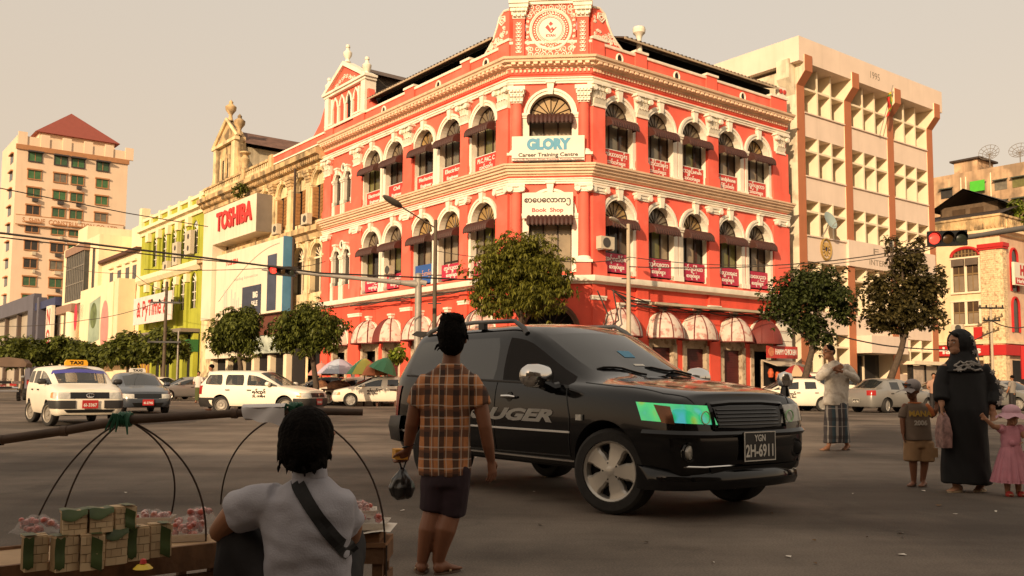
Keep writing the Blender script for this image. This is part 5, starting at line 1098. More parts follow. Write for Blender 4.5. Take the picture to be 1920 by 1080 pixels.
def lamp_post(label, px, pyt, Y, arm, head, r=.09, m=STEEL, drop=0.):
    c = px_at(px, pyt, Y); t = thing('street_lamp', label, 'street lamp', (c.x, Y, 0), 0, 'street lamps')
    obj('pole', MB().tube([(c.x, Y, 0), (c.x, Y, c.z)], [r*1.2, r*.8], 10), m, t, smooth=40)
    a = px_at(*arm[0], Y); h = px_at(*arm[1], Y+arm[2]); obj('arm', MB().tube([a, a.lerp(h, .6), h], .03, 6), m, t)
    d = (h-a).normalized(); T = d.to_track_quat('X', 'Z').to_matrix(); k = MB(); s = head
    rings = []
    for x, w, hh in ((0, .06, .05), (.08*s, .12*s, .08*s), (.3*s, .19*s, .11*s), (.62*s, .17*s, .09*s), (.8*s, .08*s, .04*s)):
        rings.append([h+T @ V((x, w*cos(2*pi*i/10), hh*sin(2*pi*i/10))) for i in range(10)])
    k.loft(rings); obj('lamp_head', k, mat('lamp_grey' if s > .9 else 'lamp_cream', (.09, .075, .06) if s > .9 else (.42, .36, .28), .6), t, smooth=True)
    for z in (c.z*.55, c.z*.7): obj('bracket', MB().box(c.x-.3, c.x+.3, Y-.03, Y+.03, z, z+.05), BLACK, t)
    return t
lamp_post('tall dark lamp post with a slanting arm left of the bushy tree', 817, 412, 40.5, ((817, 428), (753, 388), -1.2), 1.25, r=.10, m=mat('dark_wood_pole', (.10, .075, .05), .8, var=.2, scale=4))
lamp_post('cream lamp post with a short boxy lamp before the right wall of the corner building', 1178, 420, 40.2, ((1178, 430), (1160, 418), -.6), .85, r=.10, m=mat('cream_pole', (.45, .37, .26), .7, var=.1))
def utility_pole(label, px, pyb, pyt, arms, r=.12, m=None):
    g = px_ground(px, pyb); Y = g.y; c = px_at(px, pyt, Y); t = thing('utility_pole', label, 'utility pole', (c.x, Y, 0), 0, 'utility poles')
    obj('pole', MB().tube([(c.x, Y, 0), (c.x, Y, c.z)], [r, r*.75], 10), m or MATS['dark_wood_pole'], t, smooth=40)
    for dz, w in arms:
        obj('crossarm', MB().box(c.x-w, c.x+w, Y-.14, Y-.06, c.z-dz-.06, c.z-dz+.06), BLACK, t)
        k = MB(); 
        for x in (-w*.9, -w*.4, w*.4, w*.9): k.lathe([(.05, 0), (.07, .08), (.04, .16), (0, .18)], 8, (c.x+x, Y-.1, c.z-dz+.06))
        tag(obj('insulators', k, BLACK, t), kind='stuff')
    return t
utility_pole('brown wooden utility pole with crossarms before the lime building', 313, 748, 528, ((1.4, 1.0), (4.0, 1.1)))
utility_pole('thin pale pole standing right of the wooden utility pole', 335, 748, 620, (), r=.07, m=STEEL)
utility_pole('weathered utility pole with two crossarms before the restaurant', 1857, 755, 570, ((.3, .9), (1.2, .6)), r=.11, m=MATS['cream_pole'])
utility_pole('tan wooden pole beside the fried chicken stall', 1464, 757, 588, ((.5, .2),), r=.22, m=mat('tan_pole', (.30, .20, .11), .8, var=.2, scale=3))
obj_ = tag(obj('pole_banner', MB().box(30.85, 31.25, 55.5, 55.6, 1.6, 3.6), HRED), 'narrow red vertical notice tied to the weathered pole', 'banner')
CBL = MATS['old_cable']
def cable(label, pts, r=.022, sag=.0, n=18):
    P = [px_at(*p) for p in pts]; Q = []
    for a, b in zip(P, P[1:]):
        for i in range(n): t = i/n; q = a.lerp(b, t); q.z -= sag*4*t*(1-t); Q.append(q)
    Q.append(P[-1]); return tag(obj('overhead_cable', MB().tube(Q, r, 5), CBL, smooth=True), label, 'cable', 'overhead cables')
cable('thickest overhead cable dipping from the upper left to the bushy tree', [(-40, 432, 26), (380, 483, 30), (600, 512, 33), (890, 525, 38)], .034)
cable('second cable just under the thickest one at left', [(-40, 440, 26), (320, 482, 30), (560, 503, 33)], .02)
cable('thin cable crossing high in front of the tower block', [(-40, 345, 30), (240, 400, 36), (390, 425, 44)], .02)
cable('lower thin cable in front of the white hoarding', [(270, 505, 40), (540, 500, 45), (610, 490, 48)], .018, .1)
cable('slack thin cable running from the lamp post across the bushy tree to the right', [(817, 470, 40), (1040, 488, 38), (1180, 482, 40), (1440, 496, 46)], .018, .15)
cable('cable from the cream lamp post to the right hand trees', [(1180, 500, 40), (1460, 497, 44), (1700, 468, 40), (1760, 452, 30)], .026, .1)
cable('twin of the cable running to the right hand signal', [(1460, 503, 44), (1700, 474, 40), (1765, 458, 30)], .018, .1)
cable('dark cable drooping between the two right hand trees and the restaurant', [(1545, 622, 41), (1660, 648, 45), (1780, 656, 55), (1860, 622, 56)], .035, .05)
cable('short cable from the restaurant pole to the far right', [(1857, 600, 55), (1925, 612, 58)], .035, .25)
cable('cable sagging from the wooden pole to the lime building', [(313, 545, 52), (250, 512, 62), (120, 500, 78)], .02, .2)
cable('cable from the wooden pole over the street trees', [(313, 560, 52), (160, 600, 58), (-30, 610, 62)], .02, .2)
cable('cable tangle hanging down the right wall corner', [(1120, 545, 41.5), (1140, 590, 41.4), (1130, 625, 41.3), (1160, 600, 41.6), (1150, 545, 42.2)], .035)
# ------------------------------------------------------------------ umbrellas of the pavement stalls
def umbrella(label, px, pyt, pyb, Y, rpx, cols, tilt=0.):
    s = Y/1718; c = px_at(px, pyt, Y); h = (pyb-pyt)*s; R = rpx*s; t = thing('stall_umbrella', label, 'umbrella', (c.x, Y, 0), 0, 'umbrellas over the pavement stalls')
    T = Matrix.Rotation(tilt, 3, 'Y'); n = 8
    for i in range(n):
        a0, a1 = 2*pi*i/n+.2, 2*pi*(i+1)/n+.2
        def fn(u, v):
            a = a0+(a1-a0)*u; r = R*v*(1-.10*sin(pi*u)*v); return c+T @ V((r*cos(a), r*sin(a), -h*(v**1.7)))
        nm, col = cols[i % len(cols)]; obj('panel', MB().grid(fn, 4, 6), mat('umbrella_'+nm, col, .8, var=.05), t, smooth='all')
    k = MB().tube([(c.x, Y, .13), c+V((0, 0, .08))], .03, 6); obj('pole', k, STEEL, t)
    tb = thing('stall_table', 'dark little stall under the '+label.split(' umbrella')[0]+' umbrella', 'stall', (c.x, Y, 0), 0, 'pavement stalls'); k = MB().box(c.x-R*.7, c.x+R*.7, Y-.4, Y+.3, .75, .82); obj('table_top', k, mat('stall_brown', (.09, .04, .025), .8, var=.2), tb)
    for x in (-.6, .6): obj('leg', MB().box(c.x+x*R-.04, c.x+x*R+.04, Y-.3, Y-.2, 0, .75), MATS['stall_brown'], tb)
    obj('goods', MB().lathe([(R*.5, .82), (R*.55, 1.0), (R*.3, 1.2), (0, 1.25)], 10, (c.x, Y, 0)), mat('stall_goods', (.22, .10, .05), .8, var=.6, scale=6), tb, smooth=True)
sal, lav, yel, pink, orn, grn = ('salmon', (.50, .22, .17)), ('lavender', (.42, .38, .48)), ('yellow', (.62, .58, .12)), ('pink', (.60, .07, .10)), ('orange', (.66, .22, .10)), ('green', (.10, .32, .17))
umbrella('faded salmon umbrella, leftmost of the pavement umbrellas', 603, 680, 704, 47, 26, [sal])
umbrella('pale lavender umbrella between the salmon and yellow ones', 636, 673, 701, 46, 42, [lav, ('pale_blue', (.42, .46, .55))])
umbrella('yellow and pink umbrella in the middle of the pavement stalls', 684, 672, 702, 45, 34, [pink, pink, yel, yel, grn, yel, yel, pink])
umbrella('orange umbrella overlapping the yellow one', 702, 679, 704, 44.5, 28, [orn])
umbrella('tilted green umbrella nearest the black car', 727, 671, 698, 44, 28, [grn], .35)
umbrella('dark red umbrella with a cream patch behind the right hand tree', 1492, 684, 706, 45, 30, [('red', (.32, .03, .03)), ('red', (.32, .03, .03)), ('cream', (.5, .36, .22))])
# ------------------------------------------------------------------ cars
def paint(name, col, rough=.25, coat=.6, metal=0., var=.04, spec=.5): return mat(name, col, rough, metal, var=var, scale=2, spec=spec, coat=coat)
CWHITE = paint('cream_white_car_paint', srgb(236, 226, 206), .35, .3); CBLACK = paint('black_car_paint', (.004, .004, .0045), .12, .55, var=0, spec=.15); CSILV = paint('silver_car_paint', (.30, .29, .27), .3, .6, metal=.5); CBLUE = paint('dark_blue_grey_paint', (.045, .052, .065), .3, .6); CGREY = paint('grey_car_paint', (.20, .20, .19), .35, .5)
CGLASS = mat('car_glass', (.022, .024, .024), .04, var=0, spec=.9); TRIM = mat('black_bumper_plastic', (.03, .027, .025), .55, var=.1); TYRE = mat('tyre_rubber', (.022, .020, .018), .85, var=.2, scale=20)
CHROME = mat('chrome', (.7, .68, .65), .12, metal=1., var=0); RIM = mat('alloy_rim', (.50, .47, .42), .35, metal=.6, var=.05); HUB = mat('steel_wheel', (.30, .27, .23), .5, metal=.3, var=.1)
LAMP = mat('headlamp_glass', (.50, .48, .43), .15, var=.25, scale=14, spec=.8); TAIL = mat('tail_lamp_red', (.32, .015, .012), .2, var=.1); AMB = mat('indicator_amber', (.6, .26, .08), .2, var=.1); PLR = mat('plate_red', (.42, .03, .028), .4, var=.04); PLK = mat('plate_black', (.015, .015, .015), .4, var=0); WELL = mat('wheel_well', (.006, .006, .006), .9, var=0)
SKIN = mat('warm_brown_skin', (.30, .135, .07), .55, var=.1, scale=6); SKIN_D = mat('deep_brown_skin', (.20, .080, .040), .5, var=.1, scale=6); SKIN_L = mat('light_brown_skin', (.40, .20, .115), .55, var=.1, scale=6)
HAIR = mat('black_hair', (.006, .0045, .0036), .8, var=.4, scale=30, bump=.6, bscale=90, spec=.06)
def cage(p):
    w, zs, H = p['w'], p['zs'], p['H']; S = []
    m = (.88, .965, 1.0, .985, .94)
    def low(x, k, zb, zt, dx=None):
        dx = dx or (0, 0, 0, 0, 0); zz = (zb, zb+.10, zb+(zt-zb)*.45, zt-.10, zt)
        return [(x+dx[i], k*w*m[i], zz[i]) for i in range(5)]
    def deck(x, k, zt, zc, xo=0.):
        return [(x+xo*f, k*w*y, zt+(zc-zt)*g) for y, g, f in ((.80, .55, .2), (.64, .82, .45), (.33, .96, .8), (0, 1, 1))]
    hf, hc, bf, br = p['hf'], p['hc'], p['bf'], p['br']; xf, xr = p['xf'], p['xr']; no = p.get('nose', .06)
    S.append(low(xf, p.get('k0', .74), zs+.02, hf-.05, (-.03, .02, .03, 0, -no))+deck(xf-no-.01, .74, hf-.05, hf))
    S.append(low(xf-.12, .935, zs, hf-.045, (-.03, 0, 0, 0, -no*.6))+deck(xf-.2, .90, hf-.02, hf+.025, .06))
    S.append(low(xf-.42, .985, zs, hf+(bf-hf)*.25)+deck(xf-.45, .97, hf+(bf-hf)*.25+.02, hf+(hc-hf)*.35+.02, .04))
    S.append(low(p['xa'], 1, zs, hf+(bf-hf)*.75)+deck(p['xa'], .98, hf+(bf-hf)*.75+.012, hf+(hc-hf)*.8+.015, .06))
    xc, xh = p['xc'], p['xh']
    S.append(low(xc, 1, zs, bf)+[(xc-.02, w*.83, bf+.02), (xc+.02, w*.70, hc-.01), (xc+p.get('bow', .14), w*.36, hc), (xc+p.get('bow', .14)*1.25, 0, hc)])
    ry6, ry7 = p.get('ry6', .79)*w, p.get('ry7', .70)*w
    def roof(xb, xt, zb=None, k=1., H_=None, drop=0.):
        h = H_ or H; zb = zb or bf+(br-bf)*(xc-xb)/(xc-xr)
        return low(xb, k, zs, zb)+[(xt, ry6*k, h-.115-drop), (xt, ry7*k, h-.035-drop), (xt, .38*w*k, h-.004), (xt, 0, h+.006)]
    xm = (xc+xh)/2
    S.append(low(p.get('xhb', xm-.1), 1, zs, bf+.01)+[(xh-.05, ry6, H-.155), (xh, ry7, H-.075), (xh+.07, .38*w, H-.045), (xh+.09, 0, H-.035)])
    S.append(roof(p['xB']+.05, p['xB']+.03)); S.append(roof(p['xB']-.05, p['xB']-.07))
    S.append(roof(p['xC']+.05, p['xC']+.02)); S.append(roof(p['xC']-.05, p['xC']-.09))
    if p['kind'] == 'sedan':
        xd, xt = p['xD'], p['xrt']; tz = p['tz']
        S[-1] = low(p['xC']-.03, 1, zs, br)+[(xt, ry6, H-.16), (xt-.03, ry7, H-.08), (xt-.08, .38*w, H-.045), (xt-.1, 0, H-.035)]
        S.append(low(xd, 1, zs, br)+[(xd-.06, w*.82, br+.01), (xd-.08, w*.68, tz-.01), (xd-.16, w*.36, tz), (xd-.18, 0, tz)])
        S.append(low(xr+.3, .985, zs, br-.02)+deck(xr+.3, .96, br, tz+.0)); S.append(low(xr+.06, .93, zs, tz-.06, (.03, 0, -.02, 0, .02))+deck(xr+.1, .88, tz-.04, tz-.01)); S.append(low(xr, .74, zs+.04, tz-.10, (.05, 0, -.03, .0, .04))+deck(xr+.05, .72, tz-.08, tz-.05))
        glass = [(4, 7, 9), (4, 5, 6), (5, 5, 6), (7, 5, 6), (9, 7, 9)]; p['last'] = 13
    else:
        xd, xt = p['xD'], p['xrt']
        S.append(roof(xd, xd+.10 if not p.get('van') else xd, drop=.0)); S.append(roof(xr+.22, xt+.10, k=.97, H_=H-.02)); S.append(roof(xr+.05, xt+.01, k=.92, H_=H-.05, drop=.02)); e = roof(xr, xt-.05, k=.72, H_=H-.09, drop=.02); S.append(e)
        glass = [(4, 7, 9), (4, 5, 6), (5, 5, 6), (7, 5, 6), (9, 5, 6)]
        p['last'] = 13
    return S, glass
def smooth_mesh(vs, fs, mi, creases, mats, lev=2, cutters=None):
    me = bpy.data.meshes.new('cage'); me.from_pydata(vs, [], fs)
    for m in mats: me.materials.append(m)
    me.polygons.foreach_set('material_index', mi)
    bm = bmesh.new(); bm.from_mesh(me); bmesh.ops.remove_doubles(bm, verts=bm.verts, dist=1e-5); bmesh.ops.recalc_face_normals(bm, faces=bm.faces)
    cl = bm.edges.layers.float.get('crease_edge') or bm.edges.layers.float.new('crease_edge')
    key = {tuple(round(c, 4) for c in vs[i]): None for i in range(0)}
    cr = {}
    for a, b, v in creases: cr[frozenset((tuple(round(c, 4) for c in vs[a]), tuple(round(c, 4) for c in vs[b])))] = v
    for e in bm.edges:
        k = frozenset(tuple(round(c, 4) for c in v.co) for v in e.verts)
        if k in cr: e[cl] = cr[k]
    bm.to_mesh(me); bm.free()
    o = bpy.data.objects.new('tmp', me); COL.objects.link(o); md = o.modifiers.new('s', 'SUBSURF'); md.levels = md.render_levels = lev
    tmp = []
    for mb in cutters or []:
        c = bpy.data.objects.new('cut', mb.mesh('cut')); COL.objects.link(c); tmp.append(c); bd = o.modifiers.new('b', 'BOOLEAN'); bd.operation = 'DIFFERENCE'; bd.object = c; bd.solver = 'EXACT'
    r = evaluated(o, tmp)
    for c in [o]+tmp: bpy.data.objects.remove(c)
    return r
def split_by_material(me, names, root):
    out = {}
    for i, nm in names.items():
        bm = bmesh.new(); bm.from_mesh(me); bmesh.ops.delete(bm, geom=[f for f in bm.faces if f.material_index != i], context='FACES')
        if not bm.faces: bm.free(); continue
        m = me.materials[i]
        n = bpy.data.meshes.new(nm); 
        for f in bm.faces: f.material_index = 0; f.smooth = True
        # each separate sheet of glass or door becomes a part of its own
        if nm in ('side_window', 'door'):
            bm.verts.ensure_lookup_table(); seen = set(); groups = []
            for v in bm.verts:
                if v.index in seen: continue
                st = [v]; g = set()
                while st:
                    x = st.pop()
                    if x.index in seen: continue
                    seen.add(x.index); g.add(x.index)
                    for e in x.link_edges: st.append(e.other_vert(x))
                groups.append(g)
            for g in groups:
                b2 = bm.copy(); b2.verts.ensure_lookup_table(); bmesh.ops.delete(b2, geom=[v for v in b2.verts if v.index not in g], context='VERTS'); mm_ = bpy.data.meshes.new(nm); b2.to_mesh(mm_); b2.free(); mm_.materials.append(m)
                o = link(nm, mm_, root); out.setdefault(nm, []).append(o)
            bm.free(); continue
        bm.to_mesh(n); bm.free(); n.materials.append(m)
        try: n.set_sharp_from_angle(angle=radians(42))
        except Exception: pass
        out[nm] = link(nm, n, root)
    return out
def wheel_proto(R, wd, spokes=5, alloy=True):
    t = MB().lathe([(R*.72, -wd/2), (R*.90, -wd/2), (R*.975, -wd*.42), (R, -wd*.25), (R, wd*.25), (R*.975, wd*.42), (R*.90, wd/2), (R*.72, wd/2), (R*.70, wd*.3), (R*.70, -wd*.3)], 36, cap=False); 
    n = 36; k = len(t.v)//n; t.add([], []); t.f += [((k-1)*n+i, (k-1)*n+(i+1) % n, (i+1) % n, i) for i in range(n)]
    r = MB(); Rr = R*.72
    r.lathe([(Rr, -wd*.3), (Rr, wd*.44), (Rr*.965, wd*.47), (Rr*.90, wd*.40), (Rr*.88, wd*.1)], 36, cap=False)
    b = MB(); b.lathe([(0, wd*.02), (Rr*.92, wd*.02), (Rr*.92, wd*.0), (0, 0)], 24)
    if alloy:
        for i in range(spokes):
            a = 2*pi*i/spokes; c, s = cos(a), sin(a)
            P = [(Rr*.16, .40, .40), (Rr*.42, .92, .37), (Rr*.55, .82, .36), (Rr*.68, .66, .36), (Rr*.80, .70, .36), (Rr*.95, 1.0, .38)]
            rings = []
            for rr, hw, z in P:
                h = rr*hw*.62 if rr > Rr*.3 else Rr*.16
                rings.append([V((c*rr-s*q*h, s*rr+c*q*h, wd*zz)) for q, zz in ((-1, z-.05), (-.75, z+.03), (.75, z+.03), (1, z-.05), (1, .1), (-1, .1))])
            r.loft(rings)
            b.lathe([(0, wd*.415), (R*.032, wd*.415), (R*.032, wd*.36)], 8, (cos(a+.6)*Rr*.26, sin(a+.6)*Rr*.26, 0))
        r.lathe([(0, wd*.45), (Rr*.12, wd*.45), (Rr*.20, wd*.42), (Rr*.36, wd*.40), (Rr*.38, wd*.34)], 24)
    else:
        r.lathe([(0, wd*.46), (Rr*.22, wd*.45), (Rr*.28, wd*.3), (Rr*.5, wd*.36), (Rr*.6, wd*.36), (Rr*.82, wd*.16), (Rr*.9, wd*.14)], 28, cap=False)
        for i in range(8): a = 2*pi*i/8; r.lathe([(0, wd*.40), (Rr*.06, wd*.39), (Rr*.06, wd*.3)], 6, (cos(a)*Rr*.4, sin(a)*Rr*.4, 0))
    return t.mesh('wheel', TYRE, 30), r.mesh('rim', RIM if alloy else HUB, 30), b.mesh('brake_disc', WELL, True)
def make_car(p, name, label, cat, loc, rot, group=None):
    root = thing(name, label, cat, (0, 0, 0), 0, group)
    S, glass = cage(p); nS = len(S); w = p['w']
    vs = []; idx = []
    for st in S:
        L = [(st[0][0], 0, st[0][2])]+list(st); row = []
        for s in (1, -1):
            rr = []
            for j, q in enumerate(L):
                vs.append((q[0], s*q[1], q[2])); rr.append(len(vs)-1)
            row.append(rr)
        idx.append(row)
    fs, mi, cr = [], [], []
    gset = {}
    for i, a, b in glass:
        for r in range(a, b): gset[(i, r)] = 1 if r >= 7 else 2
    doors = {(4, r) for r in (2, 3, 4)} | {(5, r) for r in (2, 3, 4)} | ({(7, r) for r in (2, 3, 4)} if not p.get('van') else set())
    for i in range(nS-1):
        for r in range(9):
            for s in (0, 1):
                f = [idx[i][s][r], idx[i+1][s][r], idx[i+1][s][r+1], idx[i][s][r+1]]; fs.append(f if s else f[::-1])
                mi.append(gset.get((i, r), 3 if (i, r) in doors else 0))
    for i, rg in ((0, 4), (nS-1, 7)):
        for r in range(9):
            a, b = idx[i]; f = [a[r], a[r+1], b[r+1], b[r]]
            fs.append(f if i else f[::-1]); mi.append(1 if (i and p['kind'] != 'sedan' and r in (5, 6)) else 0)
    # longitudinal and window creases
    for i in range(nS-1):
        for r, c in ((1, .75), (5, p.get('c5', .45) if 3 <= i <= 9 else .3), (6, .25 if 4 <= i <= 9 else .15)):
            for s in (0, 1): cr.append((idx[i][s][r], idx[i+1][s][r], c))
    for i, rr, c in ((4, range(5, 9), .75), (5, range(6, 9), .45), (nS-1, range(1, 9), .35), (0, range(1, 9), .35))+((( 9, range(6, 9), .5), (10, range(5, 9), .6)) if p['kind'] == 'sedan' else ()):
        for r in rr:
            for s in (0, 1): cr.append((idx[i][s][r], idx[i][s][r+1], c))
    for i in (6, 7, 8, 9):
        for s in (0, 1): cr.append((idx[i][s][5], idx[i][s][6], .85))
    if p['kind'] != 'sedan':
        for s in (0, 1): cr.append((idx[10][s][5], idx[10][s][6], .5))
    R = p['R']; Rw = R*1.13; cut = []
    for x in (p['xa'], p['xb']):
        for s in (1, -1):
            c = MB(); y0, y1 = s*(w-.34), s*(w+.3)
            c.lathe([(Rw, 0), (Rw, abs(y1-y0))], 40, (x, min(y0, y1), R+.02), Matrix.Rotation(-pi/2, 3, 'X')); cut.append(c)
    me = smooth_mesh(vs, fs, mi, cr, [p['paint'], CGLASS, CGLASS, p['paint']], 2, cut)
    # wheel wells dark
    me.materials.append(WELL); me.materials.append(TRIM)
    for f in me.polygons:
        c = f.center
        for x in (p['xa'], p['xb']):
            d = sqrt((c.x-x)**2+(c.z-R-.02)**2)
            if d < Rw*1.005 and abs(c.y) < w and (abs(f.normal.y) > .95 and abs(c.y) < w-.3 or (abs(f.normal.y) < .2 and d > Rw*.9)): f.material_index = 4
        if abs(f.normal.z) > .8 and c.z < p['zs']+.06: f.material_index = 4
    bm = bmesh.new(); bm.from_mesh(me); bvh = BVHTree.FromBMesh(bm); bm.free()
    parts = split_by_material(me, {0: 'body', 1: 'windscreen', 2: 'side_window', 3: 'door', 4: 'wheel_well'}, root)
    t, r, b = p.get('wheel') or wheel_proto(R, p.get('ww', .2), alloy=p.get('alloy', True))
    for x in (p['xa'], p['xb']):
        for s in (1, -1):
            o = link('wheel', t, root); o.location = (x, s*(w-p.get('ww', .2)*.5-.035), R); o.rotation_euler = (-s*pi/2, 0, 0 if s > 0 else .3)
            link('rim', r, o); link('brake_disc', b, o)
    pass
    def cast(pt, d):
        h = bvh.ray_cast(V(pt)-V(d).normalized()*1.5, V(d).normalized(), 4.0)
        return h[0], h[1]
    def patch(name, pts, d, m, parent=root, eps=.006, nu=6, nv=4, thick=0.):
        """4 corner points pushed along d onto the bodywork"""
        A = [V(q) for q in pts]; D = V(d); g = MB(); ok = []
        for i in range(nu+1):
            for j in range(nv+1):
                u, v = i/nu, j/nv; q = (A[0]*(1-u)+A[1]*u)*(1-v)+(A[3]*(1-u)+A[2]*u)*v
                h, n = cast(q, D)
                if h is None: h, n = q, -D.normalized()
                if n.dot(D) > 0: n = -n
                g.v.append(tuple(h+n*eps))
        g.f = [(i*(nv+1)+j, (i+1)*(nv+1)+j, (i+1)*(nv+1)+j+1, i*(nv+1)+j+1) for i in range(nu) for j in range(nv)]
        return lobj(name, g, m, parent, smooth='all', fix=False)
    def seam(name, pts, d, m, r=.006, n=8, parent=root, eps=0.):
        P = []
        for a, c in zip(pts, pts[1:]):
            for i in range(n):
                q = V(a).lerp(V(c), i/n); h, nn = cast(q, d); P.append((h if h is not None else q)+(-V(d).normalized()*eps))
        h, nn = cast(pts[-1], d); P.append(h if h is not None else V(pts[-1]))
        return lobj(name, MB().tube(P, r, 5), m, parent, smooth=True)
    root.location = loc; root.rotation_euler = (0, 0, rot)
    return root, cast, patch, seam, parts
def plate(root, x, y, z, nrm, w, h, m, lines, tm, tilt=0., name='number_plate'):
    """flat plate facing +x or -x in the car's own frame"""
    s = 1 if nrm > 0 else -1
    o = lobj(name, MB().box(min(x, x+s*.012), max(x, x+s*.012), y-w/2, y+w/2, z-h/2, z+h/2), m, root)
    if m is PLK: e = MB(); X = x+s*.014; e.box(min(X, X-s*.004), max(X, X-s*.004), y-w/2, y+w/2, z+h/2-.008, z+h/2); e.box(min(X, X-s*.004), max(X, X-s*.004), y-w/2, y+w/2, z-h/2, z-h/2+.008); e.box(min(X, X-s*.004), max(X, X-s*.004), y-w/2, y-w/2+.008, z-h/2+.008, z+h/2-.008); e.box(min(X, X-s*.004), max(X, X-s*.004), y+w/2-.008, y+w/2, z-h/2+.008, z+h/2-.008); lobj('plate_border', e, tm, o)
    for txt, size, dz, fw in lines:
        me = text_mesh(txt, size, tm, .001, bold=size*.02); xs = [v.co.x for v in me.vertices]; k = fw/((max(xs)-min(xs)) or 1)
        for v in me.vertices: v.co = V((x+s*.0145+v.co.z*s, y+s*v.co.x*k, z+dz+v.co.y))
        l = link('lettering', me, o)
    return o
def side_text(root, cast, txt, x0, z, size, s, m, fw, bold=.02, shear=0.):
    me = text_mesh(txt, size, m, .001, bold=size*bold, shear=shear); xs = [v.co.x for v in me.vertices]; k = fw/((max(xs)-min(xs)) or 1)
    for v in me.vertices:
        q = V((x0-s*v.co.x*k if s > 0 else x0+v.co.x*k, s*2, z+v.co.y)); h, n = cast(q, (0, -s, 0)); v.co = (h if h is not None else q)+V((0, s*.006, 0))
    return link('lettering', me, root)

# ---- the black off-roader in the foreground
SP = dict(kind='wagon', w=.9125, zs=.34, H=1.71, hf=1.015, hc=1.155, bf=1.08, br=1.175, xf=2.17, xr=-2.36, xa=1.3575, xb=-1.3575, xc=.89, xh=.17, xB=-.22, xC=-1.13, xD=-2.0, xrt=-2.1, R=.36, ww=.235, paint=CBLACK, nose=.09, ry6=.80, ry7=.71, bow=.16, k0=.83)
suv, cast, patch, seam, parts = make_car(SP, 'black_suv', 'glossy black off-roader in the foreground with chrome mirrors and a green shining headlight', 'car', (.687, 9.386, 0), -.93098)
F_, B_, RT, LT_ = (-1, 0, 0), (1, 0, 0), (0, 1, 0), (0, -1, 0)
SM = mat('smoked_visor', (.05, .045, .045), .12, var=0, spec=.8); SILT = mat('silver_side_lettering', (.62, .59, .54), .5, var=0); GRILL = mat('grille_black', (.010, .010, .010), .35, var=0)
def dichroic():  # cyan and green shine painted by noise, plus a weak added glow
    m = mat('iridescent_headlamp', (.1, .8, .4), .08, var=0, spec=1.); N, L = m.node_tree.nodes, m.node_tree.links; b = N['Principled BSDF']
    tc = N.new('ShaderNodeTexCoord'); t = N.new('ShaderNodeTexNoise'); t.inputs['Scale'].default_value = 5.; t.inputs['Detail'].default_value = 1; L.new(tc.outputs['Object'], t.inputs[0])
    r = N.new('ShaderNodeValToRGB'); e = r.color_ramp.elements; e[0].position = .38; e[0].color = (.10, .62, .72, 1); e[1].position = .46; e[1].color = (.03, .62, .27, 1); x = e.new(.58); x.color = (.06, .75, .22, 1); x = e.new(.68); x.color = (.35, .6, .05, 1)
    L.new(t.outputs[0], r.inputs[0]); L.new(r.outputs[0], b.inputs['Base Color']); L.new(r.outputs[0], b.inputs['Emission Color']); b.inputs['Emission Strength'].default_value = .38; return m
HLG = dichroic()
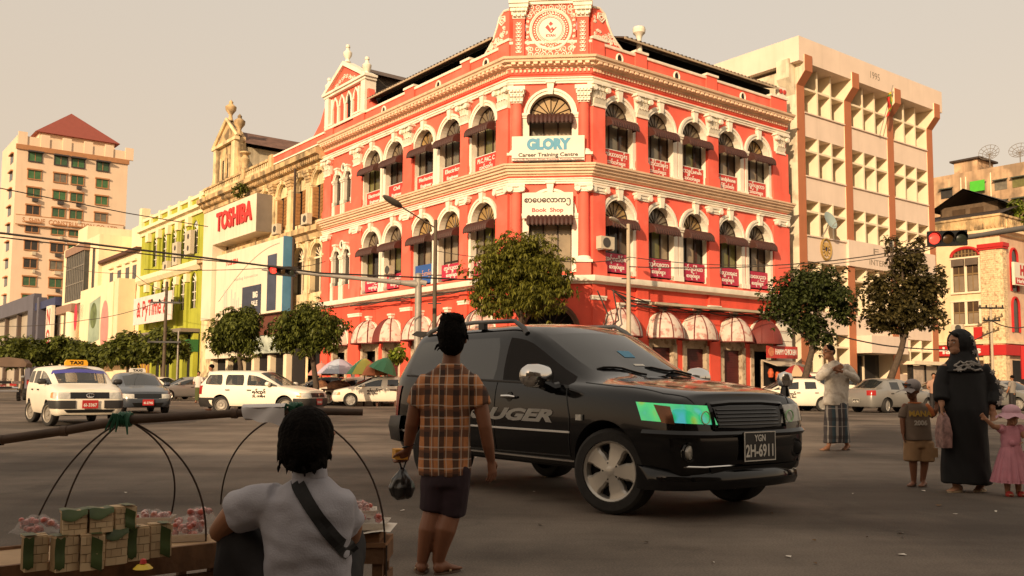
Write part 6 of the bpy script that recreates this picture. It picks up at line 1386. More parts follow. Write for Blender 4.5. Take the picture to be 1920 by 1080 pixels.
for s in (-1, 1):
    dv = (-1, -s*.75, 0); Q = lambda x, y, z: (x, s*y, z)
    mh = HLG if s < 0 else LAMP
    hl = patch('headlight', [Q(1.80, .93, .945), Q(2.22, .54, .915), Q(2.28, .49, .765), Q(1.86, .93, .80)], dv, mh, nu=12, nv=6, eps=.008)
    patch('lamp_reflector', [Q(1.93, .87, .925), Q(2.03, .80, .91), Q(2.06, .79, .775), Q(1.99, .85, .785)], dv, mat('lamp_bronze', (.16, .07, .035), .2, metal=.6, var=.2), hl, nu=4, eps=.012)
    h, n = cast(Q(2.2, .57, .825), (-1, -s*.6, 0)); rg = MB().tube([h+V((.016, 0, 0))+V((-.03*s*0-.045*abs(cos(a))*0, .05*cos(a), .05*sin(a))) for a in [2*pi*i/16 for i in range(17)]], .006, 5); lobj('lamp_ring', rg, mat('lamp_ring_pale', (.35, .62, .30), .2, var=0), hl)
    h, n = cast(Q(2.3, .70 if s < 0 else .62, .555), F_)
    fg = lobj('fog_light', MB().lathe([(0, .002), (.035, .001), (.053, -.004), (.056, -.02), (.056, -.06)], 24, h+V((.014, 0, 0)), Matrix.Rotation(pi/2, 3, 'Y') @ Matrix.Rotation(.35*s, 3, 'X')), mat('fog_lens', (.30, .28, .24), .1, var=.5, scale=30, spec=.9) if s < 0 else GRILL, suv, smooth=True); lobj('fog_bezel', MB().tube([h+V((-.004-.03*s*cos(a)*s*s*0, .072*cos(a), .070*sin(a))) for a in [2*pi*i/20 for i in range(21)]], .014, 6), CBLACK, fg, smooth=True)
    # mirrors
    mb = MB(); rings = []
    for t_, a, b in ((0, .4, .5), (.05, .8, .85), (.16, 1, 1), (.26, .95, .92), (.31, .55, .6)):
        rings.append([V((.66+.115*a*.8*cos(q)-.06*t_, s*(.90+t_), 1.16+.11*b*sin(q))) for q in [2*pi*i/16 for i in range(16)]])
    mi_ = lobj('wing_mirror', mb.loft(rings), CHROME, suv, smooth='all'); lobj('mirror_foot', MB().tube([(.70, s*.84, 1.06), (.68, s*.90, 1.05), (.67, s*1.02, 1.10)], [.05, .05, .06], 8), CBLACK, mi_, smooth=True)
    # door handles, seams, side trim
    for x in (.02, -1.06):
        h, n = cast((x, s*2, .965), (0, -s, 0)); hd = lobj('door_handle', MB().tube([h+V((-.11, s*.02, 0)), h+V((-.06, s*.045, .004)), h+V((.06, s*.045, .006)), h+V((.11, s*.02, 0))], [.012, .018, .018, .012], 8), CHROME, suv, smooth=True); lobj('handle_cup', MB().lathe([(0, 0), (.05, .004), (.045, .006), (0, .006)], 14, h, Matrix.Rotation(-s*pi/2, 3, 'X')), GRILL, hd)
    D = (0, -s, 0)
    seam('door_seam', [(.90, s*2, .46), (.92, s*2, .8), (.84, s*2, 1.05)], D, GRILL, .007); seam('door_seam', [(-.22, s*2, .44), (-.22, s*2, 1.10)], D, GRILL, .007); seam('door_seam', [(-.98, s*2, .44), (-1.02, s*2, .7), (-1.20, s*2, .95), (-1.18, s*2, 1.13)], D, GRILL, .007); seam('door_seam', [(.90, s*2, .455), (-.98, s*2, .435)], D, GRILL, .007, 20)
    seam('side_strip', [(.92, s*2, .665), (-.95, s*2, .665)], D, SILT, .012, 24); seam('sill_strip', [(1.0, s*2, .41), (-1.0, s*2, .41)], D, CHROME, .012, 24)
    seam('belt_trim', [(.62, s*2, 1.085), (-2.0, s*2, 1.175)], D, TRIM, .012, 24)
    h, n = cast((1.06, s*2, .80), D); lobj('side_repeater', MB().cbox(h+V((0, s*.012, 0)), (.07, .02, .05)), LAMP, suv)
    rl = MB().tube([(.05, s*.70, 1.575), (-.02, s*.69, 1.635), (-.18, s*.685, 1.712), (-.9, s*.68, 1.732), (-1.6, s*.67, 1.712), (-1.78, s*.67, 1.675), (-1.84, s*.67, 1.64)], [.03, .026, .022, .022, .022, .026, .03], 8); r0_ = lobj('roof_rail', rl, mat('rail_grey', (.09, .09, .09), .35, metal=.4, var=0), suv, smooth=True)
    for x in (-.75,): lobj('rail_foot', MB().cbox((x, s*.675, 1.69), (.1, .05, .08)), BLACK, r0_)
    patch('tail_light', [(-2.42, s*.86, 1.04), (-2.12, s*.96, 1.06), (-2.20, s*.96, .72), (-2.44, s*.86, .70)], (.75, -s, 0), TAIL, nu=6, nv=8, eps=.012)
    side_text(suv, cast, 'KLUGER', -.06, .795, .15, s, SILT, 1.46, .05, .35)
    lobj('rear_bumper', MB().loft([[V((x, s*y, z)) for x, y, z in ((-2.0, .88, .42), (-2.0, .93, .44), (-2.0, .95, .60), (-2.0, .93, .72), (-2.0, .86, .73))], [V((x, s*y, z)) for x, y, z in ((-2.3, .80, .42), (-2.34, .86, .44), (-2.37, .88, .60), (-2.36, .86, .71), (-2.28, .80, .73))], [V((x, s*y, z)) for x, y, z in ((-2.42, .2, .42), (-2.46, .2, .44), (-2.49, .2, .60), (-2.47, .2, .71), (-2.40, .2, .73))]], False, True), TRIM, suv, smooth='all')
    seam('bumper_line', [(-2.05, s*1.2, .555), (-2.38, s*1.0, .555)], (.5, -s, 0), SILT, .014)
# front side window panes painted near-black, standing for the darkness of the cabin
for o in parts.get('side_window', []):
    c = sum((v.co for v in o.data.vertices), V())/len(o.data.vertices)
    if c.x > -.25: o.data.materials[0] = DARKIN; o.name = 'blackened_window'
# front end
gr = patch('grille', [(2.5, -.42, .905), (2.5, .42, .905), (2.5, .40, .735), (2.5, -.40, .735)], F_, GRILL, nu=12, nv=5, eps=.01)
seam('grille_frame', [(2.5, -.45, .73), (2.5, -.46, .925), (2.5, -.2, .94), (2.5, .2, .94), (2.5, .46, .925), (2.5, .45, .73), (2.5, 0, .715), (2.5, -.45, .73)], F_, CBLACK, .024, 8)
for i in range(5): z = .765+i*.03; seam('grille_bar', [(2.5, -.40, z), (2.5, .40, z)], F_, mat('grille_bar_grey', (.03, .03, .03), .25, var=0), .008, 12, gr, .014)
seam('bumper_crease', [(2.2, -.88, .70), (2.5, -.5, .69), (2.5, .5, .69), (2.2, .88, .70)], F_, CBLACK, .03, 10); seam('chrome_strip', [(2.3, -.74, .445), (2.5, -.55, .435), (2.5, -.1, .435)], F_, CHROME, .008, 10)
patch('lower_grille', [(2.5, -.50, .43), (2.5, .62, .43), (2.5, .58, .37), (2.5, -.46, .37)], F_, GRILL, nu=10, nv=3, eps=.012)
sp_ = MB()
rings = []
for y, x in ((-.87, 1.82), (-.82, 1.96), (-.66, 2.09), (-.3, 2.16), (0, 2.17), (.3, 2.16), (.66, 2.09), (.82, 1.96), (.87, 1.82)):
    rings.append([V((x-.12, y*.98, .44)), V((x+.012, y, .40)), V((x+.035, y*1.01, .36)), V((x+.045, y*1.01, .30)), V((x+.02, y, .25)), V((x-.12, y*.98, .25))])
lobj('front_spoiler', sp_.loft(rings), CBLACK, suv, smooth=60)
h, n = cast((2.5, .06, .575), F_); plate(suv, h.x+.02, .06, .585, 1, .40, .24, PLK, [('YGN', .075, .065, .14), ('2H-6911', .14, -.04, .35)], TXTW)
h, n = cast((2.5, -.86, .4), (-1, .6, 0))
# wipers, bonnet edge, spoiler, antenna mirror
seam('wiper', [(1.07, -.10, 1.6), (.89, -.55, 1.6)], (0, 0, -1), GRILL, .012, 8, eps=.014); seam('wiper', [(1.07, .50, 1.6), (.93, .02, 1.6)], (0, 0, -1), GRILL, .012, 8, eps=.014)
seam('bonnet_seam', [(1.0, -.78, 1.6), (1.4, -.80, 1.6), (1.9, -.74, 1.6), (2.1, -.60, 1.6)], (0, 0, -1), GRILL, .006, 8); seam('bonnet_seam', [(1.0, .78, 1.6), (1.4, .80, 1.6), (1.9, .74, 1.6), (2.1, .60, 1.6)], (0, 0, -1), GRILL, .006, 8)
lobj('roof_spoiler', MB().loft([[V((-1.92, y, 1.68)), V((-2.2, y, 1.70)), V((-2.32, y, 1.66)), V((-2.1, y, 1.62))] for y in (-.62, -.4, 0, .4, .62)]), CBLACK, suv, smooth=50)
c = cast((1.92, .80, 1.5), (0, 0, -1))[0]; km = lobj('kerb_mirror', MB().lathe([(0, -.02), (.06, 0), (.075, .06), (.06, .11), (0, .13)], 14, c+V((0, 0, .10))), CHROME, suv, smooth=True); lobj('mirror_stem', MB().tube([c, c+V((0, 0, .1))], [.05, .03], 8), CBLACK, km)
# interior seen through the windscreen: sticker and dash clutter flat on the glass
for pts, m in (([(.8, -.10, 1.42), (.8, .06, 1.42), (.85, .05, 1.35), (.85, -.09, 1.35)], mat('blue_sticker', (.06, .25, .40), .5)), ([(1.0, -.09, 1.29), (1.0, .04, 1.29), (1.0, .04, 1.27), (1.0, -.09, 1.27)], TXTW)): patch('windscreen_sticker', pts, (-1, 0, -.1), m, nu=3, nv=2, eps=.004)
# ---- the other cars
def az_rot(az): return radians(90-az)
def at_px(px, d):
    a = (px-960)/1723.6; return V((a*d, d, 0))
WH1 = wheel_proto(.30, .175, alloy=False); WH2 = wheel_proto(.31, .19, spokes=7)
def dress(root, cast, patch, p, front='wide', platem=PLR, num=None, sign=None, door_txt=None, bump=True, hub=True):
    w, H, xf, xr = p['w'], p['H'], p['xf'], p['xr']; hf = p['hf']; X = xf+.25
    for s in (-1, 1):
        hl = patch('headlight', [(xf-.16, s*(w+.01), hf-.07), (X, s*w*.55, hf-.085), (X, s*w*.55, hf-.235), (xf-.14, s*(w+.01), hf-.22)], (-1, -s*.5, 0), LAMP, nu=8, nv=4, eps=.008)
        patch('indicator', [(xf-.3, s*(w+.1), hf-.085), (xf-.17, s*(w+.05), hf-.075), (xf-.15, s*(w+.05), hf-.215), (xf-.3, s*(w+.1), hf-.205)], (-.4, -s, 0), AMB, hl, nu=3, eps=.009)
        ty = p.get('tl', (1.0, .62)); patch('tail_light', [(xr-.15, s*w*.80, ty[0]), (xr+.12, s*(w+.06), ty[0]), (xr+.12, s*(w+.06), ty[1]), (xr-.15, s*w*.80, ty[1])], (.8, -s*.8, 0), TAIL, nu=5, nv=5, eps=.01)
        c = (p['xc']-.28, s*w*.93, p['bf']+.03); mb = MB(); mb.loft([[V((c[0]+a*.085*cos(q), c[1]+s*o, c[2]+.055+a*.075*sin(q))) for q in [2*pi*i/10 for i in range(10)]] for o, a in ((0, .6), (.05, .95), (.16, 1), (.2, .6))]); lobj('wing_mirror', mb, p.get('mirror', p['paint']), root, smooth='all')
        for x in (p['xB']+.18, p['xC']+.18) if not p.get('van') else (p['xB']+.18,):
            h, n = cast((x, s*2, p['bf']-.12), (0, -s, 0)); h = h or V((x, s*w, p['bf']-.12)); lobj('door_handle', MB().cbox(h+V((0, s*.012, 0)), (.16, .03, .035)), BLACK, root)
        if door_txt:
            side_text(root, cast, door_txt[0], p['xB']+.55, .74, .16, s, TXTK, .52, .06); side_text(root, cast, door_txt[1], p['xB']+.55, .60, .10, s, TXTK, .5, .04)
    patch('grille', [(X, -w*.52, hf-.075), (X, w*.52, hf-.075), (X, w*.52, hf-.225), (X, -w*.52, hf-.225)], (-1, 0, 0), GRILL, nu=8, nv=3, eps=.01)
    if bump:
        zb = hf-.27; bm_ = p.get('bump', 0)
        if bm_ == 'corner':
            for s in (-1, 1): patch('bumper_corner', [(xf-.32, s*(w+.1), zb), (X, s*w*.50, zb), (X, s*w*.50, zb-.19), (xf-.34, s*(w+.1), zb-.19)], (-1, -s*.45, 0), TRIM, nu=10, nv=4, eps=.02)
            patch('air_intake', [(X, -w*.68, zb-.215), (X, w*.68, zb-.215), (X, w*.60, zb-.285), (X, -w*.60, zb-.285)], (-1, 0, 0), GRILL, nu=8, nv=2, eps=.012)
        elif bm_ == 'full':
            for s in (-1, 1):
                patch('bumper', [(xf-.55, s*(w+.1), zb+.02), (X, 0, zb+.02), (X, 0, zb-.30), (xf-.55, s*(w+.1), zb-.30)], (-1, -s*.55, 0), TRIM, nu=14, nv=4, eps=.03)
                patch('rear_bumper', [(xr-.2, 0, zb+.02), (xr+.62, s*(w+.1), zb+.02), (xr+.62, s*(w+.1), zb-.27), (xr-.2, 0, zb-.27)], (1, -s*.6, 0), TRIM, nu=12, nv=4, eps=.03)
        else: patch('air_intake', [(X, -w*.6, zb-.10), (X, w*.6, zb-.10), (X, w*.5, zb-.22), (X, -w*.5, zb-.22)], (-1, 0, 0), GRILL, nu=8, nv=2, eps=.012)
    h, n = cast((X, 0, hf-.36), (-1, 0, 0)); plate(root, (h.x if h is not None else xf)+.03, 0, hf-.36, 1, .36, .20, platem, [(num or '7B-2215', .11, -.02, .30)], TXTW)
    h, n = cast((xr-.3, 0, hf-.30), (1, 0, 0)); plate(root, (h.x if h is not None else xr)-.02, 0, hf-.28, -1, .36, .17, platem, [(num or '7B-2215', .11, -.02, .28)], TXTW)
    if sign:
        b = MB(); z = H-.012; b.loft([[V((x, y, zz)) for x, y, zz in ((p['xh']-.30, -.27*k, z+dz), (p['xh']-.30, .27*k, z+dz), (p['xh']-.16, .27*k, z+dz), (p['xh']-.16, -.27*k, z+dz))] for k, dz in ((1, 0), (1, .09), (.85, .15))]); o = lobj('roof_sign', b, sign[0], root)
        me = text_mesh('TAXI', .12, sign[1], .001, bold=.006)
        for v in me.vertices: v.co = V((p['xh']-.155, v.co.x*1.2, z+.07+v.co.y))
        link('lettering', me, o)
def driver(root, x, y, z, shirt, name='driver'):
    """head and shoulders behind the glass"""
    k = MB(); k.loft([[V((x+.10*a*cos(q), y+.20*a*sin(q), z+h)) for q in [2*pi*i/12 for i in range(12)]] for h, a in ((-.35, .9), (-.1, 1), (.05, .85), (.1, .4))]); d = lobj('driver', k, shirt, root, smooth=True)
    lobj('driver_head', MB().lathe([(0, -.13), (.06, -.11), (.085, -.02), (.09, .05), (.06, .12), (0, .14)], 14, (x+.02, y, z+.27)), SKIN, d, smooth=True); lobj('driver_hair', MB().lathe([(.094, .03), (.098, .07), (.07, .14), (0, .16)], 14, (x, y, z+.27)), HAIR, d, smooth=True)
TGL = mat('tinted_open_glass', (.05, .055, .055), .04, var=0, spec=.9, alpha=.55); BLUEV = mat('blue_sun_strip', (.05, .045, .28), .2, var=0)
def clear_front(root, side=True):
    for c in root.children:
        if c.name.startswith('windscreen') or (side and c.name.startswith('side_window')):
            if c.data.materials and c.data.materials[0] == CGLASS: c.data.materials[0] = TGL
    lobj('seat', MB().box(-.35, -.22, -.62, -.15, .5, 1.12).box(-.35, -.22, .15, .62, .5, 1.12), DARKIN, root); lobj('cabin_floor', MB().box(-1.7, .9, -.7, .7, .45, .5), DARKIN, root)
YSIGN = mat('yellow_taxi_sign', (.75, .36, .02), .5, var=0); WSIGN = mat('white_taxi_sign', (.7, .66, .58), .5, var=0)
SHIRT1 = mat('faded_shirt', (.35, .2, .14), .8); SHIRT2 = mat('white_shirt_cloth', (.62, .56, .5), .8)
# white boxy taxi at left
PP = dict(kind='wagon', w=.845, zs=.26, H=1.51, hf=.90, hc=1.04, bf=1.0, br=1.06, xf=2.06, xr=-2.12, xa=1.27, xb=-1.28, xc=1.18, xh=.45, xB=-.12, xC=-.98, xD=-1.78, xrt=-1.96, R=.295, ww=.17, paint=CWHITE, ry6=.85, ry7=.77, bow=.1, k0=.86, nose=.05, wheel=WH1, bump='corner', mirror=TRIM, tl=(1.05, .7))
h = V((sin(radians(144)), cos(radians(144)), 0)); g = at_px(170, 22.4)
c, cs, pt, sm, _ = make_car(PP, 'taxi', 'boxy cream taxi with a yellow roof sign and black bumper corners at left', 'car', g-h*2.0, az_rot(144))
dress(c, cs, pt, PP, num='6I-3367', sign=(YSIGN, TXTK)); clear_front(c); driver(c, .05, -.36, 1.0, SHIRT1)
pt('sun_strip', [(.75, -.60, 1.44), (.75, .60, 1.44), (.9, .66, 1.34), (.9, -.66, 1.34)], (-1, 0, -.35), BLUEV, nu=8, nv=2, eps=.006)
lobj('badge', MB().tube([(2.09, .085*cos(a), .75+.045*sin(a)) for a in [2*pi*i/16 for i in range(17)]], .012, 5).tube([(2.09, .03*cos(a), .755+.04*sin(a)) for a in [2*pi*i/12 for i in range(13)]], .01, 5), CHROME, c)
# cream wagon taxi
PA = dict(kind='wagon', w=.83, zs=.25, H=1.47, hf=.80, hc=.96, bf=.93, br=.98, xf=2.05, xr=-2.12, xa=1.25, xb=-1.18, xc=.95, xh=.18, xB=-.25, xC=-1.08, xD=-1.86, xrt=-1.80, R=.30, ww=.175, paint=CWHITE, ry6=.80, ry7=.71, wheel=WH1, bump='full', tl=(.95, .66))
c, cs, pt, sm, _ = make_car(PA, 'wagon_taxi', 'cream wagon taxi with black bumpers and black door lettering turning across the junction', 'car', at_px(497, 32.3), az_rot(107))
c.scale = (1.03,)*3; dress(c, cs, pt, PA, num='1B-8821', door_txt=('ရန်ကုန်', '3L-9984')); clear_front(c); driver(c, .0, -.36, .93, SHIRT1)
lobj('badge', MB().lathe([(0, 0), (.05, 0), (.05, .01), (0, .012)], 12, (2.09, 0, .66), Matrix.Rotation(pi/2, 3, 'Y')), CHROME, c)
# sedans
def sedan(**k):
    d = dict(kind='sedan', w=.845, zs=.22, H=1.44, hf=.76, hc=.96, bf=.92, br=.98, xf=2.12, xr=-2.12, xa=1.28, xb=-1.24, xc=.98, xh=.18, xB=-.28, xC=-1.12, xD=-1.62, xrt=-1.02, tz=1.02, R=.30, ww=.18, paint=CWHITE, ry6=.79, ry7=.69, wheel=WH2, tl=(.93, .72)); d.update(k); return d
CARS = [
 ('sedan_taxi', 'dark blue-grey sedan with a white roof sign beside the boxy taxi', dict(paint=CBLUE), 258, 33.0, 148, '4I-2740', PLR, WSIGN, None),
 ('sedan_taxi', 'cream sedan taxi with black door lettering, behind the rear of the black car', dict(), 708, 44.3, 258, '7H-1190', PLR, WSIGN, ('ရန်ကုန်', '9K-1190')),
 ('sedan_taxi', 'cream sedan half hidden behind the lettered sedan taxi', dict(), 660, 47.6, 252, '2K-4417', PLR, WSIGN, None),
 ('parked_car', 'black sedan half hidden behind the cream wagon taxi', dict(paint=CBLACK), 603, 48.5, 255, '5C-3021', PLK, None, None),
 ('parked_car', 'small cream sedan in the far left row of cars', dict(), 308, 60, 125, '3B-7710', PLR, None, None),
 ('parked_car', 'pale hatchback farther left in the row, behind the blue-grey sedan', dict(), 285, 66, 125, '3D-5512', PLR, None, None),
 ('parked_car', 'silver sedan by the two standing men at left', dict(paint=CSILV), 350, 56, 232, '8E-4316', PLK, None, None),
 ('sedan_taxi', 'cream sedan taxi behind the leaning tree trunk at right', dict(), 1478, 40.6, 262, '1F-3380', PLR, None, ('ရန်ကုန်', '1F-3380')),
 ('parked_car', 'silver-grey sedan seen from behind, right of the man with clasped hands', dict(paint=CSILV), 1672, 39.5, 62, '4D-7785', PLK, None, None),
 ('parked_car', 'cream car glimpsed between the boy and the woman in black', dict(), 1752, 50, 250, '6B-1274', PLR, None, None),
 ('parked_car', 'grey car with a greenish headlight behind the woman in black', dict(paint=CGREY), 1890, 44.5, 160, '9F-4402', PLR, None, None),
 ('parked_car', 'cream sedan behind the grey car at the right edge', dict(), 1868, 52, 262, '2D-6634', PLR, None, None)]
for nm, lab, kw, px, d, az, num, pm, sg, dt in CARS:
    P = sedan(**kw); c, cs, pt, sm, _ = make_car(P, nm, lab, 'car', at_px(px, d), az_rot(az), 'cars at the junction')
    dress(c, cs, pt, P, num=num, platem=pm, sign=(sg, TXTK) if sg else None, door_txt=dt)
# light truck and pickup
PT = dict(kind='wagon', van=True, w=.86, zs=.42, H=1.95, hf=1.18, hc=1.30, bf=1.25, br=1.3, xf=2.2, xr=-2.2, xa=1.35, xb=-1.4, xc=1.75, xh=1.25, xB=.3, xC=-.7, xD=-1.9, xrt=-2.15, R=.34, ww=.2, paint=CGREY, ry6=.9, ry7=.84, k0=.9, bow=.05, wheel=wheel_proto(.34, .2, alloy=False), tl=(1.2, .9))
c, cs, pt, sm, _ = make_car(PT, 'passenger_truck', 'pale grey passenger truck with a canvas canopy at the left edge', 'truck', at_px(16, 52), az_rot(158))
dress(c, cs, pt, PT, num='4C-1187'); lobj('canopy', MB().loft([[V((x, y, z)) for y, z in ((-.9, 1.9), (-.95, 2.1), (-.75, 2.35), (0, 2.45), (.75, 2.35), (.95, 2.1), (.9, 1.9))] for x in (.6, -1, -2.5)]), mat('brown_canvas', (.15, .10, .07), .85, var=.2), c, smooth=50); lobj('bull_bar', MB().tube([(2.35, -.8, .72), (2.35, .8, .72)], .06, 8).tube([(2.33, -.8, .55), (2.33, .8, .55)], .04, 8), CHROME, c)
me = text_mesh('ISUZU', .16, TXTK, .002)
for v in me.vertices: v.co = V((2.3, v.co.x*2.0, 1.17+v.co.y))
link('lettering', me, c)
PK = dict(PP, H=1.75, hf=1.05, hc=1.2, bf=1.15, br=1.2, zs=.36, paint=CWHITE, R=.34, wheel=WH1, bump='corner'); c, cs, pt, sm, _ = make_car(PK, 'parked_van', 'tall white van behind the man with clasped hands', 'car', at_px(1556, 46.5), az_rot(80)); dress(c, cs, pt, PK, num='7D-2250')
# ------------------------------------------------------------------ people
def solid(parts, voxel, name, m, parent, smooth=5, fold=None, fs=9.):
    """lofted limbs and masses fused into one continuous skin"""
    mb = MB()
    for p in parts:
        if p[0] == 't':
            pts = [V(q) for q in p[1]]; rr = list(p[2]) if isinstance(p[2], (list, tuple)) else [p[2]]*len(pts)
            e = lambda r: r if isinstance(r, tuple) else (r, r)
            t0 = (pts[0]-pts[1]).normalized(); t1 = (pts[-1]-pts[-2]).normalized(); r0, r1 = e(rr[0]), e(rr[-1]); s = p[3] if len(p) > 3 else 1.
            m0, m1 = min(r0)*s, min(r1)*s
            P = [pts[0]+t0*m0*.95, pts[0]+t0*m0*.6]+pts+[pts[-1]+t1*m1*.6, pts[-1]+t1*m1*.95]
            R = [(r0[0]*.25, r0[1]*.25), (r0[0]*.75, r0[1]*.75)]+[e(r) for r in rr]+[(r1[0]*.75, r1[1]*.75), (r1[0]*.25, r1[1]*.25)]
            # smooth the path
            Q, S = [], []
            for i in range(len(P)-1):
                for k in range(3):
                    t = k/3; Q.append(P[i].lerp(P[i+1], t)); S.append(tuple(R[i][j]*(1-t)+R[i+1][j]*t for j in (0, 1)))
            Q.append(P[-1]); S.append(R[-1]); mb.tube(Q, S, 14, up=(0, 1, .01) if len(p) < 5 else p[4])
        elif p[0] == 'e':
            c, r = V(p[1]), p[2]; T = p[3] if len(p) > 3 else Matrix.Identity(3)
            rings = [[c+T @ V((r[0]*sin(a)*cos(q), r[1]*sin(a)*sin(q), r[2]*cos(a))) for q in [2*pi*i/16 for i in range(16)]] for a in [pi*(.03+.94*k/10) for k in range(11)]]
            mb.loft(rings)
        elif p[0] == 'r':                                        # stacked rings (cx,cy,z,rx,ry)
            mb.loft([[V((cx+rx*cos(q), cy+ry*sin(q), z)) for q in [2*pi*i/24 for i in range(24)]] for cx, cy, z, rx, ry in p[1]])
    me = mb.mesh('solid'); o = bpy.data.objects.new('tmp', me); COL.objects.link(o)
    r = o.modifiers.new('r', 'REMESH'); r.mode = 'VOXEL'; r.voxel_size = voxel; s = o.modifiers.new('s', 'SMOOTH'); s.factor = .5; s.iterations = smooth
    n = evaluated(o); bpy.data.objects.remove(o); n.materials.clear(); n.materials.append(m); n.polygons.foreach_set('use_smooth', [True]*len(n.polygons))
    if fold:
        amp, sx, sz, sd = fold
        cs = [v.co.copy() for v in n.vertices]; ns = [v.normal.copy() for v in n.vertices]; fl = []
        for q, nn in zip(cs, ns):
            a = noise.noise((q.x*sx+sd, q.y*sx, q.z*sz)); b = noise.noise((q.x*sx*2.3+q.z*4, q.y*sx*2.3+sd, q.z*sz*2.)); fl += (q+nn*(amp*(a+.55*b)))[:]
        n.vertices.foreach_set('co', fl)
        n.update()
    return link(name, n, parent)
def hand(P, w, d, n, s, curl=.5, k=1., spread=1.):
    w, d, n = V(w), V(d).normalized(), V(n).normalized(); n = (n-d*n.dot(d)).normalized(); t = d.cross(n)*s
    P.append(('t', [w-d*.02*k, w+d*.03*k, w+d*.085*k], [(.024*k, .019*k), (.038*k, .017*k), (.040*k, .014*k)], 1, n))
    for i, L in enumerate((.070, .078, .072, .055)):
        b = w+d*.082*k+t*(.034-.0225*i)*k*spread; q = [b]; a = 0; dd = d
        for j in range(3):
            a = curl*(.5+.55*j); dd = (d*cos(a)+n*sin(a)+t*(.05-.04*i)).normalized(); q.append(q[-1]+dd*L*k*(.45, .31, .24)[j])
        P.append(('t', q, [.0098*k, .0092*k, .0085*k, .0072*k]))
    b = w+d*.025*k+t*.030*k; d1 = (d*.65+t*.65+n*.3).normalized(); d2 = (d*.9+t*.15+n*.4).normalized(); P.append(('t', [b, b+d1*.04*k, b+d1*.04*k+d2*.035*k], [.0135*k, .0115*k, .009*k]))
def foot(P, heel, toe, k=1.):
    h, t = V(heel), V(toe); m_ = h.lerp(t, .55); P.append(('t', [h+V((0, 0, .02*k)), h.lerp(t, .3)+V((0, 0, .025*k)), m_+V((0, 0, .012*k)), t], [(.032*k, .035*k), (.034*k, .036*k), (.043*k, .024*k), (.04*k, .014*k)], 1, (0, 0, 1)))
    d = (t-h).normalized(); s = d.cross(V((0, 0, 1))).normalized()
    for i in range(5): b = t+s*(.032-.016*i)*k-d*.004*abs(i-1)*k; P.append(('t', [b, b+d*.026*k], [.0095*k, .008*k]))
def sole(name, heel, toe, k, m, strap, parent, lift=.012):
    h, t = V(heel), V(toe); d = (t-h).normalized(); s = d.cross(V((0, 0, 1))).normalized(); h = h-d*.025*k; t = t+d*.035*k; L = (t-h).length; mb = MB(); rg = []
    for z in (.001, lift): rg.append([V((q.x, q.y, z)) for q in [h+d*(L*(.5-.5*cos(a)))+s*sin(a)*(.040+.010*(1-cos(a))*.5)*k for a in [2*pi*i/20 for i in range(20)]]])
    o = lobj(name, mb.loft(rg), m, parent); c = h+d*L*.74
    if strap:
        for e in (-1, 1): lobj('strap', MB().tube([V((c.x, c.y, lift+.01)), V((c.x, c.y, 0))+V((0, 0, .045*k))-d*.03*k, V((h.x, h.y, .015))+d*L*.42+s*e*.042*k], .007*k, 6), strap, o, smooth=True)
    return o
def face(root, c, f, k, skin_parts, look=None):
    """brow, nose, lips, chin and ears added to a head centred at c looking along f"""
    c, f = V(c), V(f).normalized(); r = f.cross(V((0, 0, 1))).normalized(); u = r.cross(f)
    at = lambda a, b, z: c+r*a*k+f*b*k+u*z*k
    T = Matrix((r, f, u)).transposed()
    skin_parts += [('e', at(0, .0, .02), (.076*k, .094*k, .10*k), T), ('e', at(0, .025, -.055), (.058*k, .066*k, .066*k), T), ('e', at(0, .07, -.088), (.028*k, .026*k, .022*k)),
        ('t', [at(0, .088, .02), at(0, .108, -.018), at(0, .106, -.026)], [.009*k, .014*k, .013*k]), ('e', at(0, .086, -.055), (.024*k, .014*k, .007*k), T), ('e', at(0, .084, -.066), (.021*k, .013*k, .007*k), T),
        ('t', [at(-.05, .072, .034), at(0, .085, .036), at(.05, .072, .034)], [.011*k]*3), ('e', at(.078, -.005, -.01), (.010*k, .022*k, .032*k), T), ('e', at(-.078, -.005, -.01), (.010*k, .022*k, .032*k), T)]
    return at
def eyes(root, at, k, m=None):
    W = mat('eye_white', (.55, .5, .45), .3, var=0); K = mat('eye_dark', (.012, .008, .006), .2, var=0)
    for s in (-1, 1):
        e = lobj('eye', MB().lathe([(0, -.011*k), (.010*k, -.005*k), (.011*k, 0), (.010*k, .005*k), (0, .011*k)], 10, at(s*.033, .076, .012)), W, root, smooth=True); lobj('pupil', MB().lathe([(0, -.006*k), (.0055*k, 0), (0, .006*k)], 8, at(s*.033, .0835, .012)), K, e, smooth=True)
        lobj('eyebrow', MB().tube([at(s*.015, .093, .036), at(s*.035, .090, .042), at(s*.055, .074, .036)], .005*k, 5), HAIR, root, smooth=True)
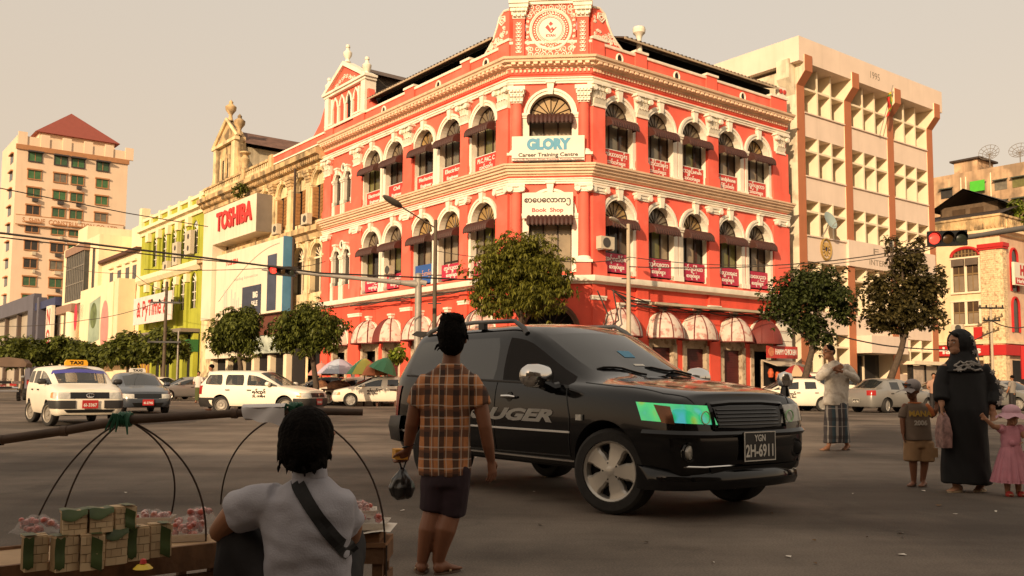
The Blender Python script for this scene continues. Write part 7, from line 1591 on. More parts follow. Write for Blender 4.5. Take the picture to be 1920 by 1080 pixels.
def bands_mat(name, base, layers, rough=.85):
    """woven checks: layers of (axis, period, offset, width, colour, strength)"""
    m = mat(name, base, rough, var=.12, scale=30, bump=.25, bscale=160); N, L = m.node_tree.nodes, m.node_tree.links; b = N['Principled BSDF']; cur = b.inputs['Base Color'].links[0].from_socket
    tc = N.new('ShaderNodeTexCoord'); sp = N.new('ShaderNodeSeparateXYZ'); nz = N.new('ShaderNodeTexNoise'); nz.inputs['Scale'].default_value = 5; L.new(tc.outputs['Object'], nz.inputs[0])
    ad = N.new('ShaderNodeVectorMath'); ad.operation = 'MULTIPLY_ADD'; ad.inputs[1].default_value = (.02, .02, .02); L.new(nz.outputs['Color'], ad.inputs[0]); L.new(tc.outputs['Object'], ad.inputs[2]); L.new(ad.outputs[0], sp.inputs[0])
    for ax, per, off, w, col, st in layers:
        d = N.new('ShaderNodeMath'); d.operation = 'MULTIPLY_ADD'; d.inputs[1].default_value = 1/per; d.inputs[2].default_value = off+20; L.new(sp.outputs[ax], d.inputs[0])
        f = N.new('ShaderNodeMath'); f.operation = 'FRACT'; L.new(d.outputs[0], f.inputs[0]); c = N.new('ShaderNodeMath'); c.operation = 'LESS_THAN'; c.inputs[1].default_value = w/per; L.new(f.outputs[0], c.inputs[0])
        g = N.new('ShaderNodeMath'); g.operation = 'MULTIPLY'; g.inputs[1].default_value = st; L.new(c.outputs[0], g.inputs[0])
        x = N.new('ShaderNodeMixRGB'); L.new(g.outputs[0], x.inputs[0]); L.new(cur, x.inputs[1]); x.inputs[2].default_value = (*col, 1); cur = x.outputs[0]
    L.new(cur, b.inputs['Base Color']); return m
PLAID = bands_mat('orange_plaid', (.50, .20, .075), [('X', .083, .1, .034, (.022, .015, .014), .84), ('Z', .118, .3, .040, (.022, .015, .014), .72), ('X', .166, .30, .018, (.16, .06, .03), .6), ('Z', .118, .05, .02, (.16, .06, .03), .5), ('X', .083, .58, .006, (.60, .50, .40), .55), ('X', .166, .05, .006, (.60, .50, .40), .6), ('Z', .118, .82, .007, (.60, .50, .40), .55), ('Z', .236, .2, .006, (.60, .50, .40), .5)])
DSHORT = mat('dark_plum_cotton', (.030, .016, .022), .85, var=.2, scale=12, bump=.2); RUB = mat('sandal_rubber', (.10, .06, .04), .7, var=.1); STRP = mat('sandal_strap', (.45, .33, .2), .6, var=0)

# ---- woman in plaid, seen from behind
w1 = thing('person', 'person in orange plaid shirt and dark shorts standing before the black car', 'person', (-.395, 5.33, 0))
B = [('t', [(.04, 0, 1.14), (.045, .0, 1.24), (.045, .01, 1.32)], [.06, .05, .052])]
face(w1, (.05, .015, 1.355), (.12, 1, -.02), .98, B)
B += [('t', [(.17, 0, 1.09), (.215, -.01, .97), (.243, -.02, .84), (.262, .0, .73), (.278, .03, .645)], [.048, .045, .040, .036, .026]), ('t', [(-.11, 0, 1.09), (-.155, .0, .96), (-.18, .02, .85), (-.20, .07, .76), (-.212, .11, .70)], [.048, .045, .040, .034, .025])]
hand(B, (.278, .03, .645), (.12, .15, -1), (-.6, .5, 0), 1, .55, .92); hand(B, (-.212, .11, .70), (-.35, .35, -.8), (-.5, .6, .3), -1, .9, .92)
B += [('r', [(.02, 0, .50, .13, .10), (.02, 0, .62, .14, .11), (.02, 0, .8, .125, .095), (.03, 0, 1.0, .14, .09), (.035, 0, 1.10, .14, .08), (.04, 0, 1.15, .08, .06)]),
      ('t', [(-.035, 0, .52), (-.05, .01, .36), (-.075, -.02, .25), (-.095, -.01, .15), (-.108, 0, .075)], [.075, .056, .057, .042, .033]), ('t', [(.075, 0, .52), (.052, .015, .36), (.02, -.025, .25), (-.002, -.015, .15), (-.018, 0, .075)], [.08, .062, .064, .046, .036])]
foot(B, (-.110, -.01, .02), (-.125, .15, .018), .95); foot(B, (-.018, -.02, .02), (.075, .10, .018), .95)
solid(B, .0062, 'body', SKIN_D, w1, 3)
S_ = [('r', [(.012, 0, .555, .150, .112), (.012, 0, .60, .152, .115), (.012, 0, .75, .148, .108), (.015, 0, .9, .150, .103), (.022, 0, 1.0, .163, .106), (.03, 0, 1.08, .170, .098), (.035, 0, 1.13, .145, .082), (.04, 0, 1.165, .095, .068), (.043, 0, 1.20, .066, .062)]),
      ('t', [(.14, 0, 1.10), (.19, 0, 1.03), (.215, -.005, .955)], [.066, .068, .070], .2), ('t', [(-.08, 0, 1.10), (-.13, 0, 1.03), (-.158, .005, .955)], [.062, .064, .066], .2)]
solid(S_, .0085, 'shirt', PLAID, w1, 4, (.009, 7, 4, 2.))
solid([('t', [(-.03, 0, .60), (-.038, .005, .50), (-.05, .01, .36)], [.090, .092, .078], .2), ('t', [(.075, 0, .60), (.07, .005, .50), (.055, .015, .335)], [.094, .095, .084], .2), ('r', [(.02, 0, .5, .14, .105), (.02, 0, .62, .145, .11)])], .009, 'shorts', DSHORT, w1, 3, (.006, 9, 5, 5.))
rh = random.Random(9)
H_ = [('e', (.047, -.012, 1.375), (.089, .102, .108)), ('e', (.047, -.03, 1.32), (.076, .075, .08)), ('e', (.05, -.03, 1.45), (.074, .062, .046))]
for i in range(22): a = rh.uniform(0, 2*pi); q = V((.05+.042*cos(a), -.03+.04*sin(a), 1.465)); H_.append(('t', [q, q+V((.022*cos(a), .02*sin(a), .014+rh.uniform(-.01, .022)))], [.008, .004]))
for i in range(14): a = rh.uniform(-.2, pi+.2); z = rh.uniform(1.27, 1.44); q = V((.047+.086*cos(a), -.012-.088*abs(sin(a)), z)); H_.append(('t', [q, q+V((.012*cos(a), -.008, -.015+rh.uniform(-.015, .025)))], [.0075, .0035]))
solid(H_, .0055, 'hair', HAIR, w1, 2, (.004, 40, 9, 2.))
sole('sandal', (-.110, -.01, 0), (-.125, .15, 0), .95, RUB, STRP, w1); sole('sandal', (-.018, -.02, 0), (.075, .10, 0), .95, RUB, STRP, w1)
lobj('bracelet', MB().tube([(-.207+.032*cos(a), .098+.03*sin(a), .718+.01*cos(a)) for a in [2*pi*i/14 for i in range(15)]], .007, 6), BLACK, w1, smooth=True)
yb = thing('sponge_block', 'yellow block held in the hand of the person in plaid', 'block', (-.395-.265, 5.33+.165, .635)); lobj('block', MB().cbox((0, 0, .03), (.075, .11, .06), Matrix.Rotation(.3, 3, 'Z')), mat('yellow_foam', (.62, .30, .04), .7, var=.2, scale=20, bump=.3), yb)
pbg = thing('plastic_bag', 'knotted black plastic bag hanging from the hand of the person in plaid', 'bag', (-.395-.248, 5.33+.15, .40))
BAGM = mat('black_plastic', (.010, .009, .009), .28, var=0, spec=.7)
bagm = solid([('r', [(0, 0, .0, .035, .03), (0, 0, .02, .065, .055), (0, 0, .07, .078, .065), (0, 0, .12, .06, .05), (0, 0, .165, .028, .025), (0, 0, .185, .016, .015)])], .006, 'sack', BAGM, pbg, 1, (.008, 26, 10, 1.))
lobj('handle_loop', MB().tube([(-.005, 0, .18), (-.02, 0, .23), (0, .0, .27), (.03, 0, .275)], .006, 6).tube([(.005, 0, .18), (.022, 0, .225), (.035, 0, .27)], .006, 6), BAGM, pbg, smooth=True)

# ---- vendor squatting in the foreground, seen from behind
v1 = thing('person', 'squatting person in a grey shirt with a black shoulder strap by the baskets', 'person', (-.754, 3.5, 0))
GSH = mat('blue_grey_shirt', (.36, .35, .385), .85, var=.06, scale=6, bump=.2, bscale=140); TRO = mat('black_trousers', (.014, .012, .013), .8, var=.2, scale=14)
B = [('t', [(-.01, .02, .66), (-.015, .03, .74), (-.02, .04, .80)], [.065, .057, .06])]
face(v1, (-.025, .035, .862), (.62, .8, -.14), 1.06, B)
B += [('t', [(-.19, .03, .63), (-.30, .07, .585), (-.385, .15, .50), (-.33, .30, .49), (-.22, .42, .50)], [.056, .052, .044, .036, .028]), ('t', [(.09, .05, .62), (.125, .16, .52), (.10, .30, .46), (.05, .42, .45), (.0, .50, .46)], [.056, .048, .042, .034, .028])]
hand(B, (-.22, .42, .50), (.8, .5, 0), (0, .3, -1), -1, .5, 1); hand(B, (.0, .50, .46), (-.7, .6, .1), (0, 0, -1), 1, .6, .95)
B += [('r', [(-.01, .06, .20, .15, .12), (-.01, .05, .4, .145, .11), (-.015, .02, .58, .155, .10), (-.015, .01, .65, .12, .085)]), ('t', [(-.33, .22, .10), (-.335, .24, .05)], [.05, .045]), ('t', [(.07, .26, .10), (.07, .28, .05)], [.05, .045])]
foot(B, (-.335, .2, .02), (-.35, .40, .018), 1.05); foot(B, (.07, .25, .02), (.09, .45, .018), 1.05)
solid(B, .0075, 'body', SKIN, v1, 3)
S_ = [('r', [(-.015, .07, .16, .165, .135), (-.015, .06, .30, .160, .130), (-.012, .045, .42, .168, .128), (-.015, .03, .52, .176, .122), (-.018, .02, .59, .182, .112), (-.018, .015, .645, .172, .098), (-.012, .02, .69, .115, .08), (-.012, .03, .73, .072, .068)]),
      ('t', [(-.13, .02, .635), (-.22, .045, .62), (-.305, .08, .58)], [.078, .078, .076], .2), ('t', [(.085, .03, .63), (.105, .08, .58), (.115, .15, .52)], [.074, .070, .064], .2)]
vs_ = solid(S_, .009, 'shirt', GSH, v1, 4, (.016, 6, 10, 8.))
solid([('t', [(-.012, .03, .715), (-.014, .034, .755)], [(.070, .068), (.066, .062)], .2)], .006, 'collar', GSH, v1, 2)
solid([('t', [(-.08, .10, .20), (-.20, .16, .36), (-.315, .18, .50)], [.13, .115, .095], .7), ('t', [(-.315, .18, .50), (-.325, .17, .32), (-.33, .21, .10)], [.09, .085, .07], .6), ('t', [(.03, .10, .2), (.06, .28, .32), (.07, .40, .42)], [.12, .10, .085]), ('t', [(.07, .40, .42), (.07, .34, .25), (.07, .27, .10)], [.08, .075, .065], .6), ('r', [(-.01, .08, .14, .17, .14), (-.01, .07, .26, .16, .13)])], .011, 'trousers', TRO, v1, 4, (.008, 9, 7, 1.))
H_ = [('e', (-.027, .022, .880), (.106, .120, .116)), ('e', (-.027, -.005, .845), (.103, .10, .10)), ('e', (-.027, -.005, .795), (.088, .078, .055))]
for i in range(26): a = rh.uniform(pi*1.0, 2*pi*1.0); z = rh.uniform(.76, .84); q = V((-.027+.098*cos(a), .008+.104*sin(a), z)); H_.append(('t', [q, q+V((.004*cos(a), .004*sin(a), -.025))], [.0075, .0035]))
solid(H_, .006, 'hair', HAIR, v1, 2, (.0035, 45, 10, 3.))
bm = bmesh.new(); bm.from_mesh(vs_.data); vb = BVHTree.FromBMesh(bm); bm.free()
k = MB(); P = []
for i in range(25):
    t = i/24; a = V((-.055, 0, .728)).lerp(V((.158, 0, .44)), t); d = V((.213, 0, -.288)).normalized(); s = V((d.z, 0, -d.x))*.024
    row = []
    for e in (-1, 0, 1):
        h, n, _, _ = vb.ray_cast(V((a.x+s.x*e, -1, a.z+s.z*e)), V((0, 1, 0))); row.append((h if h is not None else V((a.x+s.x*e, .05, a.z+s.z*e)))+V((0, -.006, 0)))
    P.append(row)
for i in range(24):
    for j in range(2): k.quad(P[i][j], P[i][j+1], P[i+1][j+1], P[i+1][j])
lobj('shoulder_strap', k, mat('black_webbing', (.010, .009, .009), .7, var=.2, scale=80), v1, smooth='all')
stl = thing('stool', 'low wooden stool under the squatting vendor', 'stool', (-.76, 3.56, 0)); lobj('seat', MB().box(-.15, .15, -.12, .14, .12, .15), mat('stool_wood', (.14, .08, .04), .8, var=.3, scale=5), stl)
for x in (-.13, .1):
    for y in (-.1, .1): lobj('leg', MB().box(x, x+.03, y, y+.03, 0, .12), MATS['stool_wood'], stl)

# ---- man with clasped hands
PRN = mat('white_printed_cotton', (.60, .54, .46), .85, var=.1, scale=20, bump=.2, patch=(.30, .24, .18), patch_amt=.55, sscale=9)
LGY = bands_mat('checked_longyi', (.055, .048, .05), [('X', .21, .15, .035, (.40, .36, .32), .75), ('X', .21, .42, .05, (.03, .055, .07), .9), ('X', .21, .72, .016, (.40, .36, .32), .65), ('Z', .30, .3, .06, (.022, .02, .022), .5), ('Z', .30, .62, .014, (.38, .34, .30), .45)])
m1 = thing('person', 'person in a white printed shirt and checked wrap skirt with hands clasped at the chest', 'person', (5.50, 15.65, 0))
B = [('t', [(-.02, 0, 1.44), (-.05, -.01, 1.53), (-.075, -.02, 1.60)], [.065, .056, .06])]
at = face(m1, (-.10, -.025, 1.665), (-1, -.45, -.05), 1.08, B)
B += [('t', [(-.12, 0, 1.42), (-.27, -.08, 1.25), (-.22, -.22, 1.31), (-.09, -.26, 1.38)], [.05, .045, .04, .028]), ('t', [(.2, 0, 1.42), (.33, -.06, 1.22), (.18, -.22, 1.28), (.02, -.25, 1.34)], [.052, .046, .04, .028]), ('r', [(.03, 0, .7, .15, .12), (.04, 0, .95, .15, .12), (.04, 0, 1.2, .17, .11), (.03, 0, 1.42, .12, .08)])]
hand(B, (-.09, -.26, 1.38), (.8, 0, .25), (0, -1, .2), 1, .8, 1.05); hand(B, (.02, -.25, 1.34), (-.9, -.05, .35), (0, -1, -.2), -1, .8, 1.05)
B += [('t', [(-.06, 0, .5), (-.08, -.01, .28), (-.13, -.02, .08)], [.06, .045, .034]), ('t', [(.11, .03, .5), (.14, .05, .28), (.23, .11, .10)], [.06, .045, .034])]
foot(B, (-.13, 0, .02), (-.27, -.10, .018), 1.05); foot(B, (.27, .15, .05), (.15, .04, .018), 1.05)
solid(B, .009, 'body', SKIN, m1, 3); eyes(m1, at, 1.08)
solid([('r', [(.0, 0, .765, .205, .155), (.0, 0, .82, .208, .16), (.03, 0, 1.0, .20, .155), (.04, 0, 1.18, .205, .15), (.045, 0, 1.34, .21, .13), (.04, 0, 1.43, .175, .105), (.0, 0, 1.48, .10, .075), (-.03, -.005, 1.52, .075, .07)]), ('t', [(-.1, 0, 1.42), (-.2, -.04, 1.33), (-.285, -.085, 1.235), (-.22, -.22, 1.30), (-.12, -.255, 1.37)], [.075, .073, .072, .058, .046], .2), ('t', [(.18, 0, 1.42), (.27, -.03, 1.32), (.345, -.06, 1.20), (.20, -.22, 1.27), (.06, -.25, 1.33)], [.078, .076, .074, .06, .048], .2)], .011, 'shirt', PRN, m1, 4, (.012, 7, 6, 3.))
solid([('r', [(.03, .0, .80, .185, .145), (.02, 0, .6, .195, .16), (.02, .01, .4, .205, .17), (.03, .02, .25, .215, .175), (.035, .03, .13, .225, .17)])], .013, 'wrap_skirt', LGY, m1, 3, (.022, 6, 1.2, 6.))
solid([('e', at(0, -.012, .055), (.084, .098, .078)), ('e', at(0, -.05, .01), (.078, .068, .085))], .008, 'hair', HAIR, m1, 2)
g = MB(); [g.tube([at(s*.033+.022*cos(a), .098, .012+.018*sin(a)) for a in [2*pi*i/12 for i in range(13)]], .003, 5) for s in (-1, 1)]; g.tube([at(-.055, .09, .014), at(-.078, .0, .01)], .003, 5); g.tube([at(.055, .09, .014), at(.078, .0, .01)], .003, 5); lobj('glasses', g, BLACK, m1)
lobj('moustache', MB().tube([at(-.024, .096, -.046), at(0, .104, -.040), at(.024, .096, -.046)], .006, 6), HAIR, m1, smooth=True)
sole('sandal', (-.13, 0, 0), (-.27, -.10, 0), 1.05, RUB, RUB, m1, .02); sole('sandal', (.27, .15, 0), (.15, .04, 0), 1.05, RUB, RUB, m1, .02)

# ---- woman in black robe
RBE = mat('black_robe_cloth', (.0075, .007, .0075), .75, var=.2, scale=8); EMB = mat('silver_embroidery', (.36, .33, .30), .7, var=.3, scale=40)
a1 = thing('person', 'person in a long black robe and black headscarf with silver flower embroidery', 'person', (4.71, 9.62, 0))
B = [('t', [(0, 0, 1.36), (-.01, -.01, 1.48)], [.06, .055])]
at = face(a1, (-.045, -.03, 1.535), (-1, -.35, -.04), .98, B)
B += [('t', [(-.17, 0, 1.28), (-.24, -.03, 1.06), (-.26, -.10, .90)], [.05, .042, .03]), ('t', [(.22, 0, 1.28), (.315, -.02, 1.04), (.26, -.10, .86)], [.05, .042, .03]), ('r', [(0, 0, .5, .15, .12), (0, 0, .9, .17, .13), (.01, 0, 1.3, .15, .10)])]
hand(B, (-.26, -.10, .90), (-.05, -.1, -1), (.7, -.5, 0), -1, .7, .95); hand(B, (.26, -.10, .86), (.05, -.25, -.9), (-.5, -.7, 0), 1, .7, .95)
B += [('t', [(-.08, 0, .4), (-.1, -.02, .08)], [.06, .04]), ('t', [(.12, .02, .4), (.18, .06, .10)], [.06, .04])]
foot(B, (-.05, 0, .02), (-.19, -.08, .018), 1.0); foot(B, (.235, .08, .06), (.13, .0, .02), 1.0)
solid(B, .009, 'body', SKIN_L, a1, 3); eyes(a1, at, .98)
solid([('r', [(.02, .01, .085, .255, .20), (.015, .01, .3, .245, .19), (.01, 0, .6, .235, .185), (.015, -.01, .85, .245, .185), (.02, 0, 1.05, .24, .165), (.025, 0, 1.22, .235, .14), (.02, 0, 1.31, .18, .105), (.0, -.01, 1.38, .09, .08)]), ('t', [(-.15, 0, 1.28), (-.225, -.02, 1.10), (-.255, -.08, .95)], [.08, .078, .075], .2), ('t', [(.2, 0, 1.28), (.30, -.01, 1.12), (.325, -.03, 1.02), (.275, -.085, .90)], [.085, .08, .078, .075], .2)], .012, 'robe', RBE, a1, 4, (.014, 5, 1.5, 2.))
sc = [('e', (.005, .0, 1.55), (.135, .13, .145)), ('e', (.05, .02, 1.47), (.125, .12, .15)), ('r', [(.01, -.01, 1.24, .225, .15), (.01, -.01, 1.31, .185, .135), (.01, -.01, 1.38, .13, .11), (.02, 0, 1.46, .11, .10)]), ('t', [(-.085, -.09, 1.63), (-.135, -.05, 1.655)], [.03, .012])]
scarf = solid(sc, .009, 'headscarf', RBE, a1, 3, (.008, 10, 8, 4.))
# open the scarf in front of the face
fdir = V((-1, -.35, -.04)).normalized(); fc = V(at(0, .115, -.008))
bm = bmesh.new(); bm.from_mesh(scarf.data); rr_ = fdir.cross(V((0, 0, 1))).normalized()
dl = [v for v in bm.verts if (v.co-V(at(0, 0, 0))).dot(fdir) > .04 and abs((v.co-fc).dot(rr_))/.062 < 1 and ((v.co-fc).dot(rr_)/.062)**2+((v.co.z-fc.z+.002)/.10)**2 < 1]
bmesh.ops.delete(bm, geom=dl, context='VERTS'); bm.to_mesh(scarf.data); bm.free()
bm = bmesh.new(); bm.from_mesh(scarf.data); sb_ = BVHTree.FromBMesh(bm); bm.free()
def flower(p, r, par):
    h, n, _, _ = sb_.find_nearest(V(p)); n = (V(p)-h).normalized() if (V(p)-h).length > 1e-4 else n; a = n.orthogonal().normalized(); b = n.cross(a); k = MB()
    for i in range(6): q = 2*pi*i/6; d = a*cos(q)+b*sin(q); s = a*-sin(q)+b*cos(q); k.quad(h+n*.008, h+d*r*.6+s*r*.28+n*.012, h+d*r+n*.006, h+d*r*.6-s*r*.28+n*.012)
    return lobj('flower', k, EMB, par)
for p in ((.1, -.16, 1.62), (.13, -.14, 1.53), (.12, -.15, 1.44), (-.02, -.3, 1.33), (.08, -.3, 1.36), (-.12, -.3, 1.33)): flower(p, .035, scarf)
k = MB(); 
for j in range(3): k.tube([(lambda h: h+V((0, -.006, 0)))(sb_.find_nearest(V((.01+.30*cos(q), -.3, 1.30+.05*j+.05*cos(q)**2)))[0]) for q in [pi*(.05+.9*i/20) for i in range(21)]], .009, 5)
tag(lobj('embroidered_band', k, EMB, scarf), kind='stuff')
for p in ((.285, -.09, 1.24), (.335, -.09, 1.14), (.36, -.10, 1.04), (.345, -.13, .97), (.30, -.17, .92)):
    k = MB(); c = V(p)
    for i in range(6): q = 2*pi*i/6+.3; d = V((cos(q), 0, sin(q))); s = V((-sin(q), 0, cos(q))); k.quad(c+V((0, -.006, 0)), c+d*.02+s*.01, c+d*.034, c+d*.02-s*.01)
    lobj('flower', k, EMB, a1)
sole('sandal', (-.05, 0, 0), (-.19, -.08, 0), 1.0, STRP, STRP, a1, .02); sole('sandal', (.235, .08, 0), (.13, .0, 0), 1.0, STRP, STRP, a1, .02)
hb = thing('handbag', 'pale patterned carrier bag hanging between the boy and the person in black', 'bag', (4.71-.25, 9.52, .46)); lobj('bag_body', MB().loft([[V((x*k_, y*k_, z)) for x, y in ((-.05, -.09), (.05, -.09), (.05, .09), (-.05, .09))] for z, k_ in ((0, .9), (.15, 1), (.30, .7), (.36, .3))]), mat('rose_print_bag', (.30, .17, .15), .6, var=.6, scale=18), hb, smooth=30)

# ---- boy in cap
ORG = mat('orange_cotton', (.55, .16, .05), .85, var=.1); KHA = mat('khaki_cotton', (.34, .20, .10), .85, var=.15, scale=8, bump=.2); TSH = mat('brown_tshirt', (.17, .12, .085), .85, var=.1, scale=10, bump=.15); CAPM = mat('grey_cap_cloth', (.30, .26, .25), .85, var=.15)
b1 = thing('person', 'small person in a cap, brown tee shirt with orange sleeves and khaki shorts', 'person', (4.44, 10.11, 0))
B = [('t', [(-.02, 0, .90), (-.03, 0, .97)], [.042, .04])]; at = face(b1, (-.035, -.01, 1.045), (-.85, -.6, -.12), .86, B)
B += [('t', [(-.12, 0, .87), (-.155, -.01, .72), (-.16, -.03, .58)], [.035, .030, .023]), ('t', [(.12, 0, .87), (.185, 0, .76), (.205, -.04, .83)], [.035, .030, .023]), ('r', [(0, 0, .45, .11, .09), (0, 0, .6, .115, .095), (0, 0, .8, .115, .085), (0, 0, .9, .08, .06)]), ('t', [(-.05, 0, .4), (-.05, -.01, .22), (-.045, 0, .06)], [.055, .042, .028]), ('t', [(.085, 0, .4), (.075, 0, .22), (.05, .0, .06)], [.055, .042, .028])]
hand(B, (-.16, -.03, .58), (0, -.1, -1), (.8, -.3, 0), -1, .5, .72); hand(B, (.205, -.04, .83), (.25, 0, .9), (-.5, -.5, 0), 1, .8, .7)
foot(B, (-.02, .03, .02), (-.12, -.06, .018), .72); foot(B, (.08, .0, .02), (-.01, -.09, .018), .72)
solid(B, .008, 'body', SKIN_D, b1, 3); eyes(b1, at, .86)
solid([('r', [(.01, 0, .50, .155, .115), (.01, 0, .6, .150, .115), (0, 0, .75, .145, .105), (0, 0, .86, .135, .09), (0, 0, .915, .07, .06)])], .009, 'tee_shirt', TSH, b1, 3, (.008, 8, 6, 1.))
solid([('t', [(-.09, 0, .865), (-.135, 0, .80), (-.15, -.005, .745)], [.052, .052, .05], .2)], .008, 'sleeve', TSH, b1, 2); solid([('t', [(.09, 0, .87), (.145, 0, .81), (.165, 0, .765)], [.054, .054, .052], .2)], .008, 'sleeve', ORG, b1, 2); lobj('neck_band', MB().tube([(-.012+.06*cos(q), -.004+.055*sin(q), .905) for q in [2*pi*i/18 for i in range(19)]], .012, 6), ORG, b1, smooth=True)
me = text_mesh('MANA', .085, mat('shirt_print_yellow', (.55, .33, .06), .7, var=.2), .002, bold=.003); [setattr(v, 'co', V((v.co.x-.005, -.118-v.co.z+.35*(v.co.x)**2, v.co.y+.79))) for v in me.vertices]; link('lettering', me, b1)
me = text_mesh('2006', .07, mat('shirt_print_white', (.55, .48, .40), .7, var=.2), .002, bold=.003); [setattr(v, 'co', V((v.co.x-.005, -.124-v.co.z+.35*(v.co.x)**2, v.co.y+.69))) for v in me.vertices]; link('lettering', me, b1)
solid([('t', [(-.05, 0, .48), (-.055, 0, .28)], [.092, .090], .15), ('t', [(.085, 0, .48), (.09, 0, .275)], [.096, .094], .15), ('r', [(.015, 0, .42, .14, .10), (.015, 0, .54, .145, .105)])], .010, 'shorts', KHA, b1, 3, (.007, 9, 6, 2.)); lobj('cargo_pocket', MB().box(.12, .19, -.085, .03, .32, .42), KHA, b1)
f2 = V((-.85, -.6, -.12)).normalized(); s2_ = f2.cross(V((0, 0, 1))).normalized()
cp = solid([('e', at(0, -.01, .055), (.088, .095, .078))], .007, 'cap', CAPM, b1, 2); k = MB(); k.grid(lambda a, b: V(at(0, .07, .045))+f2*(.14*b*cos(1.1*(a-.5)))+s2_*((.075+.02*b)*2*(a-.5))+V((0, 0, -.02*b-.10*b*0-.03*(2*(a-.5))**2)), 10, 4); lobj('visor', k, CAPM, cp, smooth='all'); lobj('cap_patch', MB().lathe([(0, 0), (.03, 0), (0, .006)], 10, at(.03, .088, .075), f2.to_track_quat('Z', 'Y').to_matrix()), ORG, cp)
lobj('sunglasses', MB().tube([at(-.05, .12, .085), at(.05, .12, .085)], .012, 6), BLACK, cp)
sole('sandal', (-.02, .03, 0), (-.12, -.06, 0), .74, RUB, BLACK, b1, .016); sole('sandal', (.08, .0, 0), (-.01, -.09, 0), .74, RUB, BLACK, b1, .016)

# ---- girl in pink
PNK = mat('pink_tulle', (.58, .24, .29), .8, var=.12, scale=12); PKL = mat('pale_pink_hat', (.62, .36, .42), .8, var=.06)
g1 = thing('person', 'toddler in a pink tulle dress and pink sun hat at the right edge', 'person', (5.02, 9.28, 0))
B = [('t', [(0, 0, .68), (.005, 0, .73)], [.035, .033])]; at = face(g1, (.012, -.012, .795), (-.1, -1, -.06), .80, B)
B += [('t', [(-.08, 0, .67), (-.18, -.02, .69), (-.26, -.04, .76)], [.030, .026, .019]), ('t', [(.09, 0, .67), (.13, -.05, .56), (.08, -.14, .54)], [.030, .026, .02]), ('r', [(0, 0, .35, .09, .075), (0, 0, .5, .085, .07), (0, 0, .68, .07, .05)]), ('t', [(-.05, 0, .3), (-.05, 0, .05)], [.045, .026]), ('t', [(.05, 0, .3), (.06, 0, .05)], [.045, .026])]
hand(B, (-.26, -.04, .76), (-.6, 0, .6), (0, -1, 0), -1, .7, .6); hand(B, (.08, -.14, .54), (-.9, -.2, 0), (0, -.4, -1), 1, .5, .6); foot(B, (-.05, .02, .02), (-.055, -.08, .018), .62); foot(B, (.06, .02, .02), (.07, -.08, .018), .62)
solid(B, .007, 'body', SKIN_L, g1, 3); eyes(g1, at, .80)
solid([('r', [(0, 0, .46, .095, .08), (0, 0, .55, .095, .08), (0, 0, .64, .09, .068), (0, 0, .70, .07, .05)]), ('e', (-.09, 0, .665), (.05, .048, .045)), ('e', (.095, 0, .665), (.05, .048, .045))], .008, 'bodice', PNK, g1, 2, (.006, 14, 12, 1.))
k = MB(); n = 64
for L_, (z1, r1, sd) in enumerate(((.135, .185, 0), (.16, .175, 1.))):
    k.grid(lambda a, b: (lambda q, r: V((r*cos(q), r*.9*sin(q), .50+(z1-.50)*b)))(2*pi*a, (.088+(r1-.088)*b**.8)*(1+.09*b*sin(2*pi*a*17+sd)+.05*b*sin(2*pi*a*29+3*sd))), n*2, 8)
lobj('skirt', k, PNK, g1, smooth='all')
lobj('rosette', MB().lathe([(0, 0), (.03, .002), (.026, .014), (.012, .02), (0, .022)], 12, (-.03, -.082, .53), Matrix.Rotation(pi/2, 3, 'X')), PNK, g1, smooth=True)
ht = solid([('e', at(0, -.01, .06), (.088, .092, .07))], .007, 'sun_hat', PKL, g1, 2); k = MB(); c = V(at(0, -.01, .045)); k.grid(lambda a, b: c+V(((.082+.06*b)*cos(2*pi*a), (.086+.06*b)*sin(2*pi*a), -.05*b+.014*b*sin(2*pi*a*6))), 48, 4); lobj('brim', k, PKL, ht, smooth='all')
lobj('shoe', MB().lathe([(.035, 0), (.04, .015), (.03, .04), (.015, .05)], 14, (-.053, -.04, .002)), SIGNRED, g1, smooth=True); lobj('shoe', MB().lathe([(.035, 0), (.04, .015), (.03, .04), (.015, .05)], 14, (.067, -.04, .002)), SIGNRED, g1, smooth=True)
hk = thing('handkerchief', 'folded white cloth held by the toddler in pink', 'cloth', (5.02+.05, 9.28-.17, .48)); lobj('cloth', MB().grid(lambda a, b: (-.03+.14*a, -.01*sin(6*a), .10-.12*b+.02*a), 6, 5), SHIRT2, hk, smooth='all')

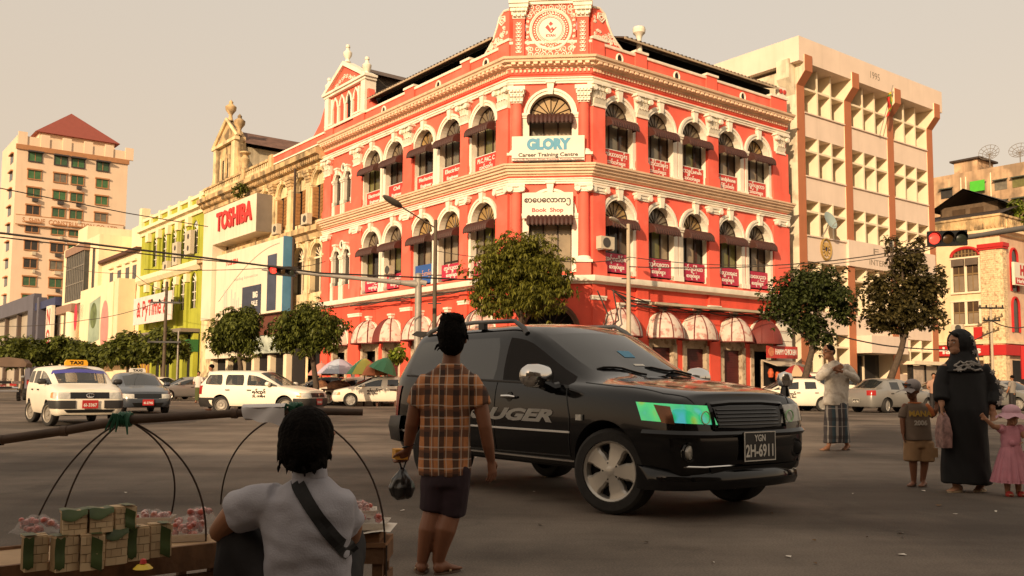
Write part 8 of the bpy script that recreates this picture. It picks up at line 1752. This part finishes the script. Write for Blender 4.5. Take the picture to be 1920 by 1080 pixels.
# ---- bystanders far off
def bystander(label, px, d, h, az, shirt, low, skirt=True):
    p = at_px(px, d); t = thing('person', label, 'person', p, az_rot(az)-pi/2, 'bystanders'); k = h/1.68
    S3 = lambda L: [tuple(q) for q in L]
    B = [('e', (0, .01*k, 1.56*k), (.075*k, .09*k, .11*k)), ('t', [(0, 0, 1.35*k), (0, 0, 1.48*k)], [.05*k, .05*k]), ('t', [(-.2*k, 0, 1.32*k), (-.25*k, .03, 1.05*k), (-.22*k, .14*k, .86*k)], [.045*k, .04*k, .035*k]), ('t', [(.2*k, 0, 1.32*k), (.25*k, .03, 1.05*k), (.2*k, .18*k, 1.0*k)], [.045*k, .04*k, .035*k]), ('t', [(-.09*k, 0, .8*k), (-.1*k, 0, .05*k)], [.07*k, .04*k]), ('t', [(.09*k, 0, .8*k), (.1*k, 0, .05*k)], [.07*k, .04*k]), ('r', [(0, 0, .75*k, .14*k, .1*k), (0, 0, 1.35*k, .14*k, .09*k)]), ('t', [(-.1*k, -.03, .03), (-.1*k, .14*k, .03)], [.04*k, .03*k]), ('t', [(.1*k, -.03, .03), (.1*k, .14*k, .03)], [.04*k, .03*k])]
    solid(B, .018, 'body', SKIN, t, 2); solid([('r', [(0, 0, .82*k, .175*k, .125*k), (0, 0, 1.1*k, .17*k, .12*k), (0, 0, 1.33*k, .19*k, .10*k), (0, 0, 1.42*k, .09*k, .07*k)]), ('t', [(-.16*k, 0, 1.34*k), (-.24*k, .01, 1.14*k)], [.07*k, .065*k], .2), ('t', [(.16*k, 0, 1.34*k), (.24*k, .01, 1.14*k)], [.07*k, .065*k], .2)], .018, 'shirt', shirt, t, 2)
    solid([('r', [(0, 0, .14*k, .16*k, .13*k), (0, 0, .5*k, .165*k, .13*k), (0, 0, .86*k, .16*k, .115*k)])] if skirt else [('t', [(-.08*k, 0, .85*k), (-.1*k, 0, .1*k)], [.1*k, .075*k], .2), ('t', [(.08*k, 0, .85*k), (.1*k, 0, .1*k)], [.1*k, .075*k], .2)], .018, 'wrap_skirt' if skirt else 'trousers', low, t, 2)
    solid([('e', (0, -.015*k, 1.60*k), (.088*k, .1*k, .09*k))], .014, 'hair', HAIR, t, 1)
OLV = mat('olive_cloth', (.06, .07, .02), .85); GRS = mat('grey_shirt_cloth', (.22, .19, .16), .85)
bystander('person in a pale shirt and olive wrap skirt standing between the parked cars at left', 373, 49, 1.68, 180, SHIRT2, OLV)
bystander('person in a light shirt behind the tail of the cream wagon taxi', 396, 36, 1.8, 250, SHIRT2, TRO, False)
bystander('person with black hair by the coral pier, just above the black bonnet', 1236, 29, 1.62, 170, GRS, TRO, False)
bystander('person in a dark cap shape between the boy and the office pillar', 1752, 38, 1.66, 200, SHIRT1, TRO, False)
bystander('person in a grey shirt near the cars at the right edge', 1899, 43, 1.66, 330, GRS, TRO, False)
# ------------------------------------------------------------------ the vendor's carrying pole, baskets and food
BAM = mat('dark_bamboo', (.085, .05, .03), .6, var=.3, scale=8, bump=.2); RAT = mat('rattan_strand', (.045, .027, .018), .7, var=.2, scale=10)
CRT = mat('crate_wood', (.17, .085, .040), .8, var=.35, scale=5, bump=.3, stretch=(1, 6, 1)); PLY = mat('pale_plywood', (.42, .28, .16), .8, var=.2, scale=4, bump=.2); GTIE = mat('green_plastic_strip', (.015, .09, .045), .5, var=.2)
yp = thing('carrying_pole', 'long dark bamboo carrying pole across the foreground at left', 'pole', px_at(340, 795, 3.7))
pp = [px_at(-160, 838, 3.55), px_at(0, 825, 3.58), px_at(120, 808, 3.62), px_at(240, 787, 3.66), px_at(440, 775, 3.74), px_at(560, 771, 3.8), px_at(680, 773, 3.86)]
obj('shaft', MB().tube(pp, [.019, .019, .018, .019, .017, .016, .015], 10), BAM, yp, smooth=True)
for i in (1, 2, 4): obj('joint_ring', MB().tube([pp[i]-V((.012, 0, 0)), pp[i]+V((.012, 0, 0))], .0215, 10), BAM, yp, smooth=True)
def tie(c):
    r = random.Random(c.x); k = MB()
    for j in range(4): k.tube([c+V((.012*j-.02, .024*cos(a), .024*sin(a))) for a in [2*pi*i/10 for i in range(11)]], .008, 5)
    for j in range(5): a = r.uniform(-.9, .9); k.tube([c+V((0, -.02, 0)), c+V((.05*a, -.03, .02)), c+V((.09*a, -.03, -.03-.03*r.random()))], [.010, .008, .003], 5)
    return k
c1, c2 = px_at(236, 786, 3.66), px_at(556, 767, 3.8)
for c in (c1, c2): obj('green_tie', tie(c), GTIE, yp, smooth=True)
cl = thing('cloth', 'white cloth folded over the carrying pole beside the dark haired vendor', 'cloth', px_at(500, 780, 3.75))
k = MB(); A = [px_at(456, 768, 3.74), px_at(536, 766, 3.77)]
def clf(a, b):
    p = A[0].lerp(A[1], a); dz = .075*b*(.55+.45*a) if b > 0 else 0; return p+V((.01*b*(1-a), -.026-.006*sin(9*a+3*b), .006-dz+.004*sin(12*a)))
k.grid(clf, 14, 8); k.grid(lambda a, b: A[0].lerp(A[1], a)+V((0, -.026+.052*b, .008+.014*sin(pi*b))), 14, 5); k.grid(lambda a, b: A[0].lerp(A[1], a)+V((0, .026, .006-.05*b)), 14, 4); obj('fabric', k, mat('white_cotton_cloth', (.74, .70, .68), .85, var=.08), cl, smooth='all')
# left tray
ZT = .40
def P(px, py, z): return px_ground(px, py, z)
tA, tB = P(-30, 1062, ZT), P(425, 1012, ZT)
bk1 = thing('vendor_basket', 'left vendor basket, a plywood tray hung on rattan strands', 'basket', (P(200, 1040, ZT).x, P(200, 1040, ZT).y, 0), 0, 'vendor baskets')
ux = (tB-tA).normalized(); uy = V((-ux.y, ux.x, 0)); L1 = (tB-tA).length
TM = Matrix(((ux.x, uy.x, 0, tA.x), (ux.y, uy.y, 0, tA.y), (0, 0, 1, 0), (0, 0, 0, 1)))
obj('tray_board', MB(TM).box(-.05, L1, -.10, .34, ZT-.03, ZT), PLY, bk1)
for y0 in (-.10, .33): obj('rim_slat', MB(TM).box(-.05, L1, y0-.012, y0+.012, ZT-.09, ZT+.012), CRT, bk1)
for i in range(5): obj('crate_slat', MB(TM).box(.12, L1-.06, -.085+.0*i, -.06, ZT-.10-.065*(i+1), ZT-.10-.065*i-.012), CRT, bk1)
for x in (.14, L1-.1):
    for y0 in (-.07, .27): obj('crate_post', MB(TM).box(x, x+.035, y0, y0+.035, 0, ZT-.091), CRT, bk1)
def strand(c, px, py, z, bulge, par): e = P(px, py, z); m_ = c.lerp(e, .5)+V(bulge); return obj('rattan_strand', MB().tube([((1-t)**2)*c+2*t*(1-t)*(m_*2-(c+e)*.5)+(t**2)*e for t in [i/16 for i in range(17)]], .0042, 6), RAT, par, smooth=True)
strand(c1, 62, 992, ZT, (-.05, .05, .06), bk1); strand(c1, 112, 1000, ZT, (-.03, -.03, .05), bk1); strand(c1, 318, 975, ZT, (.07, .05, .05), bk1); strand(c1, 386, 1015, ZT, (.09, -.02, .06), bk1)
# woven food boxes
WOV = [mat('bamboo_weave', (.60, .44, .26), .75, var=.15, scale=10), mat('bamboo_weave_dark', (.50, .35, .20), .75, var=.15, scale=10)]; BLF = mat('banana_leaf', (.05, .072, .02), .5, var=.45, scale=9, stretch=(1, 8, 1)); INN = mat('box_inner', (.30, .20, .10), .9, var=0)
def woven(label, u, v, z, w, d, h, rot, leafside, seed):
    r = random.Random(seed); p = TM @ V((u, v, z)); t = thing('woven_box', label, 'food box', p, atan2(ux.y, ux.x)+rot, 'woven food boxes in banana leaf')
    lobj('box_core', MB().box(-w/2+.004, w/2-.004, -d/2+.004, d/2-.004, 0, h-.004), INN, t)
    for face_ in range(3):
        nu, nv = (2, 4) if face_ < 2 else (2, 3)
        for i in range(nu+1):
            for j in range(nv):
                off = (-.5 if j % 2 else 0); a0, a1 = max(0, (i+off)/nu), min(1, (i+1+off)/nu); b0, b1 = j/nv, (j+1)/nv
                if a1-a0 < .1: continue
                g = .010; e = .003+r.uniform(0, .004); X = lambda a: -w/2+w*a; Y_ = lambda a: -d/2+d*a; Z = lambda b: h*b
                if face_ == 0: q = MB().box(X(a0+g), X(a1-g), -d/2-e, -d/2+.004, Z(b0+g), Z(b1-g))
                elif face_ == 1: q = MB().box(w/2-.004, w/2+e, Y_(a0+g), Y_(a1-g), Z(b0+g), Z(b1-g))
                else: q = MB().box(X(a0+g), X(a1-g), Y_(b0+g), Y_(b1-g), h-.004, h+e)
                lobj('bamboo_strip', q, r.choice(WOV), t)
    k = MB(); e = .009
    if leafside == 'top': k.grid(lambda a, b: (-w/2-.004+(w+.008)*a, -d/2-.012*(b < .12)+d*b, h+e+.003*sin(7*a)-(.03+.012*sin(5*a))*(b < .1)), 8, 10)
    elif leafside == 'left': k.grid(lambda a, b: (-w/2-.006+w*.45*a, -d/2-e-.003*sin(8*b), h*(.1+.9*b)+.004*sin(9*a)), 6, 6); k.grid(lambda a, b: (-w/2-.006+w*.6*a, -d/2-e+d*b, h+e), 4, 6)
    else: k.grid(lambda a, b: (-w*.05+w*.5*a, -d/2-e-.003*sin(8*b), h*(.12+.9*b)-.02*a), 6, 6); k.grid(lambda a, b: (-w*.05+w*.5*a, -d/2-e+d*b, h+e), 4, 6)
    lobj('banana_leaf', k, BLF, t, smooth='all')
def uv(px, py, z): q = TM.inverted() @ P(px, py, z); return q.x, q.y
spec = [(66, 1072, 'left', 'lower row woven box at the far left end'), (122, 1073, 'left', 'lower row woven box, second from left'), (173, 1070, 'right', 'lower row woven box, third from left'), (215, 1060, 'top', 'lower row woven box, fourth from left'), (258, 1052, 'left', 'lower row woven box, fifth from left'), (302, 1045, 'right', 'lower row woven box at the right end, wrapped in green leaf')]
for i, (x, y, lf, lab) in enumerate(spec):
    u, v = uv(x, y, ZT); woven(lab, u, v+.035, ZT+.001, .076, .07, .122, .12*sin(i*2.3), lf, i)
for i, (x, y, lf, lab) in enumerate(((140, 1003, 'top', 'upper woven box with a green leaf lid, leftmost of three'), (188, 999, 'top', 'middle woven box of the upper three'), (232, 992, 'right', 'rightmost tilted woven box of the upper three'))):
    u, v = uv(x, y, ZT+.128); woven(lab, u, v+.035, ZT+.128, .078, .072, .08, .1*(i-1), lf, 20+i)
FOOD = mat('red_snack', (.40, .085, .06), .35, var=.7, scale=28, spec=.6, coat=.5); FOODW = mat('clear_snack_bag', (.50, .19, .15), .18, var=.5, scale=22, spec=.8, coat=.8); FOAM = mat('foam_tray', (.66, .60, .52), .6, var=.05)
def snack(label, p, sx, sy, sz, rot, tray=True, seed=0, n=10):
    r = random.Random(seed); t = thing('snack_pack', label, 'snack pack', p, rot, 'plastic wrapped red snacks')
    if tray: lobj('foam_tray', MB().loft([[V((x*sx*k_, y*sy*k_, z)) for x, y in ((-.5, -.5), (.5, -.5), (.5, .5), (-.5, .5))] for z, k_ in ((0, .85), (.03, 1.05), (.034, 1.05), (.012, .86))]), FOAM, t)
    for i in range(n*2): c = V((r.uniform(-.36, .36)*sx, r.uniform(-.36, .36)*sy, .02+r.uniform(.1, .75)*sz)); a = r.uniform(.010, .017); lobj('snack_piece', MB().lathe([(0, -a), (a*.8, -a*.6), (a, 0), (a*.75, a*.65), (0, a)], 9, c), FOOD if r.random() < .6 else FOODW, t, smooth=True)
    k = MB().grid(lambda a, b: ((a-.5)*sx, (b-.5)*sy, .022+sz*(sin(pi*a)*sin(pi*b))**.6+.006*sin(23*a+11*b)), 14, 14); lobj('clear_wrap', k, mat('clear_film', (.8, .74, .7), .08, var=0, spec=.9, alpha=.14), t, smooth='all')
q = lambda x, y, z: P(x, y, z)
snack('bag of red snacks behind the woven boxes at the left end', q(70, 1005, ZT+.002), .20, .13, .07, .2, False, 1, 14); snack('flat tray of red snacks at the back of the left basket', q(285, 982, ZT+.06), .17, .10, .04, .1, True, 2, 10); snack('large foam tray of red snacks at the right end of the left basket', q(352, 1012, ZT+.002), .16, .13, .08, .3, True, 3, 14)
snack('second red snack bag leaning on the large foam tray', q(375, 985, ZT+.05), .13, .10, .06, .5, False, 4, 10)
lp = thing('plastic_toy', 'small yellow and red plastic packet lying on the crate edge', 'packet', q(268, 1068, ZT+.012)); lobj('packet', MB().lathe([(0, 0), (.035, .004), (.02, .018), (0, .02)], 10), mat('yellow_plastic', (.6, .42, .03), .4), lp, smooth=True); lobj('red_knob', MB().lathe([(0, .018), (.013, .022), (.01, .036), (0, .04)], 8), SIGNRED, lp, smooth=True)
# right basket beside the vendor
bk2 = thing('vendor_basket', 'right vendor basket, a small wooden crate stacked with foam trays of snacks', 'basket', (P(690, 1040, .3).x, P(690, 1040, .3).y, 0), 0, 'vendor baskets')
c0 = P(668, 1030, .36); e = MB(); X0, Y0 = c0.x-.22, c0.y; W2, D2 = .34, .24
for i, z in enumerate((.30, .17, .05)): obj('crate_slat', MB().box(X0, X0+W2, Y0-.012, Y0, z, z+.07), CRT, bk2); obj('crate_slat', MB().box(X0+W2-.001, X0+W2+.011, Y0, Y0+D2, z, z+.07), CRT, bk2)
for x, y in ((X0+W2-.05, Y0+.001), (X0+W2-.05, Y0+D2-.04), (X0, Y0+.001), (X0, Y0+D2-.04)): obj('crate_post', MB().box(x, x+.045, y, y+.035, 0, .369), CRT, bk2)
obj('cardboard', MB().box(X0-.02, X0+W2+.01, Y0-.02, Y0+D2, .371, .39), mat('cardboard', (.26, .13, .06), .85, var=.2), bk2); obj('cardboard_flap', MB().box(X0+.02, X0+W2-.02, Y0+.0, Y0+D2-.02, .391, .425), MATS['cardboard'], bk2)
obj('paper_liner', MB().grid(lambda a, b: (X0+.05+.32*a, Y0-.03+.26*b, .427+.006*sin(9*a)+.01*a), 8, 4), FOAM, bk2, smooth='all')
snack('foam tray of red snacks on the crate right of the vendor', V((X0+.24, Y0+.10, .437)), .20, .17, .06, 0., True, 7, 14); snack('second snack tray stacked on top, right of the vendor', V((X0+.20, Y0+.12, .485)), .17, .14, .05, .15, True, 8, 10)
def strand2(c, e, bulge): m_ = c.lerp(e, .5)+V(bulge); return obj('rattan_strand', MB().tube([((1-t)**2)*c+2*t*(1-t)*(m_*2-(c+e)*.5)+(t**2)*e for t in [i/16 for i in range(17)]], .0042, 6), RAT, bk2, smooth=True)
strand2(c2, V((X0+W2+.005, Y0-.005, .38)), (.09, 0, .07)); obj('rattan_strand', MB().tube([V((X0+W2+.014, Y0-.014, z)) for z in (.38, .2, .02)], .0042, 6), RAT, bk2); strand2(c2, P(414, 945, .45), (-.08, .02, .07))
sh = thing('shoe', 'single black canvas shoe with a white sole beside the crate', 'shoe', (X0+.2, Y0-.075, 0)); lobj('upper', MB().loft([[V((x, r*cos(a), .02+max(0, h*sin(a)))) for a in [2*pi*i/12 for i in range(12)]] for x, r, h in ((-.12, .03, .07), (-.06, .038, .085), (.02, .04, .06), (.09, .036, .045), (.13, .015, .02))]), BLACK, sh, smooth=True); lobj('sole', MB().box(-.125, .13, -.038, .038, 0, .02), FOAM, sh)
# scraps of paper and leaves on the road
rl = random.Random(4)
for i in range(34):
    x, y = rl.uniform(-30, 1900), rl.uniform(790, 1070); g = px_ground(x, y, .004); s = rl.uniform(.012, .035)
    a = rl.uniform(0, 6); k = MB().add([(g.x+s*cos(a+q*1.57)*rl.uniform(.5, 1.2), g.y+s*sin(a+q*1.57)*rl.uniform(.5, 1.2), .004+rl.uniform(0, .012)) for q in range(4)], [(0, 1, 2), (0, 2, 3)])
    tag(obj('litter', k, FOAM if rl.random() < .4 else mat('dry_leaf', (.16, .09, .04), .9)), 'scrap of litter or dry leaf lying on the asphalt', 'litter', 'litter scattered on the road')
bpy.data.scenes.remove(WORK)
